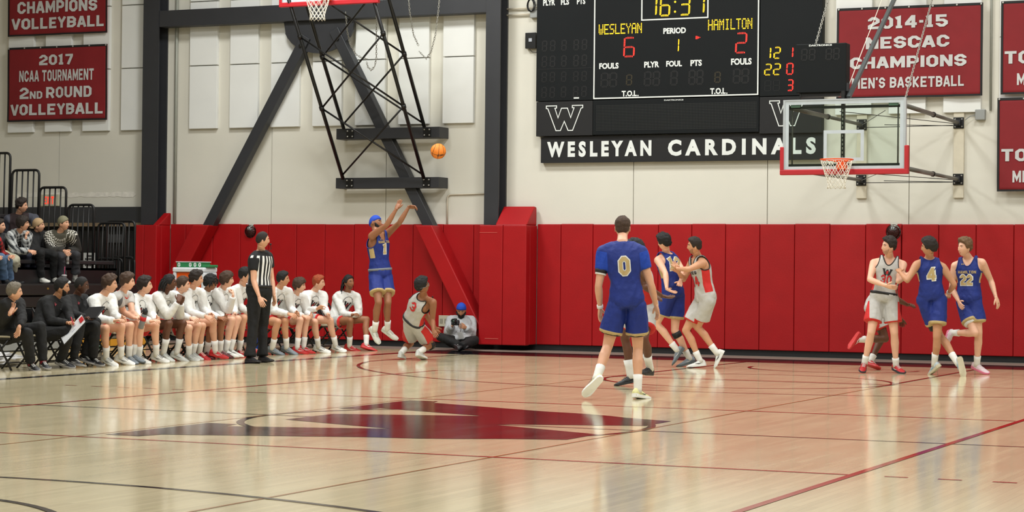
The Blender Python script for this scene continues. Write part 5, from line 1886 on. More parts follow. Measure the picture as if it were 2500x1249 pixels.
PEOPLE = {
    'p0': dict(H=1.93, face=(-0.266, 0.964, 0.0), look=(-0.313, 0.949, 0.05), j={'pel': (0.071, 4.298, 1.039), 'nk': (0.010, 4.303, 1.684), 'hd': (-0.056, 4.484, 1.839), 'shR': (0.193, 4.372, 1.580), 'shL': (-0.162, 4.225, 1.576), 'elR': (0.304, 4.415, 1.236), 'elL': (-0.212, 4.180, 1.212), 'wrR': (0.313, 4.550, 1.018), 'wrL': (-0.233, 4.289, 0.976), 'tpR': (0.335, 4.598, 0.862), 'tpL': (-0.253, 4.343, 0.824), 'hipR': (0.167, 4.333, 0.996), 'hipL': (-0.026, 4.257, 0.993), 'knR': (0.151, 4.440, 0.555), 'knL': (-0.129, 4.255, 0.562), 'anR': (0.184, 4.364, 0.093), 'anL': (-0.137, 3.959, 0.224), 'toR': (0.236, 4.544, -0.002), 'toL': (-0.261, 3.911, 0.039)}),
    'hidden': dict(H=1.9, face=(-0.998, -0.059, 0.0), look=(-0.998, -0.059, 0.0), j={'pel': (-0.595, 6.641, 0.990), 'nk': (-0.579, 6.373, 1.468), 'hd': (-0.565, 6.223, 1.621), 'shR': (-0.623, 6.561, 1.415), 'shL': (-0.456, 6.225, 1.414), 'elR': (-0.468, 6.307, 1.198), 'elL': (-0.476, 6.453, 1.198), 'wrR': (-0.328, 6.514, 1.094), 'wrL': (-0.314, 6.264, 1.094), 'tpR': (-0.232, 6.651, 1.068), 'tpL': (-0.202, 6.139, 1.068), 'hipR': (-0.667, 6.694, 0.950), 'hipL': (-0.525, 6.592, 0.943), 'knR': (-0.905, 6.805, 0.579), 'knL': (-0.478, 6.309, 0.590), 'anR': (-0.828, 6.811, 0.116), 'anL': (-0.496, 6.590, 0.232), 'toR': (-0.971, 6.690, 0.009), 'toL': (-0.544, 6.387, 0.180)}),
    'bknee': dict(H=1.93, face=(-0.994, 0.113, 0.0), look=(-0.975, 0.223, 0.0), j={'pel': (-2.218, 12.216, 1.074), 'nk': (-2.331, 12.212, 1.662), 'hd': (-2.309, 12.059, 1.816), 'shR': (-2.257, 12.383, 1.580), 'shL': (-2.391, 12.045, 1.564), 'elR': (-2.058, 12.222, 1.388), 'elL': (-2.213, 11.874, 1.361), 'wrR': (-2.024, 11.984, 1.256), 'wrL': (-2.139, 11.727, 1.142), 'tpR': (-1.999, 11.846, 1.155), 'tpL': (-2.038, 11.852, 1.077), 'hipR': (-2.177, 12.300, 1.038), 'hipL': (-2.250, 12.129, 1.037), 'knR': (-2.210, 12.281, 0.531), 'knL': (-2.452, 12.152, 0.625), 'anR': (-2.019, 12.401, 0.123), 'anL': (-2.154, 12.239, 0.245), 'toR': (-2.162, 12.289, 0.003), 'toL': (-2.203, 12.206, 0.035)}),
    'g14': dict(H=1.9, face=(-0.964, -0.266, 0.0), look=(-0.95, -0.313, 0.0), j={'pel': (-1.660, 12.062, 1.010), 'nk': (-1.773, 12.009, 1.615), 'hd': (-1.772, 11.857, 1.767), 'shR': (-1.903, 12.135, 1.532), 'shL': (-1.658, 11.878, 1.520), 'elR': (-2.033, 12.153, 1.280), 'elL': (-1.761, 11.602, 1.428), 'wrR': (-2.027, 11.900, 1.386), 'wrL': (-1.980, 11.765, 1.433), 'tpR': (-2.007, 11.751, 1.468), 'tpL': (-2.081, 11.870, 1.522), 'hipR': (-1.738, 12.109, 0.973), 'hipL': (-1.599, 11.994, 0.976), 'knR': (-1.955, 12.041, 0.541), 'knL': (-1.804, 12.114, 0.591), 'anR': (-1.756, 12.117, 0.103), 'anL': (-1.518, 12.186, 0.214), 'toR': (-1.896, 11.980, 0.015), 'toL': (-1.548, 12.171, 0.000)}),
    'g30': dict(H=1.92, face=(0.172, -0.985, -0.0), look=(-0.728, -0.685, 0.0), j={'pel': (0.929, 12.146, 1.059), 'nk': (1.004, 12.178, 1.623), 'hd': (1.032, 12.009, 1.776), 'shR': (0.796, 12.146, 1.546), 'shL': (1.178, 12.256, 1.527), 'elR': (0.783, 11.953, 1.310), 'elL': (1.165, 12.052, 1.291), 'wrR': (1.035, 11.880, 1.227), 'wrL': (1.280, 12.223, 1.407), 'tpR': (1.196, 11.832, 1.195), 'tpL': (1.314, 12.373, 1.443), 'hipR': (0.836, 12.123, 1.017), 'hipL': (1.034, 12.172, 1.020), 'knR': (0.809, 11.970, 0.577), 'knL': (1.093, 12.140, 0.568), 'anR': (0.700, 12.046, 0.148), 'anL': (1.094, 12.248, 0.117), 'toR': (0.707, 11.867, 0.017), 'toL': (1.235, 12.125, 0.011)}),
    'gdark': dict(H=1.9, face=(0.953, 0.303, 0.0), look=(0.953, 0.303, 0.0), j={'pel': (0.561, 13.075, 0.929), 'nk': (0.786, 13.371, 1.325), 'hd': (0.816, 13.546, 1.446), 'shR': (0.785, 13.180, 1.265), 'shL': (0.741, 13.560, 1.276), 'elR': (0.912, 13.013, 1.030), 'elL': (0.734, 13.552, 0.903), 'wrR': (1.018, 13.247, 0.947), 'wrL': (0.882, 13.396, 0.740), 'tpR': (1.146, 13.136, 0.967), 'tpL': (0.872, 13.542, 0.654), 'hipR': (0.549, 12.981, 0.906), 'hipL': (0.549, 13.169, 0.904), 'knR': (0.748, 13.021, 0.459), 'knL': (0.653, 13.353, 0.497), 'anR': (0.459, 12.670, 0.449), 'anL': (0.504, 13.137, 0.129), 'toR': (0.347, 12.528, 0.333), 'toL': (0.664, 13.033, 0.030)}),
    'b4': dict(H=1.87, face=(-0.852, 0.523, 0.0), look=(-0.997, -0.081, 0.0), j={'pel': (1.648, 11.982, 1.093), 'nk': (1.616, 11.952, 1.619), 'hd': (1.642, 11.806, 1.764), 'shR': (1.794, 11.999, 1.496), 'shL': (1.472, 11.841, 1.526), 'elR': (1.958, 12.011, 1.255), 'elL': (1.376, 11.699, 1.304), 'wrR': (1.834, 12.195, 1.134), 'wrL': (1.231, 11.869, 1.417), 'tpR': (1.853, 12.060, 1.033), 'tpL': (1.166, 11.994, 1.485), 'hipR': (1.752, 12.003, 1.037), 'hipL': (1.551, 11.961, 1.035), 'knR': (1.743, 11.910, 0.530), 'knL': (1.732, 12.139, 0.547), 'anR': (1.677, 12.069, 0.150), 'anL': (2.026, 11.948, 0.175), 'toR': (1.587, 12.172, -0.004), 'toL': (2.125, 11.887, -0.011)}),
    'b22': dict(H=1.9, face=(0.081, -0.997, -0.0), look=(-0.636, -0.772, 0.0), j={'pel': (2.038, 12.586, 1.049), 'nk': (2.030, 12.574, 1.623), 'hd': (2.004, 12.418, 1.770), 'shR': (1.854, 12.541, 1.518), 'shL': (2.213, 12.600, 1.567), 'elR': (1.795, 12.585, 1.207), 'elL': (2.306, 12.775, 1.316), 'wrR': (1.928, 12.454, 1.014), 'wrL': (2.398, 12.668, 1.088), 'tpR': (1.996, 12.326, 0.925), 'tpL': (2.455, 12.675, 0.917), 'hipR': (1.958, 12.615, 1.002), 'hipL': (2.122, 12.566, 1.004), 'knR': (2.160, 12.428, 0.584), 'knL': (2.193, 12.520, 0.583), 'anR': (1.801, 12.666, 0.572), 'anL': (2.146, 12.655, 0.143), 'toR': (1.748, 12.514, 0.424), 'toL': (2.312, 12.601, 0.018)}),
    'b1': dict(H=1.93, face=(0.945, -0.327, 0.0), look=(0.987, 0.081, 0.14), j={'pel': (-6.945, 12.009, 1.315), 'nk': (-6.993, 11.990, 1.931), 'hd': (-7.085, 12.094, 2.099), 'shR': (-6.988, 11.791, 1.901), 'shL': (-6.936, 12.183, 1.935), 'elR': (-6.715, 11.754, 2.065), 'elL': (-6.675, 12.088, 2.099), 'wrR': (-6.577, 11.795, 2.305), 'wrL': (-6.534, 12.140, 2.354), 'tpR': (-6.543, 11.877, 2.452), 'tpL': (-6.361, 12.149, 2.354), 'hipR': (-6.989, 11.931, 1.270), 'hipL': (-6.889, 12.081, 1.272), 'knR': (-6.837, 11.746, 0.875), 'knL': (-6.749, 11.889, 0.875), 'anR': (-6.965, 11.876, 0.454), 'anL': (-6.845, 12.071, 0.466), 'toR': (-6.903, 11.900, 0.240), 'toL': (-6.693, 12.139, 0.283)}),
    'g3': dict(H=1.88, face=(0.523, 0.852, 0.0), look=(0.719, 0.618, 0.318), j={'pel': (-6.379, 12.031, 0.577), 'nk': (-6.091, 11.808, 0.979), 'hd': (-6.049, 11.678, 1.142), 'shR': (-5.916, 11.767, 0.895), 'shL': (-6.249, 11.902, 0.908), 'elR': (-5.978, 11.884, 0.612), 'elL': (-6.063, 11.988, 0.590), 'wrR': (-5.866, 11.689, 0.468), 'wrL': (-6.098, 12.234, 0.490), 'tpR': (-5.768, 11.590, 0.373), 'tpL': (-6.126, 12.379, 0.411), 'hipR': (-6.304, 12.024, 0.515), 'hipL': (-6.453, 12.066, 0.524), 'knR': (-6.224, 12.352, 0.219), 'knL': (-6.599, 12.378, 0.235), 'anR': (-6.215, 11.911, 0.130), 'anL': (-6.538, 11.951, 0.109), 'toR': (-6.188, 12.086, 0.013), 'toL': (-6.589, 12.137, 0.019)}),
    'photog': dict(H=1.82, face=(0.36, -0.933, -0.0), look=(0.269, -0.815, -0.513), j={'pel': (-7.549, 16.218, 0.143), 'nk': (-7.697, 16.521, 0.543), 'hd': (-7.630, 16.393, 0.690), 'shR': (-7.883, 16.508, 0.496), 'shL': (-7.569, 16.657, 0.500), 'elR': (-7.832, 16.291, 0.292), 'elL': (-7.459, 16.478, 0.282), 'wrR': (-7.676, 16.129, 0.421), 'wrL': (-7.470, 16.245, 0.394), 'tpR': (-7.573, 16.028, 0.495), 'tpL': (-7.507, 16.090, 0.425), 'hipR': (-7.641, 16.212, 0.127), 'hipL': (-7.486, 16.286, 0.128), 'knR': (-7.737, 15.802, 0.234), 'knL': (-7.174, 15.988, 0.185), 'anR': (-7.337, 15.707, 0.090), 'anL': (-7.241, 15.570, 0.082), 'toR': (-7.150, 15.623, 0.076), 'toL': (-7.417, 15.678, 0.075)}),
    'ref': dict(H=1.9, face=(0.705, 0.71, 0.0), look=(0.758, 0.651, 0.019), j={'pel': (-7.729, 9.675, 1.034), 'nk': (-7.709, 9.687, 1.633), 'hd': (-7.618, 9.576, 1.793), 'shR': (-7.734, 9.535, 1.506), 'shL': (-7.705, 9.869, 1.552), 'elR': (-7.710, 9.491, 1.195), 'elL': (-7.651, 9.903, 1.227), 'wrR': (-7.587, 9.451, 0.959), 'wrL': (-7.558, 9.821, 0.987), 'tpR': (-7.492, 9.409, 0.824), 'tpL': (-7.585, 9.894, 0.836), 'hipR': (-7.740, 9.591, 0.986), 'hipL': (-7.691, 9.752, 0.986), 'knR': (-7.736, 9.526, 0.533), 'knL': (-7.741, 9.812, 0.539), 'anR': (-7.731, 9.447, 0.082), 'anL': (-7.708, 9.766, 0.084), 'toR': (-7.534, 9.384, 0.024), 'toL': (-7.507, 9.710, 0.031)}),
    'c1': dict(H=1.83, face=(0.914, 0.406, 0.0), look=(0.816, 0.577, 0.0), j={'pel': (-9.242, 5.768, 0.452), 'nk': (-9.059, 5.597, 0.911), 'hd': (-8.924, 5.495, 1.032), 'shR': (-9.000, 5.418, 0.871), 'shL': (-9.078, 5.787, 0.888), 'elR': (-9.152, 5.526, 0.631), 'elL': (-8.908, 5.636, 0.688), 'wrR': (-8.940, 5.427, 0.743), 'wrL': (-8.790, 5.431, 0.581), 'tpR': (-8.935, 5.495, 0.892), 'tpL': (-8.869, 5.478, 0.445), 'hipR': (-9.204, 5.684, 0.433), 'hipL': (-9.248, 5.862, 0.450), 'knR': (-8.783, 5.578, 0.498), 'knL': (-8.836, 5.946, 0.576), 'anR': (-8.832, 5.739, 0.096), 'anL': (-8.796, 5.955, 0.111), 'toR': (-8.661, 5.670, 0.001), 'toL': (-8.634, 5.862, 0.021)}),
    'c2': dict(H=1.88, face=(0.914, 0.406, 0.0), look=(0.868, 0.494, -0.05), j={'pel': (-9.168, 6.449, 0.461), 'nk': (-9.168, 6.714, 0.929), 'hd': (-9.032, 6.672, 1.087), 'shR': (-9.170, 6.525, 0.870), 'shL': (-9.147, 6.909, 0.906), 'elR': (-9.007, 6.409, 0.630), 'elL': (-8.968, 6.741, 0.715), 'wrR': (-8.740, 6.409, 0.613), 'wrL': (-8.786, 6.583, 0.599), 'tpR': (-8.604, 6.312, 0.640), 'tpL': (-8.664, 6.469, 0.581), 'hipR': (-9.141, 6.358, 0.441), 'hipL': (-9.185, 6.544, 0.469), 'knR': (-8.696, 6.386, 0.505), 'knL': (-8.805, 6.778, 0.573), 'anR': (-8.905, 6.499, 0.123), 'anL': (-8.859, 6.713, 0.117), 'toR': (-8.735, 6.562, 0.010), 'toL': (-8.665, 6.706, 0.028)}),
    'c3': dict(H=1.88, face=(0.914, 0.406, 0.0), look=(0.865, 0.493, -0.099), j={'pel': (-9.221, 7.134, 0.456), 'nk': (-9.271, 7.336, 0.953), 'hd': (-9.144, 7.279, 1.114), 'shR': (-9.229, 7.154, 0.886), 'shL': (-9.285, 7.529, 0.911), 'elR': (-9.043, 6.976, 0.710), 'elL': (-9.134, 7.351, 0.704), 'wrR': (-8.793, 6.891, 0.671), 'wrL': (-8.924, 7.189, 0.676), 'tpR': (-8.645, 6.814, 0.697), 'tpL': (-8.787, 7.091, 0.691), 'hipR': (-9.184, 7.045, 0.442), 'hipL': (-9.235, 7.228, 0.477), 'knR': (-8.750, 7.042, 0.558), 'knL': (-8.815, 7.151, 0.611), 'anR': (-8.819, 7.111, 0.117), 'anL': (-8.941, 7.081, 0.148), 'toR': (-8.631, 7.084, 0.021), 'toL': (-8.763, 7.032, 0.042)}),
    'w4': dict(H=1.9, face=(0.914, 0.406, 0.0), look=(0.892, 0.451, -0.03), j={'pel': (-9.200, 7.574, 0.482), 'nk': (-9.053, 7.657, 0.971), 'hd': (-8.910, 7.617, 1.128), 'shR': (-9.071, 7.470, 0.903), 'shL': (-9.050, 7.853, 0.924), 'elR': (-8.921, 7.368, 0.651), 'elL': (-8.894, 7.711, 0.703), 'wrR': (-8.655, 7.387, 0.627), 'wrL': (-8.675, 7.573, 0.646), 'tpR': (-8.490, 7.362, 0.659), 'tpL': (-8.520, 7.505, 0.662), 'hipR': (-9.165, 7.485, 0.461), 'hipL': (-9.207, 7.671, 0.497), 'knR': (-8.748, 7.309, 0.525), 'knL': (-8.746, 7.679, 0.541), 'anR': (-8.867, 7.487, 0.126), 'anL': (-8.851, 7.820, 0.127), 'toR': (-8.697, 7.500, -0.006), 'toL': (-8.687, 7.925, -0.004)}),
    'w5': dict(H=1.9, face=(0.914, 0.406, 0.0), look=(0.869, 0.495, -0.03), j={'pel': (-9.256, 8.179, 0.486), 'nk': (-9.083, 8.170, 1.009), 'hd': (-8.949, 8.102, 1.162), 'shR': (-9.038, 7.985, 0.946), 'shL': (-9.095, 8.362, 0.955), 'elR': (-9.058, 8.199, 0.717), 'elL': (-8.934, 8.212, 0.731), 'wrR': (-8.820, 8.085, 0.659), 'wrL': (-8.715, 8.073, 0.655), 'tpR': (-8.659, 8.031, 0.669), 'tpL': (-8.580, 7.974, 0.682), 'hipR': (-9.222, 8.089, 0.465), 'hipL': (-9.253, 8.275, 0.502), 'knR': (-8.793, 7.967, 0.552), 'knL': (-8.815, 8.182, 0.571), 'anR': (-8.891, 8.070, 0.119), 'anL': (-8.939, 8.253, 0.135), 'toR': (-8.714, 8.015, 0.009), 'toL': (-8.756, 8.249, 0.023)}),
    'w6': dict(H=1.9, face=(0.914, 0.406, 0.0), look=(0.841, 0.535, 0.079), j={'pel': (-9.188, 8.508, 0.469), 'nk': (-9.204, 8.771, 0.946), 'hd': (-9.070, 8.726, 1.108), 'shR': (-9.175, 8.583, 0.882), 'shL': (-9.144, 8.957, 0.904), 'elR': (-8.999, 8.432, 0.668), 'elL': (-8.987, 8.790, 0.687), 'wrR': (-8.739, 8.399, 0.603), 'wrL': (-8.798, 8.613, 0.611), 'tpR': (-8.576, 8.360, 0.630), 'tpL': (-8.650, 8.535, 0.638), 'hipR': (-9.155, 8.419, 0.448), 'hipL': (-9.184, 8.605, 0.485), 'knR': (-8.771, 8.189, 0.531), 'knL': (-8.741, 8.527, 0.549), 'anR': (-8.889, 8.322, 0.111), 'anL': (-8.830, 8.672, 0.125), 'toR': (-8.701, 8.313, 0.005), 'toL': (-8.652, 8.710, 0.011)}),
    'w7': dict(H=1.9, face=(0.914, 0.406, 0.0), look=(0.869, 0.495, 0.0), j={'pel': (-9.254, 9.257, 0.532), 'nk': (-9.007, 9.122, 1.001), 'hd': (-8.868, 9.058, 1.152), 'shR': (-8.986, 8.932, 0.942), 'shL': (-8.935, 9.305, 0.965), 'elR': (-8.835, 8.975, 0.670), 'elL': (-8.860, 9.327, 0.658), 'wrR': (-8.667, 8.982, 0.881), 'wrL': (-8.749, 9.185, 0.860), 'tpR': (-8.673, 9.075, 1.023), 'tpL': (-8.686, 9.138, 1.011), 'hipR': (-9.222, 9.167, 0.510), 'hipL': (-9.247, 9.354, 0.542), 'knR': (-8.813, 8.976, 0.563), 'knL': (-8.793, 9.314, 0.558), 'anR': (-8.955, 9.051, 0.134), 'anL': (-8.928, 9.357, 0.126), 'toR': (-8.781, 9.046, 0.008), 'toL': (-8.776, 9.431, -0.011)}),
    'w8': dict(H=1.85, face=(0.914, 0.406, 0.0), look=(0.843, 0.537, 0.0), j={'pel': (-9.181, 9.561, 0.509), 'nk': (-9.194, 9.814, 0.977), 'hd': (-9.068, 9.727, 1.120), 'shR': (-9.164, 9.636, 0.905), 'shL': (-9.155, 10.001, 0.940), 'elR': (-9.021, 9.487, 0.678), 'elL': (-9.006, 9.887, 0.697), 'wrR': (-8.762, 9.484, 0.634), 'wrL': (-8.844, 9.702, 0.605), 'tpR': (-8.611, 9.425, 0.601), 'tpL': (-8.714, 9.610, 0.560), 'hipR': (-9.152, 9.473, 0.487), 'hipL': (-9.171, 9.655, 0.520), 'knR': (-8.721, 9.368, 0.492), 'knL': (-8.730, 9.636, 0.523), 'anR': (-8.832, 9.538, 0.099), 'anL': (-8.882, 9.728, 0.116), 'toR': (-8.649, 9.509, 0.002), 'toL': (-8.703, 9.695, 0.012)}),
    'w9': dict(H=1.9, face=(0.914, 0.406, 0.0), look=(0.843, 0.537, -0.03), j={'pel': (-9.201, 9.969, 0.532), 'nk': (-9.114, 10.013, 1.051), 'hd': (-8.979, 9.945, 1.207), 'shR': (-9.076, 9.833, 0.972), 'shL': (-9.058, 10.200, 0.996), 'elR': (-8.958, 9.744, 0.712), 'elL': (-8.994, 10.185, 0.743), 'wrR': (-8.709, 9.804, 0.654), 'wrL': (-8.787, 10.040, 0.674), 'tpR': (-8.556, 9.810, 0.584), 'tpL': (-8.635, 9.982, 0.629), 'hipR': (-9.171, 9.878, 0.510), 'hipL': (-9.191, 10.066, 0.543), 'knR': (-8.731, 9.750, 0.515), 'knL': (-8.735, 10.052, 0.565), 'anR': (-8.879, 9.903, 0.123), 'anL': (-8.758, 10.144, 0.132), 'toR': (-8.706, 9.904, -0.007), 'toL': (-8.567, 10.256, 0.004)}),
    'w10': dict(H=1.9, face=(0.914, 0.406, 0.0), look=(0.868, 0.494, -0.05), j={'pel': (-9.198, 10.396, 0.525), 'nk': (-9.243, 10.643, 1.004), 'hd': (-9.111, 10.557, 1.150), 'shR': (-9.213, 10.457, 0.936), 'shL': (-9.232, 10.837, 0.959), 'elR': (-9.030, 10.381, 0.690), 'elL': (-9.082, 10.744, 0.698), 'wrR': (-8.785, 10.292, 0.622), 'wrL': (-8.880, 10.585, 0.616), 'tpR': (-8.623, 10.240, 0.613), 'tpL': (-8.737, 10.494, 0.632), 'hipR': (-9.169, 10.305, 0.502), 'hipL': (-9.186, 10.492, 0.536), 'knR': (-8.772, 10.088, 0.539), 'knL': (-8.762, 10.337, 0.572), 'anR': (-8.939, 10.191, 0.126), 'anL': (-8.852, 10.433, 0.133), 'toR': (-8.772, 10.122, 0.009), 'toL': (-8.689, 10.524, 0.017)}),
    'w11': dict(H=1.9, face=(0.914, 0.406, 0.0), look=(0.869, 0.495, 0.03), j={'pel': (-9.202, 10.844, 0.555), 'nk': (-9.114, 10.881, 1.049), 'hd': (-8.974, 10.806, 1.196), 'shR': (-9.084, 10.693, 0.987), 'shL': (-9.070, 11.074, 1.011), 'elR': (-8.901, 10.734, 0.726), 'elL': (-9.013, 11.083, 0.758), 'wrR': (-8.772, 10.662, 0.954), 'wrL': (-8.870, 10.876, 0.674), 'tpR': (-8.843, 10.763, 1.072), 'tpL': (-8.797, 10.759, 0.577), 'hipR': (-9.174, 10.753, 0.532), 'hipL': (-9.188, 10.941, 0.567), 'knR': (-8.754, 10.617, 0.592), 'knL': (-8.765, 10.802, 0.602), 'anR': (-8.863, 10.615, 0.128), 'anL': (-8.866, 10.761, 0.136), 'toR': (-8.670, 10.730, 0.011), 'toL': (-8.703, 10.855, 0.025)}),
    'w12': dict(H=1.9, face=(0.914, 0.406, 0.0), look=(0.869, 0.495, 0.0), j={'pel': (-9.201, 11.322, 0.573), 'nk': (-9.049, 11.377, 1.107), 'hd': (-8.896, 11.207, 1.268), 'shR': (-9.030, 11.190, 1.031), 'shL': (-9.025, 11.584, 1.055), 'elR': (-9.015, 11.256, 0.782), 'elL': (-8.961, 11.559, 0.793), 'wrR': (-8.806, 11.181, 0.697), 'wrL': (-8.787, 11.419, 0.707), 'tpR': (-8.668, 11.123, 0.675), 'tpL': (-8.675, 11.331, 0.685), 'hipR': (-9.173, 11.228, 0.550), 'hipL': (-9.189, 11.423, 0.585), 'knR': (-8.839, 11.103, 0.615), 'knL': (-8.794, 11.358, 0.625), 'anR': (-8.990, 11.217, 0.120), 'anL': (-8.832, 11.285, 0.148), 'toR': (-8.852, 11.126, -0.000), 'toL': (-8.547, 11.427, 0.023)}),
    'w13': dict(H=1.9, face=(0.914, 0.406, 0.0), look=(0.914, 0.406, 0.0), j={'pel': (-9.202, 12.449, 0.569), 'nk': (-9.045, 12.508, 1.060), 'hd': (-8.920, 12.419, 1.213), 'shR': (-9.067, 12.326, 0.981), 'shL': (-8.974, 12.687, 1.007), 'elR': (-8.986, 12.246, 0.701), 'elL': (-8.950, 12.718, 0.742), 'wrR': (-8.731, 12.287, 0.659), 'wrL': (-8.748, 12.554, 0.668), 'tpR': (-8.571, 12.245, 0.623), 'tpL': (-8.606, 12.464, 0.645), 'hipR': (-9.178, 12.357, 0.545), 'hipL': (-9.182, 12.544, 0.581), 'knR': (-8.814, 12.098, 0.536), 'knL': (-8.802, 12.309, 0.552), 'anR': (-8.978, 12.207, 0.119), 'anL': (-8.873, 12.468, 0.127), 'toR': (-8.806, 12.303, -0.010), 'toL': (-8.709, 12.553, -0.009)}),
    'w14': dict(H=1.84, face=(0.914, 0.406, 0.0), look=(0.945, 0.312, -0.099), j={'pel': (-9.202, 13.026, 0.547), 'nk': (-9.068, 13.077, 0.951), 'hd': (-8.950, 13.003, 1.107), 'shR': (-9.070, 12.895, 0.885), 'shL': (-9.026, 13.262, 0.910), 'elR': (-9.020, 12.922, 0.645), 'elL': (-8.976, 13.301, 0.655), 'wrR': (-8.775, 12.839, 0.618), 'wrL': (-8.804, 13.108, 0.613), 'tpR': (-8.628, 12.768, 0.601), 'tpL': (-8.673, 13.009, 0.610), 'hipR': (-9.181, 12.937, 0.522), 'hipL': (-9.178, 13.117, 0.560), 'knR': (-8.782, 12.760, 0.552), 'knL': (-8.775, 12.949, 0.569), 'anR': (-8.837, 12.748, 0.107), 'anL': (-8.820, 12.931, 0.116), 'toR': (-8.661, 12.842, -0.004), 'toL': (-8.654, 13.018, 0.011)}),
    'w15': dict(H=1.9, face=(0.914, 0.406, 0.0), look=(0.949, 0.313, -0.05), j={'pel': (-9.201, 13.564, 0.539), 'nk': (-9.088, 13.712, 0.996), 'hd': (-8.955, 13.651, 1.154), 'shR': (-9.108, 13.529, 0.914), 'shL': (-8.997, 13.884, 0.941), 'elR': (-9.012, 13.323, 0.694), 'elL': (-8.870, 13.690, 0.747), 'wrR': (-8.752, 13.257, 0.733), 'wrL': (-8.701, 13.526, 0.630), 'tpR': (-8.602, 13.233, 0.809), 'tpL': (-8.590, 13.438, 0.539), 'hipR': (-9.180, 13.472, 0.513), 'hipL': (-9.177, 13.658, 0.551), 'knR': (-8.787, 13.242, 0.518), 'knL': (-8.720, 13.646, 0.533), 'anR': (-8.835, 13.447, 0.115), 'anL': (-8.724, 13.831, 0.121), 'toR': (-8.660, 13.536, 0.002), 'toL': (-8.535, 13.828, 0.017)}),
    'w16': dict(H=1.9, face=(0.999, -0.045, 0.0), look=(0.945, -0.327, 0.019), j={'pel': (-9.201, 14.778, 0.506), 'nk': (-9.056, 14.838, 0.992), 'hd': (-8.972, 14.736, 1.161), 'shR': (-9.191, 14.723, 0.893), 'shL': (-8.969, 15.003, 0.915), 'elR': (-9.029, 14.651, 0.623), 'elL': (-8.892, 14.971, 0.635), 'wrR': (-8.784, 14.533, 0.615), 'wrL': (-8.909, 14.708, 0.596), 'tpR': (-8.642, 14.443, 0.646), 'tpL': (-8.914, 14.541, 0.626), 'hipR': (-9.203, 14.682, 0.487), 'hipL': (-9.190, 14.875, 0.519), 'knR': (-8.795, 14.483, 0.518), 'knL': (-8.757, 14.988, 0.532), 'anR': (-8.886, 14.618, 0.097), 'anL': (-8.687, 14.850, 0.109), 'toR': (-8.715, 14.699, -0.027), 'toL': (-8.511, 14.893, -0.007)}),
    's28': dict(H=1.8, face=(0.964, 0.266, 0.0), look=(0.913, 0.406, -0.05), j={'pel': (-14.595, 12.952, 1.773), 'nk': (-14.516, 12.929, 2.278), 'hd': (-14.394, 12.857, 2.425), 'shR': (-14.629, 12.806, 2.182), 'shL': (-14.305, 13.089, 2.211), 'elR': (-14.743, 12.892, 1.928), 'elL': (-14.159, 13.015, 1.975), 'wrR': (-14.528, 12.864, 1.786), 'wrL': (-14.276, 13.175, 1.807), 'tpR': (-14.392, 12.800, 1.729), 'tpL': (-14.395, 13.243, 1.722), 'hipR': (-14.613, 12.862, 1.757), 'hipL': (-14.577, 13.043, 1.775), 'knR': (-14.176, 12.790, 1.645), 'knL': (-14.156, 13.016, 1.691), 'anR': (-14.347, 13.046, 1.377), 'anL': (-14.328, 13.277, 1.393), 'toR': (-14.157, 12.979, 1.335), 'toL': (-14.144, 13.193, 1.365)}),
    's29': dict(H=1.8, face=(0.964, 0.266, 0.0), look=(0.892, 0.451, 0.0), j={'pel': (-14.080, 12.258, 1.568), 'nk': (-13.826, 12.026, 1.953), 'hd': (-13.688, 11.964, 2.089), 'shR': (-13.863, 11.856, 1.880), 'shL': (-13.771, 12.200, 1.901), 'elR': (-13.732, 11.799, 1.619), 'elL': (-13.721, 12.073, 1.637), 'wrR': (-13.489, 11.875, 1.635), 'wrL': (-13.634, 11.975, 1.856), 'tpR': (-13.337, 11.828, 1.608), 'tpL': (-13.705, 12.066, 1.968), 'hipR': (-14.063, 12.168, 1.553), 'hipL': (-14.082, 12.349, 1.583), 'knR': (-13.649, 12.045, 1.568), 'knL': (-13.669, 12.228, 1.598), 'anR': (-13.789, 12.172, 1.181), 'anL': (-13.778, 12.337, 1.195), 'toR': (-13.612, 12.095, 1.114), 'toL': (-13.596, 12.275, 1.128)}),
    's30': dict(H=1.8, face=(0.964, 0.266, 0.0), look=(0.913, 0.406, 0.05), j={'pel': (-13.848, 12.445, 1.585), 'nk': (-14.028, 12.758, 1.955), 'hd': (-13.894, 12.668, 2.079), 'shR': (-14.004, 12.591, 1.867), 'shL': (-13.923, 12.906, 1.902), 'elR': (-13.810, 12.552, 1.643), 'elL': (-13.775, 12.781, 1.675), 'wrR': (-13.556, 12.576, 1.617), 'wrL': (-13.556, 12.669, 1.604), 'tpR': (-13.424, 12.536, 1.534), 'tpL': (-13.437, 12.576, 1.548), 'hipR': (-13.832, 12.356, 1.564), 'hipL': (-13.848, 12.536, 1.601), 'knR': (-13.457, 12.147, 1.598), 'knL': (-13.422, 12.486, 1.575), 'anR': (-13.550, 12.280, 1.198), 'anL': (-13.564, 12.642, 1.199), 'toR': (-13.365, 12.258, 1.117), 'toL': (-13.378, 12.596, 1.131)}),
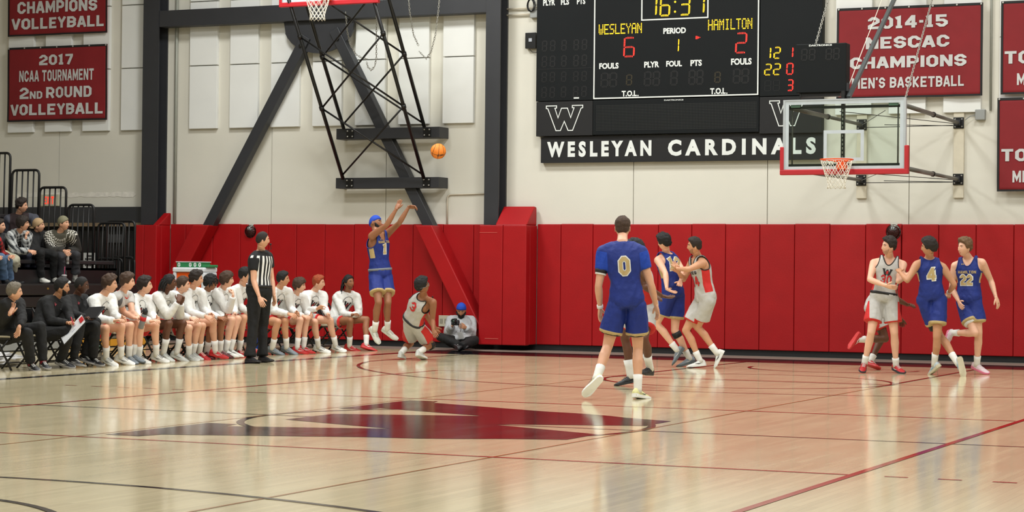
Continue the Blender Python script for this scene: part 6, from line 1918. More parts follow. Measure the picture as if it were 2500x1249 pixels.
    's31': dict(H=1.8, face=(0.997, 0.081, 0.0), look=(0.987, 0.16, 0.0), j={'pel': (-13.704, 12.942, 1.579), 'nk': (-13.571, 12.832, 1.971), 'hd': (-13.447, 12.764, 2.117), 'shR': (-13.735, 12.756, 1.899), 'shL': (-13.404, 12.966, 1.918), 'elR': (-13.627, 12.673, 1.646), 'elL': (-13.426, 13.144, 1.668), 'wrR': (-13.380, 12.705, 1.648), 'wrL': (-13.414, 12.892, 1.650), 'tpR': (-13.244, 12.658, 1.578), 'tpL': (-13.363, 12.777, 1.551), 'hipR': (-13.698, 12.852, 1.557), 'hipL': (-13.694, 13.032, 1.594), 'knR': (-13.358, 12.584, 1.548), 'knL': (-13.279, 12.917, 1.581), 'anR': (-13.479, 12.780, 1.186), 'anL': (-13.416, 13.069, 1.201), 'toR': (-13.296, 12.740, 1.104), 'toL': (-13.239, 13.013, 1.119)}),
    's32': dict(H=1.8, face=(0.964, 0.266, 0.0), look=(0.964, 0.266, 0.0), j={'pel': (-13.576, 10.869, 1.486), 'nk': (-13.321, 10.596, 1.842), 'hd': (-13.206, 10.509, 1.985), 'shR': (-13.350, 10.429, 1.759), 'shL': (-13.295, 10.773, 1.779), 'elR': (-13.405, 10.586, 1.511), 'elL': (-13.355, 10.963, 1.556), 'wrR': (-13.152, 10.552, 1.525), 'wrL': (-13.125, 10.855, 1.529), 'tpR': (-13.006, 10.489, 1.499), 'tpL': (-12.978, 10.789, 1.529), 'hipR': (-13.556, 10.779, 1.472), 'hipL': (-13.582, 10.960, 1.501), 'knR': (-13.137, 10.680, 1.514), 'knL': (-13.159, 10.878, 1.503), 'anR': (-13.258, 10.908, 1.170), 'anL': (-13.289, 11.097, 1.156), 'toR': (-13.080, 10.847, 1.092), 'toL': (-13.099, 11.043, 1.105)}),
    's33': dict(H=1.8, face=(0.964, 0.266, 0.0), look=(0.964, 0.266, 0.0), j={'pel': (-13.964, 11.623, 1.547), 'nk': (-14.193, 11.910, 1.908), 'hd': (-14.065, 11.830, 2.044), 'shR': (-14.214, 11.743, 1.822), 'shL': (-14.161, 12.090, 1.856), 'elR': (-14.278, 11.918, 1.590), 'elL': (-14.235, 12.259, 1.623), 'wrR': (-14.024, 11.897, 1.563), 'wrL': (-14.050, 12.084, 1.593), 'tpR': (-13.877, 11.837, 1.536), 'tpL': (-13.916, 11.997, 1.579), 'hipR': (-13.946, 11.534, 1.525), 'hipL': (-13.968, 11.714, 1.562), 'knR': (-13.521, 11.503, 1.467), 'knL': (-13.555, 11.613, 1.495), 'anR': (-13.698, 11.720, 1.140), 'anL': (-13.722, 11.818, 1.153), 'toR': (-13.513, 11.653, 1.087), 'toL': (-13.532, 11.767, 1.101)}),
}

blue_j = M('jersey_blue', (11, 38, 120), .7, var=.06, scale=14, bump=.9, bscale=17)
blue_u = M('undershirt_blue', (10, 62, 170), .7)
gold = M('jersey_gold', (186, 162, 112), .7)
white_c = M('white_cotton', (226, 226, 222), .85, var=.03, scale=8, bump=.9, bscale=17)
grey_j = M('jersey_grey', (186, 184, 180), .75, var=.04, scale=14, bump=.9, bscale=17)
grey_u = M('undershirt_grey', (92, 96, 102), .8)
red_j = M('trim_red', (200, 36, 34), .7)
black_c = M('black_cloth', (11, 11, 12), .85, var=.1, scale=12, bump=.9, bscale=17)
black_k = M('black_knit', (12, 12, 13), .85, bump=.8, bscale=17)
black_t = M('black_tape', (18, 18, 20), .6)
sock_w = M('sock_white', (228, 227, 222), .9)
hood_g = M('hoodie_grey', (168, 170, 172), .9, var=.06, scale=20, bump=.9, bscale=17)
navy_d = M('dark_denim', (26, 30, 46), .85, var=.15, scale=30)
jean_b = M('blue_denim', (74, 98, 128), .85, var=.15, scale=30)
khaki = M('khaki_cloth', (168, 164, 142), .85)
dark_g = M('charcoal_cloth', (44, 44, 48), .85)
print_blk = M('print_black', (24, 24, 26), .7)
print_red = M('print_red', (190, 34, 36), .7)
print_mar = M('print_maroon', (96, 30, 34), .7)
stripe_m = cloth_pattern('referee_stripes', 'stripe', (226, 226, 224), (18, 18, 20))
plaid_m = cloth_pattern('grey_plaid', 'plaid', (36, 40, 44), (176, 178, 176))
redplaid = cloth_pattern('red_plaid', 'plaid', (20, 14, 14), (150, 24, 26))
knit_m = cloth_pattern('fair_isle_knit', 'knit', (78, 76, 64), (40, 38, 34), (206, 202, 192))
vest_m = M('vest_maroon', (44, 30, 32), .85)
slate = M('slate_sleeve', (62, 64, 74), .85)

def mn(*a):
    return np.minimum.reduce(a)
def side_zone(t, a, f, arm):
    return mn(np.abs(a) - .09, .062 - np.abs(f), (t - .14) * .5, (.76 - t) * .5)
def blue_side_zone(t, a, f, arm):
    return mn(np.abs(a) - .10, .045 - np.abs(f), (t - .40) * .5, (.68 - t) * .5)
def hem_zone(q):
    return np.where(q['R'][1] < q['L'][1], q['R'][0], q['L'][0]) - .90
def grey_short_zone(q):
    nr = q['R'][1] < q['L'][1]
    t = np.where(nr, q['R'][0], q['L'][0])
    lat = np.where(nr, q['R'][2], q['L'][2])
    return np.maximum(t - .955, mn(lat - .93, t - .1))
def bench_short_zone(q):
    nr = q['R'][1] < q['L'][1]
    return np.where(nr, q['R'][0], q['L'][0]) - .93
def sleeve_zone(t, a, f, arm):
    return np.maximum.reduce([mn(arm[k][0] * .3, .12 - arm[k][1], np.abs(a) - .172) for k in 'RL'])
def ref_zone(t, a, f, arm):
    return np.maximum.reduce([(t - .88) * .5] + [mn(arm[k][0] * .3 + .01, .12 - arm[k][1], np.abs(a) - .155) for k in 'RL'] + [mn(-f - .01, (t - .72) * .5, np.abs(a) - .08)])
def vest_zone(t, a, f, arm):
    return .165 - np.abs(a)
GOLD, WHT, REDC, GRU, BLU, BLKC = (186, 162, 112), (226, 226, 222), (200, 36, 34), (92, 96, 102), (10, 60, 166), (20, 20, 22)
blue_jz = zoned(blue_j, GOLD, 'jersey_blue_gold_sides')
blue_sz = zoned(blue_j, GOLD, 'shorts_blue_gold_hem')
blue_slz = zoned(blue_j, BLU, 'jersey_blue_light_sleeves')
grey_jz = zoned(grey_j, REDC, 'jersey_grey_red_sides')
grey_sz = zoned(grey_j, REDC, 'shorts_grey_red_trim')
grey_slz = zoned(grey_j, GRU, 'jersey_grey_dark_sleeves')
ref_z = zoned(stripe_m, BLKC, 'referee_stripes_black_yoke')
vest_z = zoned(slate, (44, 30, 32), 'vest_over_slate')

TANK_B = dict(kind='tank', name='jersey', mat=blue_jz, zones=blue_side_zone, wr=.009, trim=blue_j)
TANK_G = dict(kind='tank', name='jersey', mat=grey_jz, zones=side_zone, wr=.009, trim=black_t)
SH_B = dict(mat=blue_sz, zones=hem_zone, len=.66, flare=.004, wr=.011)
SH_G = dict(mat=grey_sz, zones=grey_short_zone, len=.68, flare=.004, wr=.011)
SH_GB = dict(mat=grey_sz, zones=bench_short_zone, len=.5, flare=.002, wr=.010)
LS_W = dict(kind='long', name='warmup_shirt', mat=white_c, wr=.010, collar=white_c, ease=.017)
PANTS = dict(name='trousers', mat=black_c, wr=.012)
W_GEO = ([(u, v) for u, v in WU], [tuple(range(len(WU)))])
def arc_geo():
    pts = [(math.cos(a) * .5, math.sin(a)) for a in [math.radians(-25 + i * 230 / 20) for i in range(21)]]
    v, f = ribbon(pts, .034)
    return [(p.x, p.y) for p in v], f
EMBLEM = [dict(t=.66, w=.23, h=.24, geo=arc_geo(), mat=print_blk, name='printed_arc', cuts=1), dict(t=.585, w=.15, h=.125, geo=W_GEO, mat=print_blk, name='printed_w', cuts=1),
          dict(t=.59, w=.045, h=.07, geo=([(0, 0), (1, .1), (.9, 1), (.1, .8)], [(0, 1, 2, 3)]), mat=print_red, name='printed_patch', cuts=1),
          dict(t=.83, dx=.08, w=.035, h=.012, geo=([(0, .4), (.2, 0), (1, 1), (.25, .35)], [(0, 1, 2, 3)]), mat=print_blk, name='chest_mark', cuts=0)]
COACH_P = [dict(t=.76, dx=-.08, w=.05, h=.04, geo=W_GEO, mat=M('coach_emblem', (150, 60, 70), .7), name='chest_emblem', cuts=0), dict(t=.78, dx=.08, w=.045, h=.016, geo=([(0, .4), (.2, 0), (1, 1), (.25, .35)], [(0, 1, 2, 3)]), mat=white_c, name='chest_mark', cuts=0)]
def num(s_, side, t, h, m, om=None, w=None, dx=0, name='number'):
    g = block_geo(s_, 1.35 if om is not None else 1.05, .6)
    w = w or h * (.62 if len(s_) == 1 else 1.2)
    if s_ == '1': w = h * .42
    d = dict(t=t, side=side, w=w, h=h, geo=g, mat=m, dx=dx, name=name, cuts=2)
    if om is not None:
        d['outline'] = (block_geo(s_, 2.0, .6 - .0), om, .012)
    return d
def word(s_, side, t, w, h, m, name='team_name'):
    return dict(t=t, side=side, w=w, h=h, geo=block_geo(s_, 1.2, .8), mat=m, name=name, cuts=1)
ARMOUR = dict(t=.86, dx=-.07, w=.03, h=.02, geo=block_geo('H', 1.0), mat=gold, name='chest_mark', cuts=0)
BLK, DBR, BRN, LBR, GRY, RED, SND = (18, 16, 16), (36, 26, 20), (66, 46, 32), (104, 78, 52), (108, 100, 88), (150, 66, 30), (126, 108, 78)
SW, SWG, SRD, SBK, SGY, SBL = ((222, 222, 216), (228, 228, 224), (40, 40, 42)), ((196, 198, 192), (206, 206, 200), (150, 150, 148)), ((176, 20, 26), (190, 40, 40), (236, 226, 220)), ((22, 22, 24), (150, 148, 146), (220, 220, 218)), ((120, 130, 138), (84, 92, 96), (190, 194, 196)), ((24, 24, 26), (40, 40, 44), (60, 60, 64))
def benchp(label, skin, hair, shoes, socks=sock_w, **k):
    d = dict(label=label, skin=skin, hair=hair, top=dict(LS_W), legs='bare', bottom=dict(SH_GB), socks=socks, shoes=shoes, prints=EMBLEM, bend=.05, curl=(.75, .75), group='players and coaches on the bench', sock_len=.16)
    d.update(k)
    return d
def coach(label, skin, hair, **k):
    d = dict(label=label, skin=skin, hair=hair, top=dict(kind='long', name='pullover', mat=black_k, wr=.011, collar=black_k, ease=.022), legs='pants', bottom=dict(PANTS, leg=.05), shoes=SBK, prints=COACH_P, bend=.06, curl=(.6, .5), group='players and coaches on the bench', socks=black_c, sock_len=.08)
    d.update(k)
    return d
def blue(label, skin, hair, shoes, prints, **k):
    d = dict(label=label, skin=skin, hair=hair, top=dict(TANK_B), legs='bare', bottom=dict(SH_B), socks=sock_w, shoes=shoes, prints=prints, bend=.01, curl=(.4, .4))
    d.update(k)
    return d
def grey(label, skin, hair, shoes, prints, **k):
    d = dict(label=label, skin=skin, hair=hair, top=dict(TANK_G), legs='bare', bottom=dict(SH_G), socks=sock_w, shoes=shoes, prints=prints, bend=.01, curl=(.4, .4))
    d.update(k)
    return d
WARD = {
 'p0': blue('player in blue 0 seen from behind walking on the near court', 'light', ('fade', BRN), ((214, 210, 150), (232, 232, 228), (60, 66, 90)), [num('0', 'back', .60, .195, gold, white_c, .112)],
            top=dict(kind='tee', name='jersey', mat=blue_slz, zones=sleeve_zone, wr=.010, collar=blue_j, ease=.02), voxel=.010, gvoxel=.012,
            bands=[('shL', 'elL', .50, .60, .066, black_t, 'arm_band'), ('shL', 'elL', .61, .66, .060, white_c, 'arm_tape'), ('elL', 'wrL', .86, 1.0, .034, white_c, 'wrist_band'), ('hipR', 'knR', .60, .695, .100, black_t, 'tights'), ('hipL', 'knL', .60, .695, .100, black_t, 'tights')]),
 'hidden': grey('player in grey with black shoes half hidden behind the player in blue 0', 'deep', ('afro', BLK), SBL, [], sock_len=.2, bottom=dict(SH_G, zones=bench_short_zone)),
 'bknee': blue('player in blue with a black knee strap backing into a defender', 'fair', ('curly', BLK), SGY, [num('12', 'back', .72, .2, gold, white_c)], bands=[('knR', 'anR', .06, .24, .068, black_t, 'knee_strap')], sock_len=.13, curl=(.5, .3)),
 'g14': grey('player in grey 14 in profile pushing the player in blue with the knee strap', 'olive', ('short', DBR), SW, [num('14', 'front', .44, .15, print_red, None), word('WES', 'front', .64, .2, .055, print_blk)], sock_len=.15, curl=(.3, .3), beard='stubble'),
 'g30': grey('player in grey 30 with red shoes looking left beside the player in blue 4', 'fair', ('messy', DBR), ((176, 20, 26), (40, 44, 56), (226, 226, 224)), [num('30', 'front', .45, .12, print_red, None, .15), dict(t=.62, w=.14, h=.1, geo=W_GEO, mat=print_blk, name='chest_emblem', cuts=1), dict(t=.625, w=.035, h=.05, geo=([(0, 0), (1, .1), (.9, 1), (.1, .8)], [(0, 1, 2, 3)]), mat=print_red, name='chest_patch', cuts=0)],
            sock_len=.10, curl=(.25, .8), beard='stubble', bottom=dict(SH_G, belt=black_t)),
 'gdark': grey('player in grey running bent low behind the player in grey 30', 'deep', ('afro', BLK), SRD, [], sock_len=.10, curl=(.8, .8)),
 'b4': blue('player in blue 4 seen from behind with curly dark hair', 'tan', ('afro', (32, 24, 20)), ((190, 204, 212), (206, 196, 170), (120, 160, 170)), [num('4', 'back', .58, .18, gold, white_c, .115)],
            bands=[('hipL', 'knL',   .60, .80, .102, black_t, 'thigh_sleeve'), ('elR', 'wrR', .84, .93, .034, white_c, 'wrist_band')], curl=(.7, .5)),
 'b22': blue('player in blue 22 with fair curly hair at the far right', 'fair', ('curly', LBR), ((222, 200, 206), (222, 120, 150), (236, 230, 232)), [num('22', 'front', .475, .145, gold, white_c, .17), word('HAMILTON', 'front', .665, .25, .042, gold), ARMOUR], sock_len=.12,
            bands=[('hipR', 'knR', .63, .72, .100, white_c, 'tights')]),
 'b1': blue('player in blue 1 with blue head wrap and beard jumping after releasing the ball', 'brown', ('durag', BLK, (20, 66, 176)), ((214, 216, 206), (206, 208, 198), (180, 182, 176)), [num('1', 'front', .62, .155, gold, white_c), word('HAMILTON', 'front', .79, .25, .042, gold), ARMOUR],
            beard='full', sock_len=.14, curl=(.15, .7), bottom=dict(SH_B, belt=M('waistband_grey', (120, 124, 130), .7))),
 'g3': grey('player in grey 3 crouching with his back to the camera near the left corner', 'brown', ('afro', BLK), SWG, [num('3', 'back', .70, .16, print_red, None, .11)], sock_len=.16, curl=(.1, .3), bands=[('knR', 'anR', -.06, .16, .068, black_t, 'knee_pad')], bottom=dict(SH_G, belt=dark_g), bend=.04),
 'photog': dict(label='photographer in grey hoodie and blue turban sitting cross-legged against the red pads', skin='tan', hair=('turban', BLK, (20, 66, 176)), beard='long', top=dict(kind='hoodie', name='hoodie', mat=hood_g, wr=.011, ease=.035), legs='pants', bottom=dict(PANTS, leg=.07), shoes=((26, 26, 28), (60, 60, 62), (210, 210, 208)), bend=.06, curl=(.8, .8), prints=()),
 'ref': dict(label='referee in black and white striped shirt and black trousers standing before the bench', skin='light', hair=('buzz', (34, 26, 22)), top=dict(kind='tee', name='striped_shirt', mat=ref_z, zones=ref_zone, uv='ang', wr=.005, collar=black_c, ease=.02, hem=.09), legs='pants', bottom=dict(PANTS, leg=.078, belt=black_t, waist=.15, ease=.026), shoes=SBL, bend=.01, curl=(.5, .5), prints=(), bulk=1.06),
 'c1': coach('grey-haired coach in black at the near end of the bench, hand at his throat', 'light', ('short', GRY), socks=M('sock_red', (140, 30, 44), .9)),
 'c2': coach('bearded coach in black writing on a whiteboard on the bench', 'tan', ('short', BLK), beard='short'),
 'c3': coach('coach in black on the bench holding a black tablet', 'dark', ('buzz', BLK)),
 'w4': benchp('curly-haired player in white shirt next to the coaches, in black-patterned white shoes', 'light', ('curly', BRN), SW),
 'w5': benchp('player in grey jersey over a grey tee on the bench, holding a water bottle', 'fair', ('messy', BRN), SGY, top=dict(kind='tee', name='jersey', mat=grey_slz, zones=sleeve_zone, wr=.006, collar=red_j, vneck=.05), prints=[word('WES', 'front', .66, .2, .07, print_blk)]),
 'w6': benchp('dark-curled player in white shirt looking up, in white shoes, past the water bottle', 'fair', ('curly', DBR), SW),
 'w7': benchp('player in white shirt with tied dreadlocks, hands clasped before his face', 'deep', ('tied', BLK), SWG, sock_len=.22, curl=(1.0, 1.0), thumbR=(-.5, -.3, .5), thumbL=(-.6, -.3, .5)),
 'w8': benchp('short-haired player in white shirt half hidden by clasped hands beside him', 'fair', ('fade', BRN), SWG),
 'w9': benchp('brown-haired player in white shirt and bright red shoes mid bench', 'light', ('messy', DBR), SRD),
 'w10': benchp('player in white shirt with short twisted locks mid bench', 'brown', ('twist', BLK), ((90, 22, 28), (60, 20, 24), (200, 190, 188))),
 'w11': benchp('player in white shirt resting his chin on his fist', 'fair', ('mop', BRN), SW, curl=(1.35, .5), thumbR=(.4, -.91, 0)),
 'w12': benchp('black-haired player in white shirt mostly hidden behind the referee', 'light', ('fade', BLK), SRD),
 'w13': benchp('black-haired player in white shirt just right of the referee', 'olive', ('short', BLK), SGY),
 'w14': benchp('brown-haired player in white shirt leaning forward beside the red-haired player', 'fair', ('mop', BRN), SRD),
 'w15': benchp('red-haired player in white shirt on the bench', 'fair', ('short', RED), SW, curl=(.6, .4)),
 'w16': benchp('last player on the bench in white shirt and red shoes, arms folded on his knees', 'brown', ('tied', BLK), SRD, beard='stubble'),
 's28': dict(label='dark-haired man in maroon vest sitting in the upper bleacher row', skin='light', hair=('messy', DBR), top=dict(kind='long', name='sweater_and_vest', mat=vest_z, zones=vest_zone, wr=.008, ease=.03), legs='pants', bottom=dict(PANTS, mat=dark_g), shoes=SBL, bend=.05, prints=()),
 's29': dict(label='spectator in grey plaid shirt with his hand at his mouth', skin='light', hair=('mop', DBR), top=dict(kind='long', name='plaid_shirt', mat=plaid_m, uv='flat', wr=.009, ease=.028), legs='pants', bottom=dict(PANTS, mat=navy_d, leg=.075), shoes=((120, 84, 64), (190, 180, 160), (230, 226, 220)), bend=.07, curl=(.6, .9), prints=()),
 's30': dict(label='spectator in black sweatshirt and backward tan cap, hands joined over his knees', skin='light', hair=('cap', DBR, (168, 140, 104)), top=dict(kind='hoodie', name='sweatshirt', mat=black_k, wr=.009, ease=.026), legs='pants', bottom=dict(PANTS, mat=black_c, leg=.06), shoes=((206, 204, 196), (214, 212, 204), (150, 150, 146)), bend=.07, curl=(.7, .7), prints=()),
 's31': dict(label='spectator in patterned knit sweater and backward olive cap holding a can', skin='light', hair=('cap', DBR, (120, 116, 92)), top=dict(kind='long', name='knit_sweater', mat=knit_m, uv='yoke', wr=.008, ease=.032), legs='pants', bottom=dict(PANTS, mat=dark_g, leg=.08, plen=.82), shoes=((210, 208, 202), (214, 212, 204), (150, 150, 146)), socks=sock_w, sock_len=.14, bend=.06, curl=(.5, .6), prints=(), bulk=1.06),
 's32': dict(label='spectator in red plaid and blue jeans cut off by the left edge', skin='light', hair=('short', DBR), top=dict(kind='long', name='plaid_shirt', mat=redplaid, uv='flat', wr=.009, ease=.028), legs='pants', bottom=dict(PANTS, mat=jean_b, leg=.075), shoes=SBL, bend=.05, prints=()),
 's33': dict(label='spectator in khaki trousers at the left edge with a tumbler bottle', skin='light', hair=('short', DBR), top=dict(kind='long', name='shirt', mat=dark_g, wr=.009, ease=.028), legs='pants', bottom=dict(PANTS, mat=khaki, leg=.075), shoes=SBL, bend=.05, prints=()),
}
B = {}
for key, w in WARD.items():
    B[key] = build_person(key, w)

# ================================================================== things held or worn
def J_(k, j):
    return B[k]['J'][j]
# ball in flight
ball_o = thing('basketball', 'orange basketball in mid air after the shot', 'ball', (-6.15, 12.37, 3.225))
bc_ = np.array((-6.15, 12.37, 3.225))
bm_ = MB()
vs, fs = [], []
n1, n2 = 28, 40
for i in range(n1 + 1):
    for j in range(n2):
        th, ph = PI * i / n1, 2 * PI * j / n2
        vs.append((.12 * math.sin(th) * math.cos(ph), .12 * math.sin(th) * math.sin(ph), .12 * math.cos(th)))
fs = [(i * n2 + j, i * n2 + (j + 1) % n2, (i + 1) * n2 + (j + 1) % n2, (i + 1) * n2 + j) for i in range(n1) for j in range(n2)]
bm_.add(vs, fs)
skin_b = bm_.build('cover', M('ball_orange', (236, 132, 36), .55, bump=.4, bscale=240), ball_o, True)
Rb = np.array(Matrix.Rotation(.5, 3, 'X') @ Matrix.Rotation(.35, 3, 'Y') @ Matrix.Rotation(.4, 3, 'Z'))
sm_ = MB()
for kind in range(4):
    pts = []
    for i in range(48):
        a = 2 * PI * i / 48
        if kind == 0: p = (math.cos(a), math.sin(a), 0)
        elif kind == 1: p = (0, math.cos(a), math.sin(a))
        else:
            q = .62 if kind == 2 else -.62
            r_ = math.sqrt(1 - q * q)
            p = (q + .0, r_ * math.cos(a), r_ * math.sin(a))
            p = nv(np.array((q * (1 + .35 * math.cos(2 * a)), r_ * math.cos(a), r_ * math.sin(a))))
        pts.append(tuple(Rb @ (np.array(p) * .1195)))
    sm_.tube(pts, .0032, 5, True)
sm_.build('seams', M('ball_seam', (52, 30, 18), .6), ball_o, True)
fwd_c = nv(np.array(CAM_LOC) - bc_)
rt_c = nv(np.cross(np.array((0, 0, 1.0)), fwd_c))
up_c = np.cross(fwd_c, rt_c)
bvb = BVHTree.FromPolygons([Vector(v) + Vector(bc_) for v in vs], fs)
v2, f2 = fit_text(text_geo('Wilson', .02), -.045, .055, -.02, .02)
ca, sa = math.cos(.28), math.sin(.28)
project_print(v2, f2, bc_ + up_c * -.062 + rt_c * .02, rt_c * ca + up_c * sa, up_c * ca - rt_c * sa, fwd_c, bvb, 'lettering', M('ball_print', (50, 34, 24), .6), ball_o, bc_, 0, .002)

# whiteboard clipboard and marker of the bearded coach
c = np.array(J_('c2', 'wrR')) * .35 + np.array(J_('c2', 'tpL')) * .65 + np.array((.10, -.12, -.06))
ax = nv(np.array((.62, .25, .72)))
ay = nv(np.cross(np.array((-.35, -.75, .55)), ax))
az_ = np.cross(ax, ay)
wbd = thing('whiteboard', 'small white clipboard with red clip held by the bearded coach', 'clipboard', tuple(c))
m_ = MB().obox((0, 0, 0), ax, ay, az_, .21, .125, .004)
m_.build('board', M('whiteboard_face', (226, 228, 230), .3), wbd)
m_ = MB()
for k_ in (-1, 1):
    m_.obox(tuple(ay * .125 * k_), ax, ay, az_, .21, .004, .006)
    m_.obox(tuple(ax * .21 * k_), ax, ay, az_, .004, .125, .006)
m_.build('edge', black_t, wbd)
MB().obox(tuple(ax * .17 + az_ * .012), ax, ay, az_, .03, .05, .008).build('clip', print_red, wbd)
m_ = MB()
for k_, (u, v_, l_) in enumerate(((-.1, .02, .05), (0, -.04, .07), (.05, .03, .04))):
    m_.obox(tuple(ax * u + ay * v_ + az_ * .0055), ax, ay, az_, l_ / 2, .0015, .001)
m_.build('drawn_lines', M('marker_blue', (110, 130, 170), .6), wbd)
h = np.array(J_('c2', 'tpR'))
tag(MB().tube([h + np.array((.0, -.02, .06)), h + np.array((.02, .0, -.02)), h + np.array((.03, .01, -.06))], [.006, .007, .003], 8).build('marker_pen', M('pen_red', (196, 40, 66), .4), smooth=True), 'red marker pen in the hand of the bearded coach', 'pen')
# black tablet of the third coach
c = np.array(J_('c3', 'tpR')) * .5 + np.array(J_('c3', 'tpL')) * .5 + np.array((.02, -.04, .05))
ax = nv(np.array((.93, -.25, .05)))
ay = nv(np.array((-.2, .6, .5)))
az_ = nv(np.cross(ax, ay))
ay = np.cross(az_, ax)
tbl = thing('tablet', 'black tablet in a case held by the coach beside the curly-haired player', 'tablet', tuple(c))
MB().obox((0, 0, 0), ax, ay, az_, .17, .115, .01).build('case', black_t, tbl, bevel=.008)
MB().obox(tuple(-az_ * .011), ax, ay, az_, .15, .098, .001).build('screen', M('screen_dark', (16, 17, 20), .15), tbl)
# grey water bottle held by the player in grey
c = np.array(J_('w5', 'tpR')) * .6 + np.array(J_('w5', 'tpL')) * .4 + np.array((.05, -.05, -.02))
wb_ = thing('water_bottle', 'grey and black sports bottle held by the player in the grey jersey', 'bottle', tuple(c))
axb = nv(np.array((.35, -.1, .9)))
MB().lathe([(.036, -.15), (.041, -.145), (.041, .06), (.03, .08)], (0, 0, 0), axb, 16).build('body', M('bottle_grey', (120, 122, 124), .35), wb_, True)
MB().lathe([(.036, .07), (.036, .12), (.02, .135), (.012, .16)], (0, 0, 0), axb, 14).build('lid', black_t, wb_, True)
MB().lathe([(.0425, -.03), (.0425, .03)], (0, 0, 0), axb, 16).build('label_band', print_red, wb_, True)
# camera of the photographer
c = np.array(J_('photog', 'tpR')) * .55 + np.array(J_('photog', 'tpL')) * .45 + np.array((0, -.08, .02))
cm = thing('photo_camera', 'black camera with a lens in the hands of the seated photographer', 'camera', tuple(c))
ld_ = nv(np.array((.12, -1, .25)))
MB().obox((0, 0, 0), (1, 0.1, 0), ld_, np.cross(nv(np.array((1, .1, 0))), ld_), .068, .03, .045).build('camera_body', black_t, cm, bevel=.008)
MB().obox((0, 0, .055), (1, 0.1, 0), ld_, np.cross(nv(np.array((1, .1, 0))), ld_), .026, .025, .016).build('prism', black_t, cm, bevel=.006)
MB().lathe([(.036, .02), (.038, .07), (.042, .1), (.042, .13), (.034, .132), (.03, .118)], (0, 0, 0), ld_, 18).build('lens', black_gloss, cm, True)
MB().lathe([(.03, .117), (.03, .121)], (0, 0, 0), ld_, 16).build('front_glass', M('lens_glass', (40, 52, 44), .08), cm, True)
f_ = B['photog']
p0 = np.array(f_['J']['nk'])
MB().tube([p0 + np.array((-.06, -.1, .0)) - c, p0 + np.array((-.05, -.2, -.12)) - c, np.array((-.05, 0, .04))], .005, 5).build('strap', black_t, cm, True)
MB().tube([p0 + np.array((.06, -.1, .0)) - c, p0 + np.array((.05, -.2, -.14)) - c, np.array((.05, 0, .04))], .005, 5).build('strap', black_t, cm, True)
c = np.array(J_('photog', 'pel')) + np.array((.1, -.22, .12))
ps = tag(MB().obox(c, (1, 0, .25), (0, 1, .4), (-.25, -.3, 1), .045, .004, .06).build('press_pass', M('paper', (190, 190, 188), .8)), 'white press pass hanging on the lap of the seated photographer', 'badge')
MB().tube([c + np.array((0, .0, .06)), c + np.array((-.01, .03, .2)), p0 + np.array((0, -.14, -.05))], .004, 5).build('lanyard', black_t, ps, True)
# whistle lanyard of the referee
r = B['ref']
tw = r['toW']
ln_ = [tw((.05, -.06, -.135)), tw((.045, .03, -.15)), tw((.02, .10, -.16)), tw((0.0, .135, -.13)), tw((0, .12, -.085)), tw((0, .105, -.068))]
wl_ = thing('whistle', 'black whistle on a cord in the mouth of the referee', 'whistle', tuple(ln_[-1]))
MB().tube([np.array(p) - ln_[-1] for p in ln_], .0045, 6).build('cord', black_t, wl_, True)
MB().lathe([(.010, 0), (.012, .012), (.012, .024), (.008, .03)], (0, 0, 0), tuple(r['look']), 10).build('whistle_body', black_t, wl_, True)
# goggles of the crouching player
g3 = B['g3']
gm_ = MB()
for sd in (-1, 1):
    gm_.tube([np.array(g3['toW']((sd * .031 + .02 * math.cos(a), .088, .012 + .014 * math.sin(a)))) - g3['base'] for a in [i * PI / 6 for i in range(12)]], .003, 5, True)
gm_.tube([np.array(g3['toW']((.106 * math.sin(a), -.008 + .11 * math.cos(a), .008))) - g3['base'] for a in [math.radians(35 + i * 290 / 20) for i in range(21)]], .003, 5)
gm_.build('goggles', M('goggle_frame', (120, 122, 126), .4), g3['root'], True)
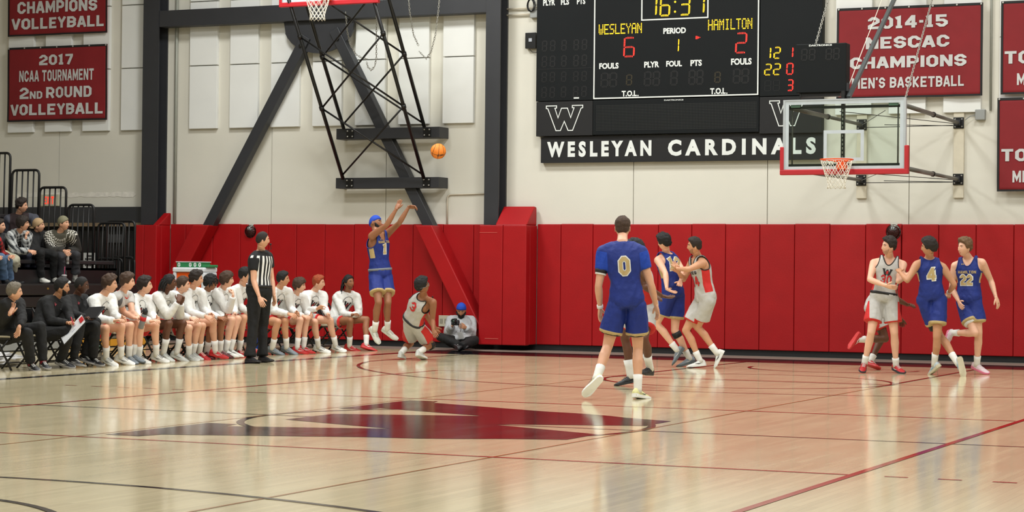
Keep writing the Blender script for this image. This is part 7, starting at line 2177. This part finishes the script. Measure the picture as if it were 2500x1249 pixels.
# spectators' drinks and food
c = np.array(J_('s31', 'tpL')) + np.array((.02, -.03, -.05))
cn = thing('drink_can', 'slim pale can held by the spectator in the knit sweater', 'can', tuple(c))
MB().lathe([(.024, -.08), (.028, -.075), (.028, .06), (.022, .072)], (0, 0, 0), (0, 0, 1), 14).build('can_body', M('can_silver', (170, 172, 168), .35, .4), cn, True)
MB().lathe([(.0285, -.04), (.0285, .03)], (0, 0, 0), (0, 0, 1), 14).build('can_label', M('can_label', (130, 124, 118), .5), cn, True)
c = np.array(J_('s33', 'tpL')) + np.array((-.02, -.05, .02))
tm = thing('tumbler_bottle', 'cream tumbler bottle with purple lid at the left edge of the bleachers', 'bottle', tuple(c))
MB().lathe([(.034, -.1), (.040, -.09), (.042, .08), (.04, .085)], (0, 0, 0), (0, 0, 1), 16).build('body', M('tumbler_cream', (214, 186, 140), .4), tm, True)
MB().lathe([(.042, .085), (.042, .115), (.03, .125)], (0, 0, 0), (0, 0, 1), 16).build('lid', M('tumbler_lid', (160, 84, 130), .4), tm, True)
MB().tube([(-.03, 0, .12), (-.03, 0, .15), (.0, 0, .16), (.03, 0, .15), (.03, 0, .12)], .006, 6).build('handle', M('tumbler_lid', (160, 84, 130), .4), tm, True)
c = np.array(J_('s33', 'tpR')) + np.array((.04, -.03, .0))
hd_ = thing('hot_dog', 'hot dog in a bun held at the left edge of the bleachers', 'food', tuple(c))
for sd in (-1, 1):
    MB().tube([(-.07, sd * .016, 0), (-.05, sd * .018, .0), (.05, sd * .018, 0), (.07, sd * .016, 0)], [.01, .02, .02, .01], 10).build('bun', M('bun_tan', (206, 154, 84), .7), hd_, True)
MB().tube([(-.085, 0, .014), (-.07, 0, .016), (.07, 0, .016), (.085, 0, .014)], [.006, .013, .013, .006], 10).build('sausage', M('sausage', (150, 60, 36), .5), hd_, True)
cp = thing('drink_cup', 'clear cup with pink straw on the bleacher deck by the spectator in black', 'cup', (-13.12, 12.35, 1.09))
MB().lathe([(.034, 0), (.045, .13), (.047, .135)], (0, 0, 0), (0, 0, 1), 16).build('cup_body', M('cup_plastic', (120, 116, 118), .3), cp, True)
MB().lathe([(.048, .135), (.048, .145), (.03, .155)], (0, 0, 0), (0, 0, 1), 16).build('lid', M('cup_lid', (190, 188, 188), .3), cp, True)
MB().tube([(0, 0, .14), (.012, 0, .29)], .004, 6).build('straw', M('straw_pink', (214, 60, 110), .4), cp, True)
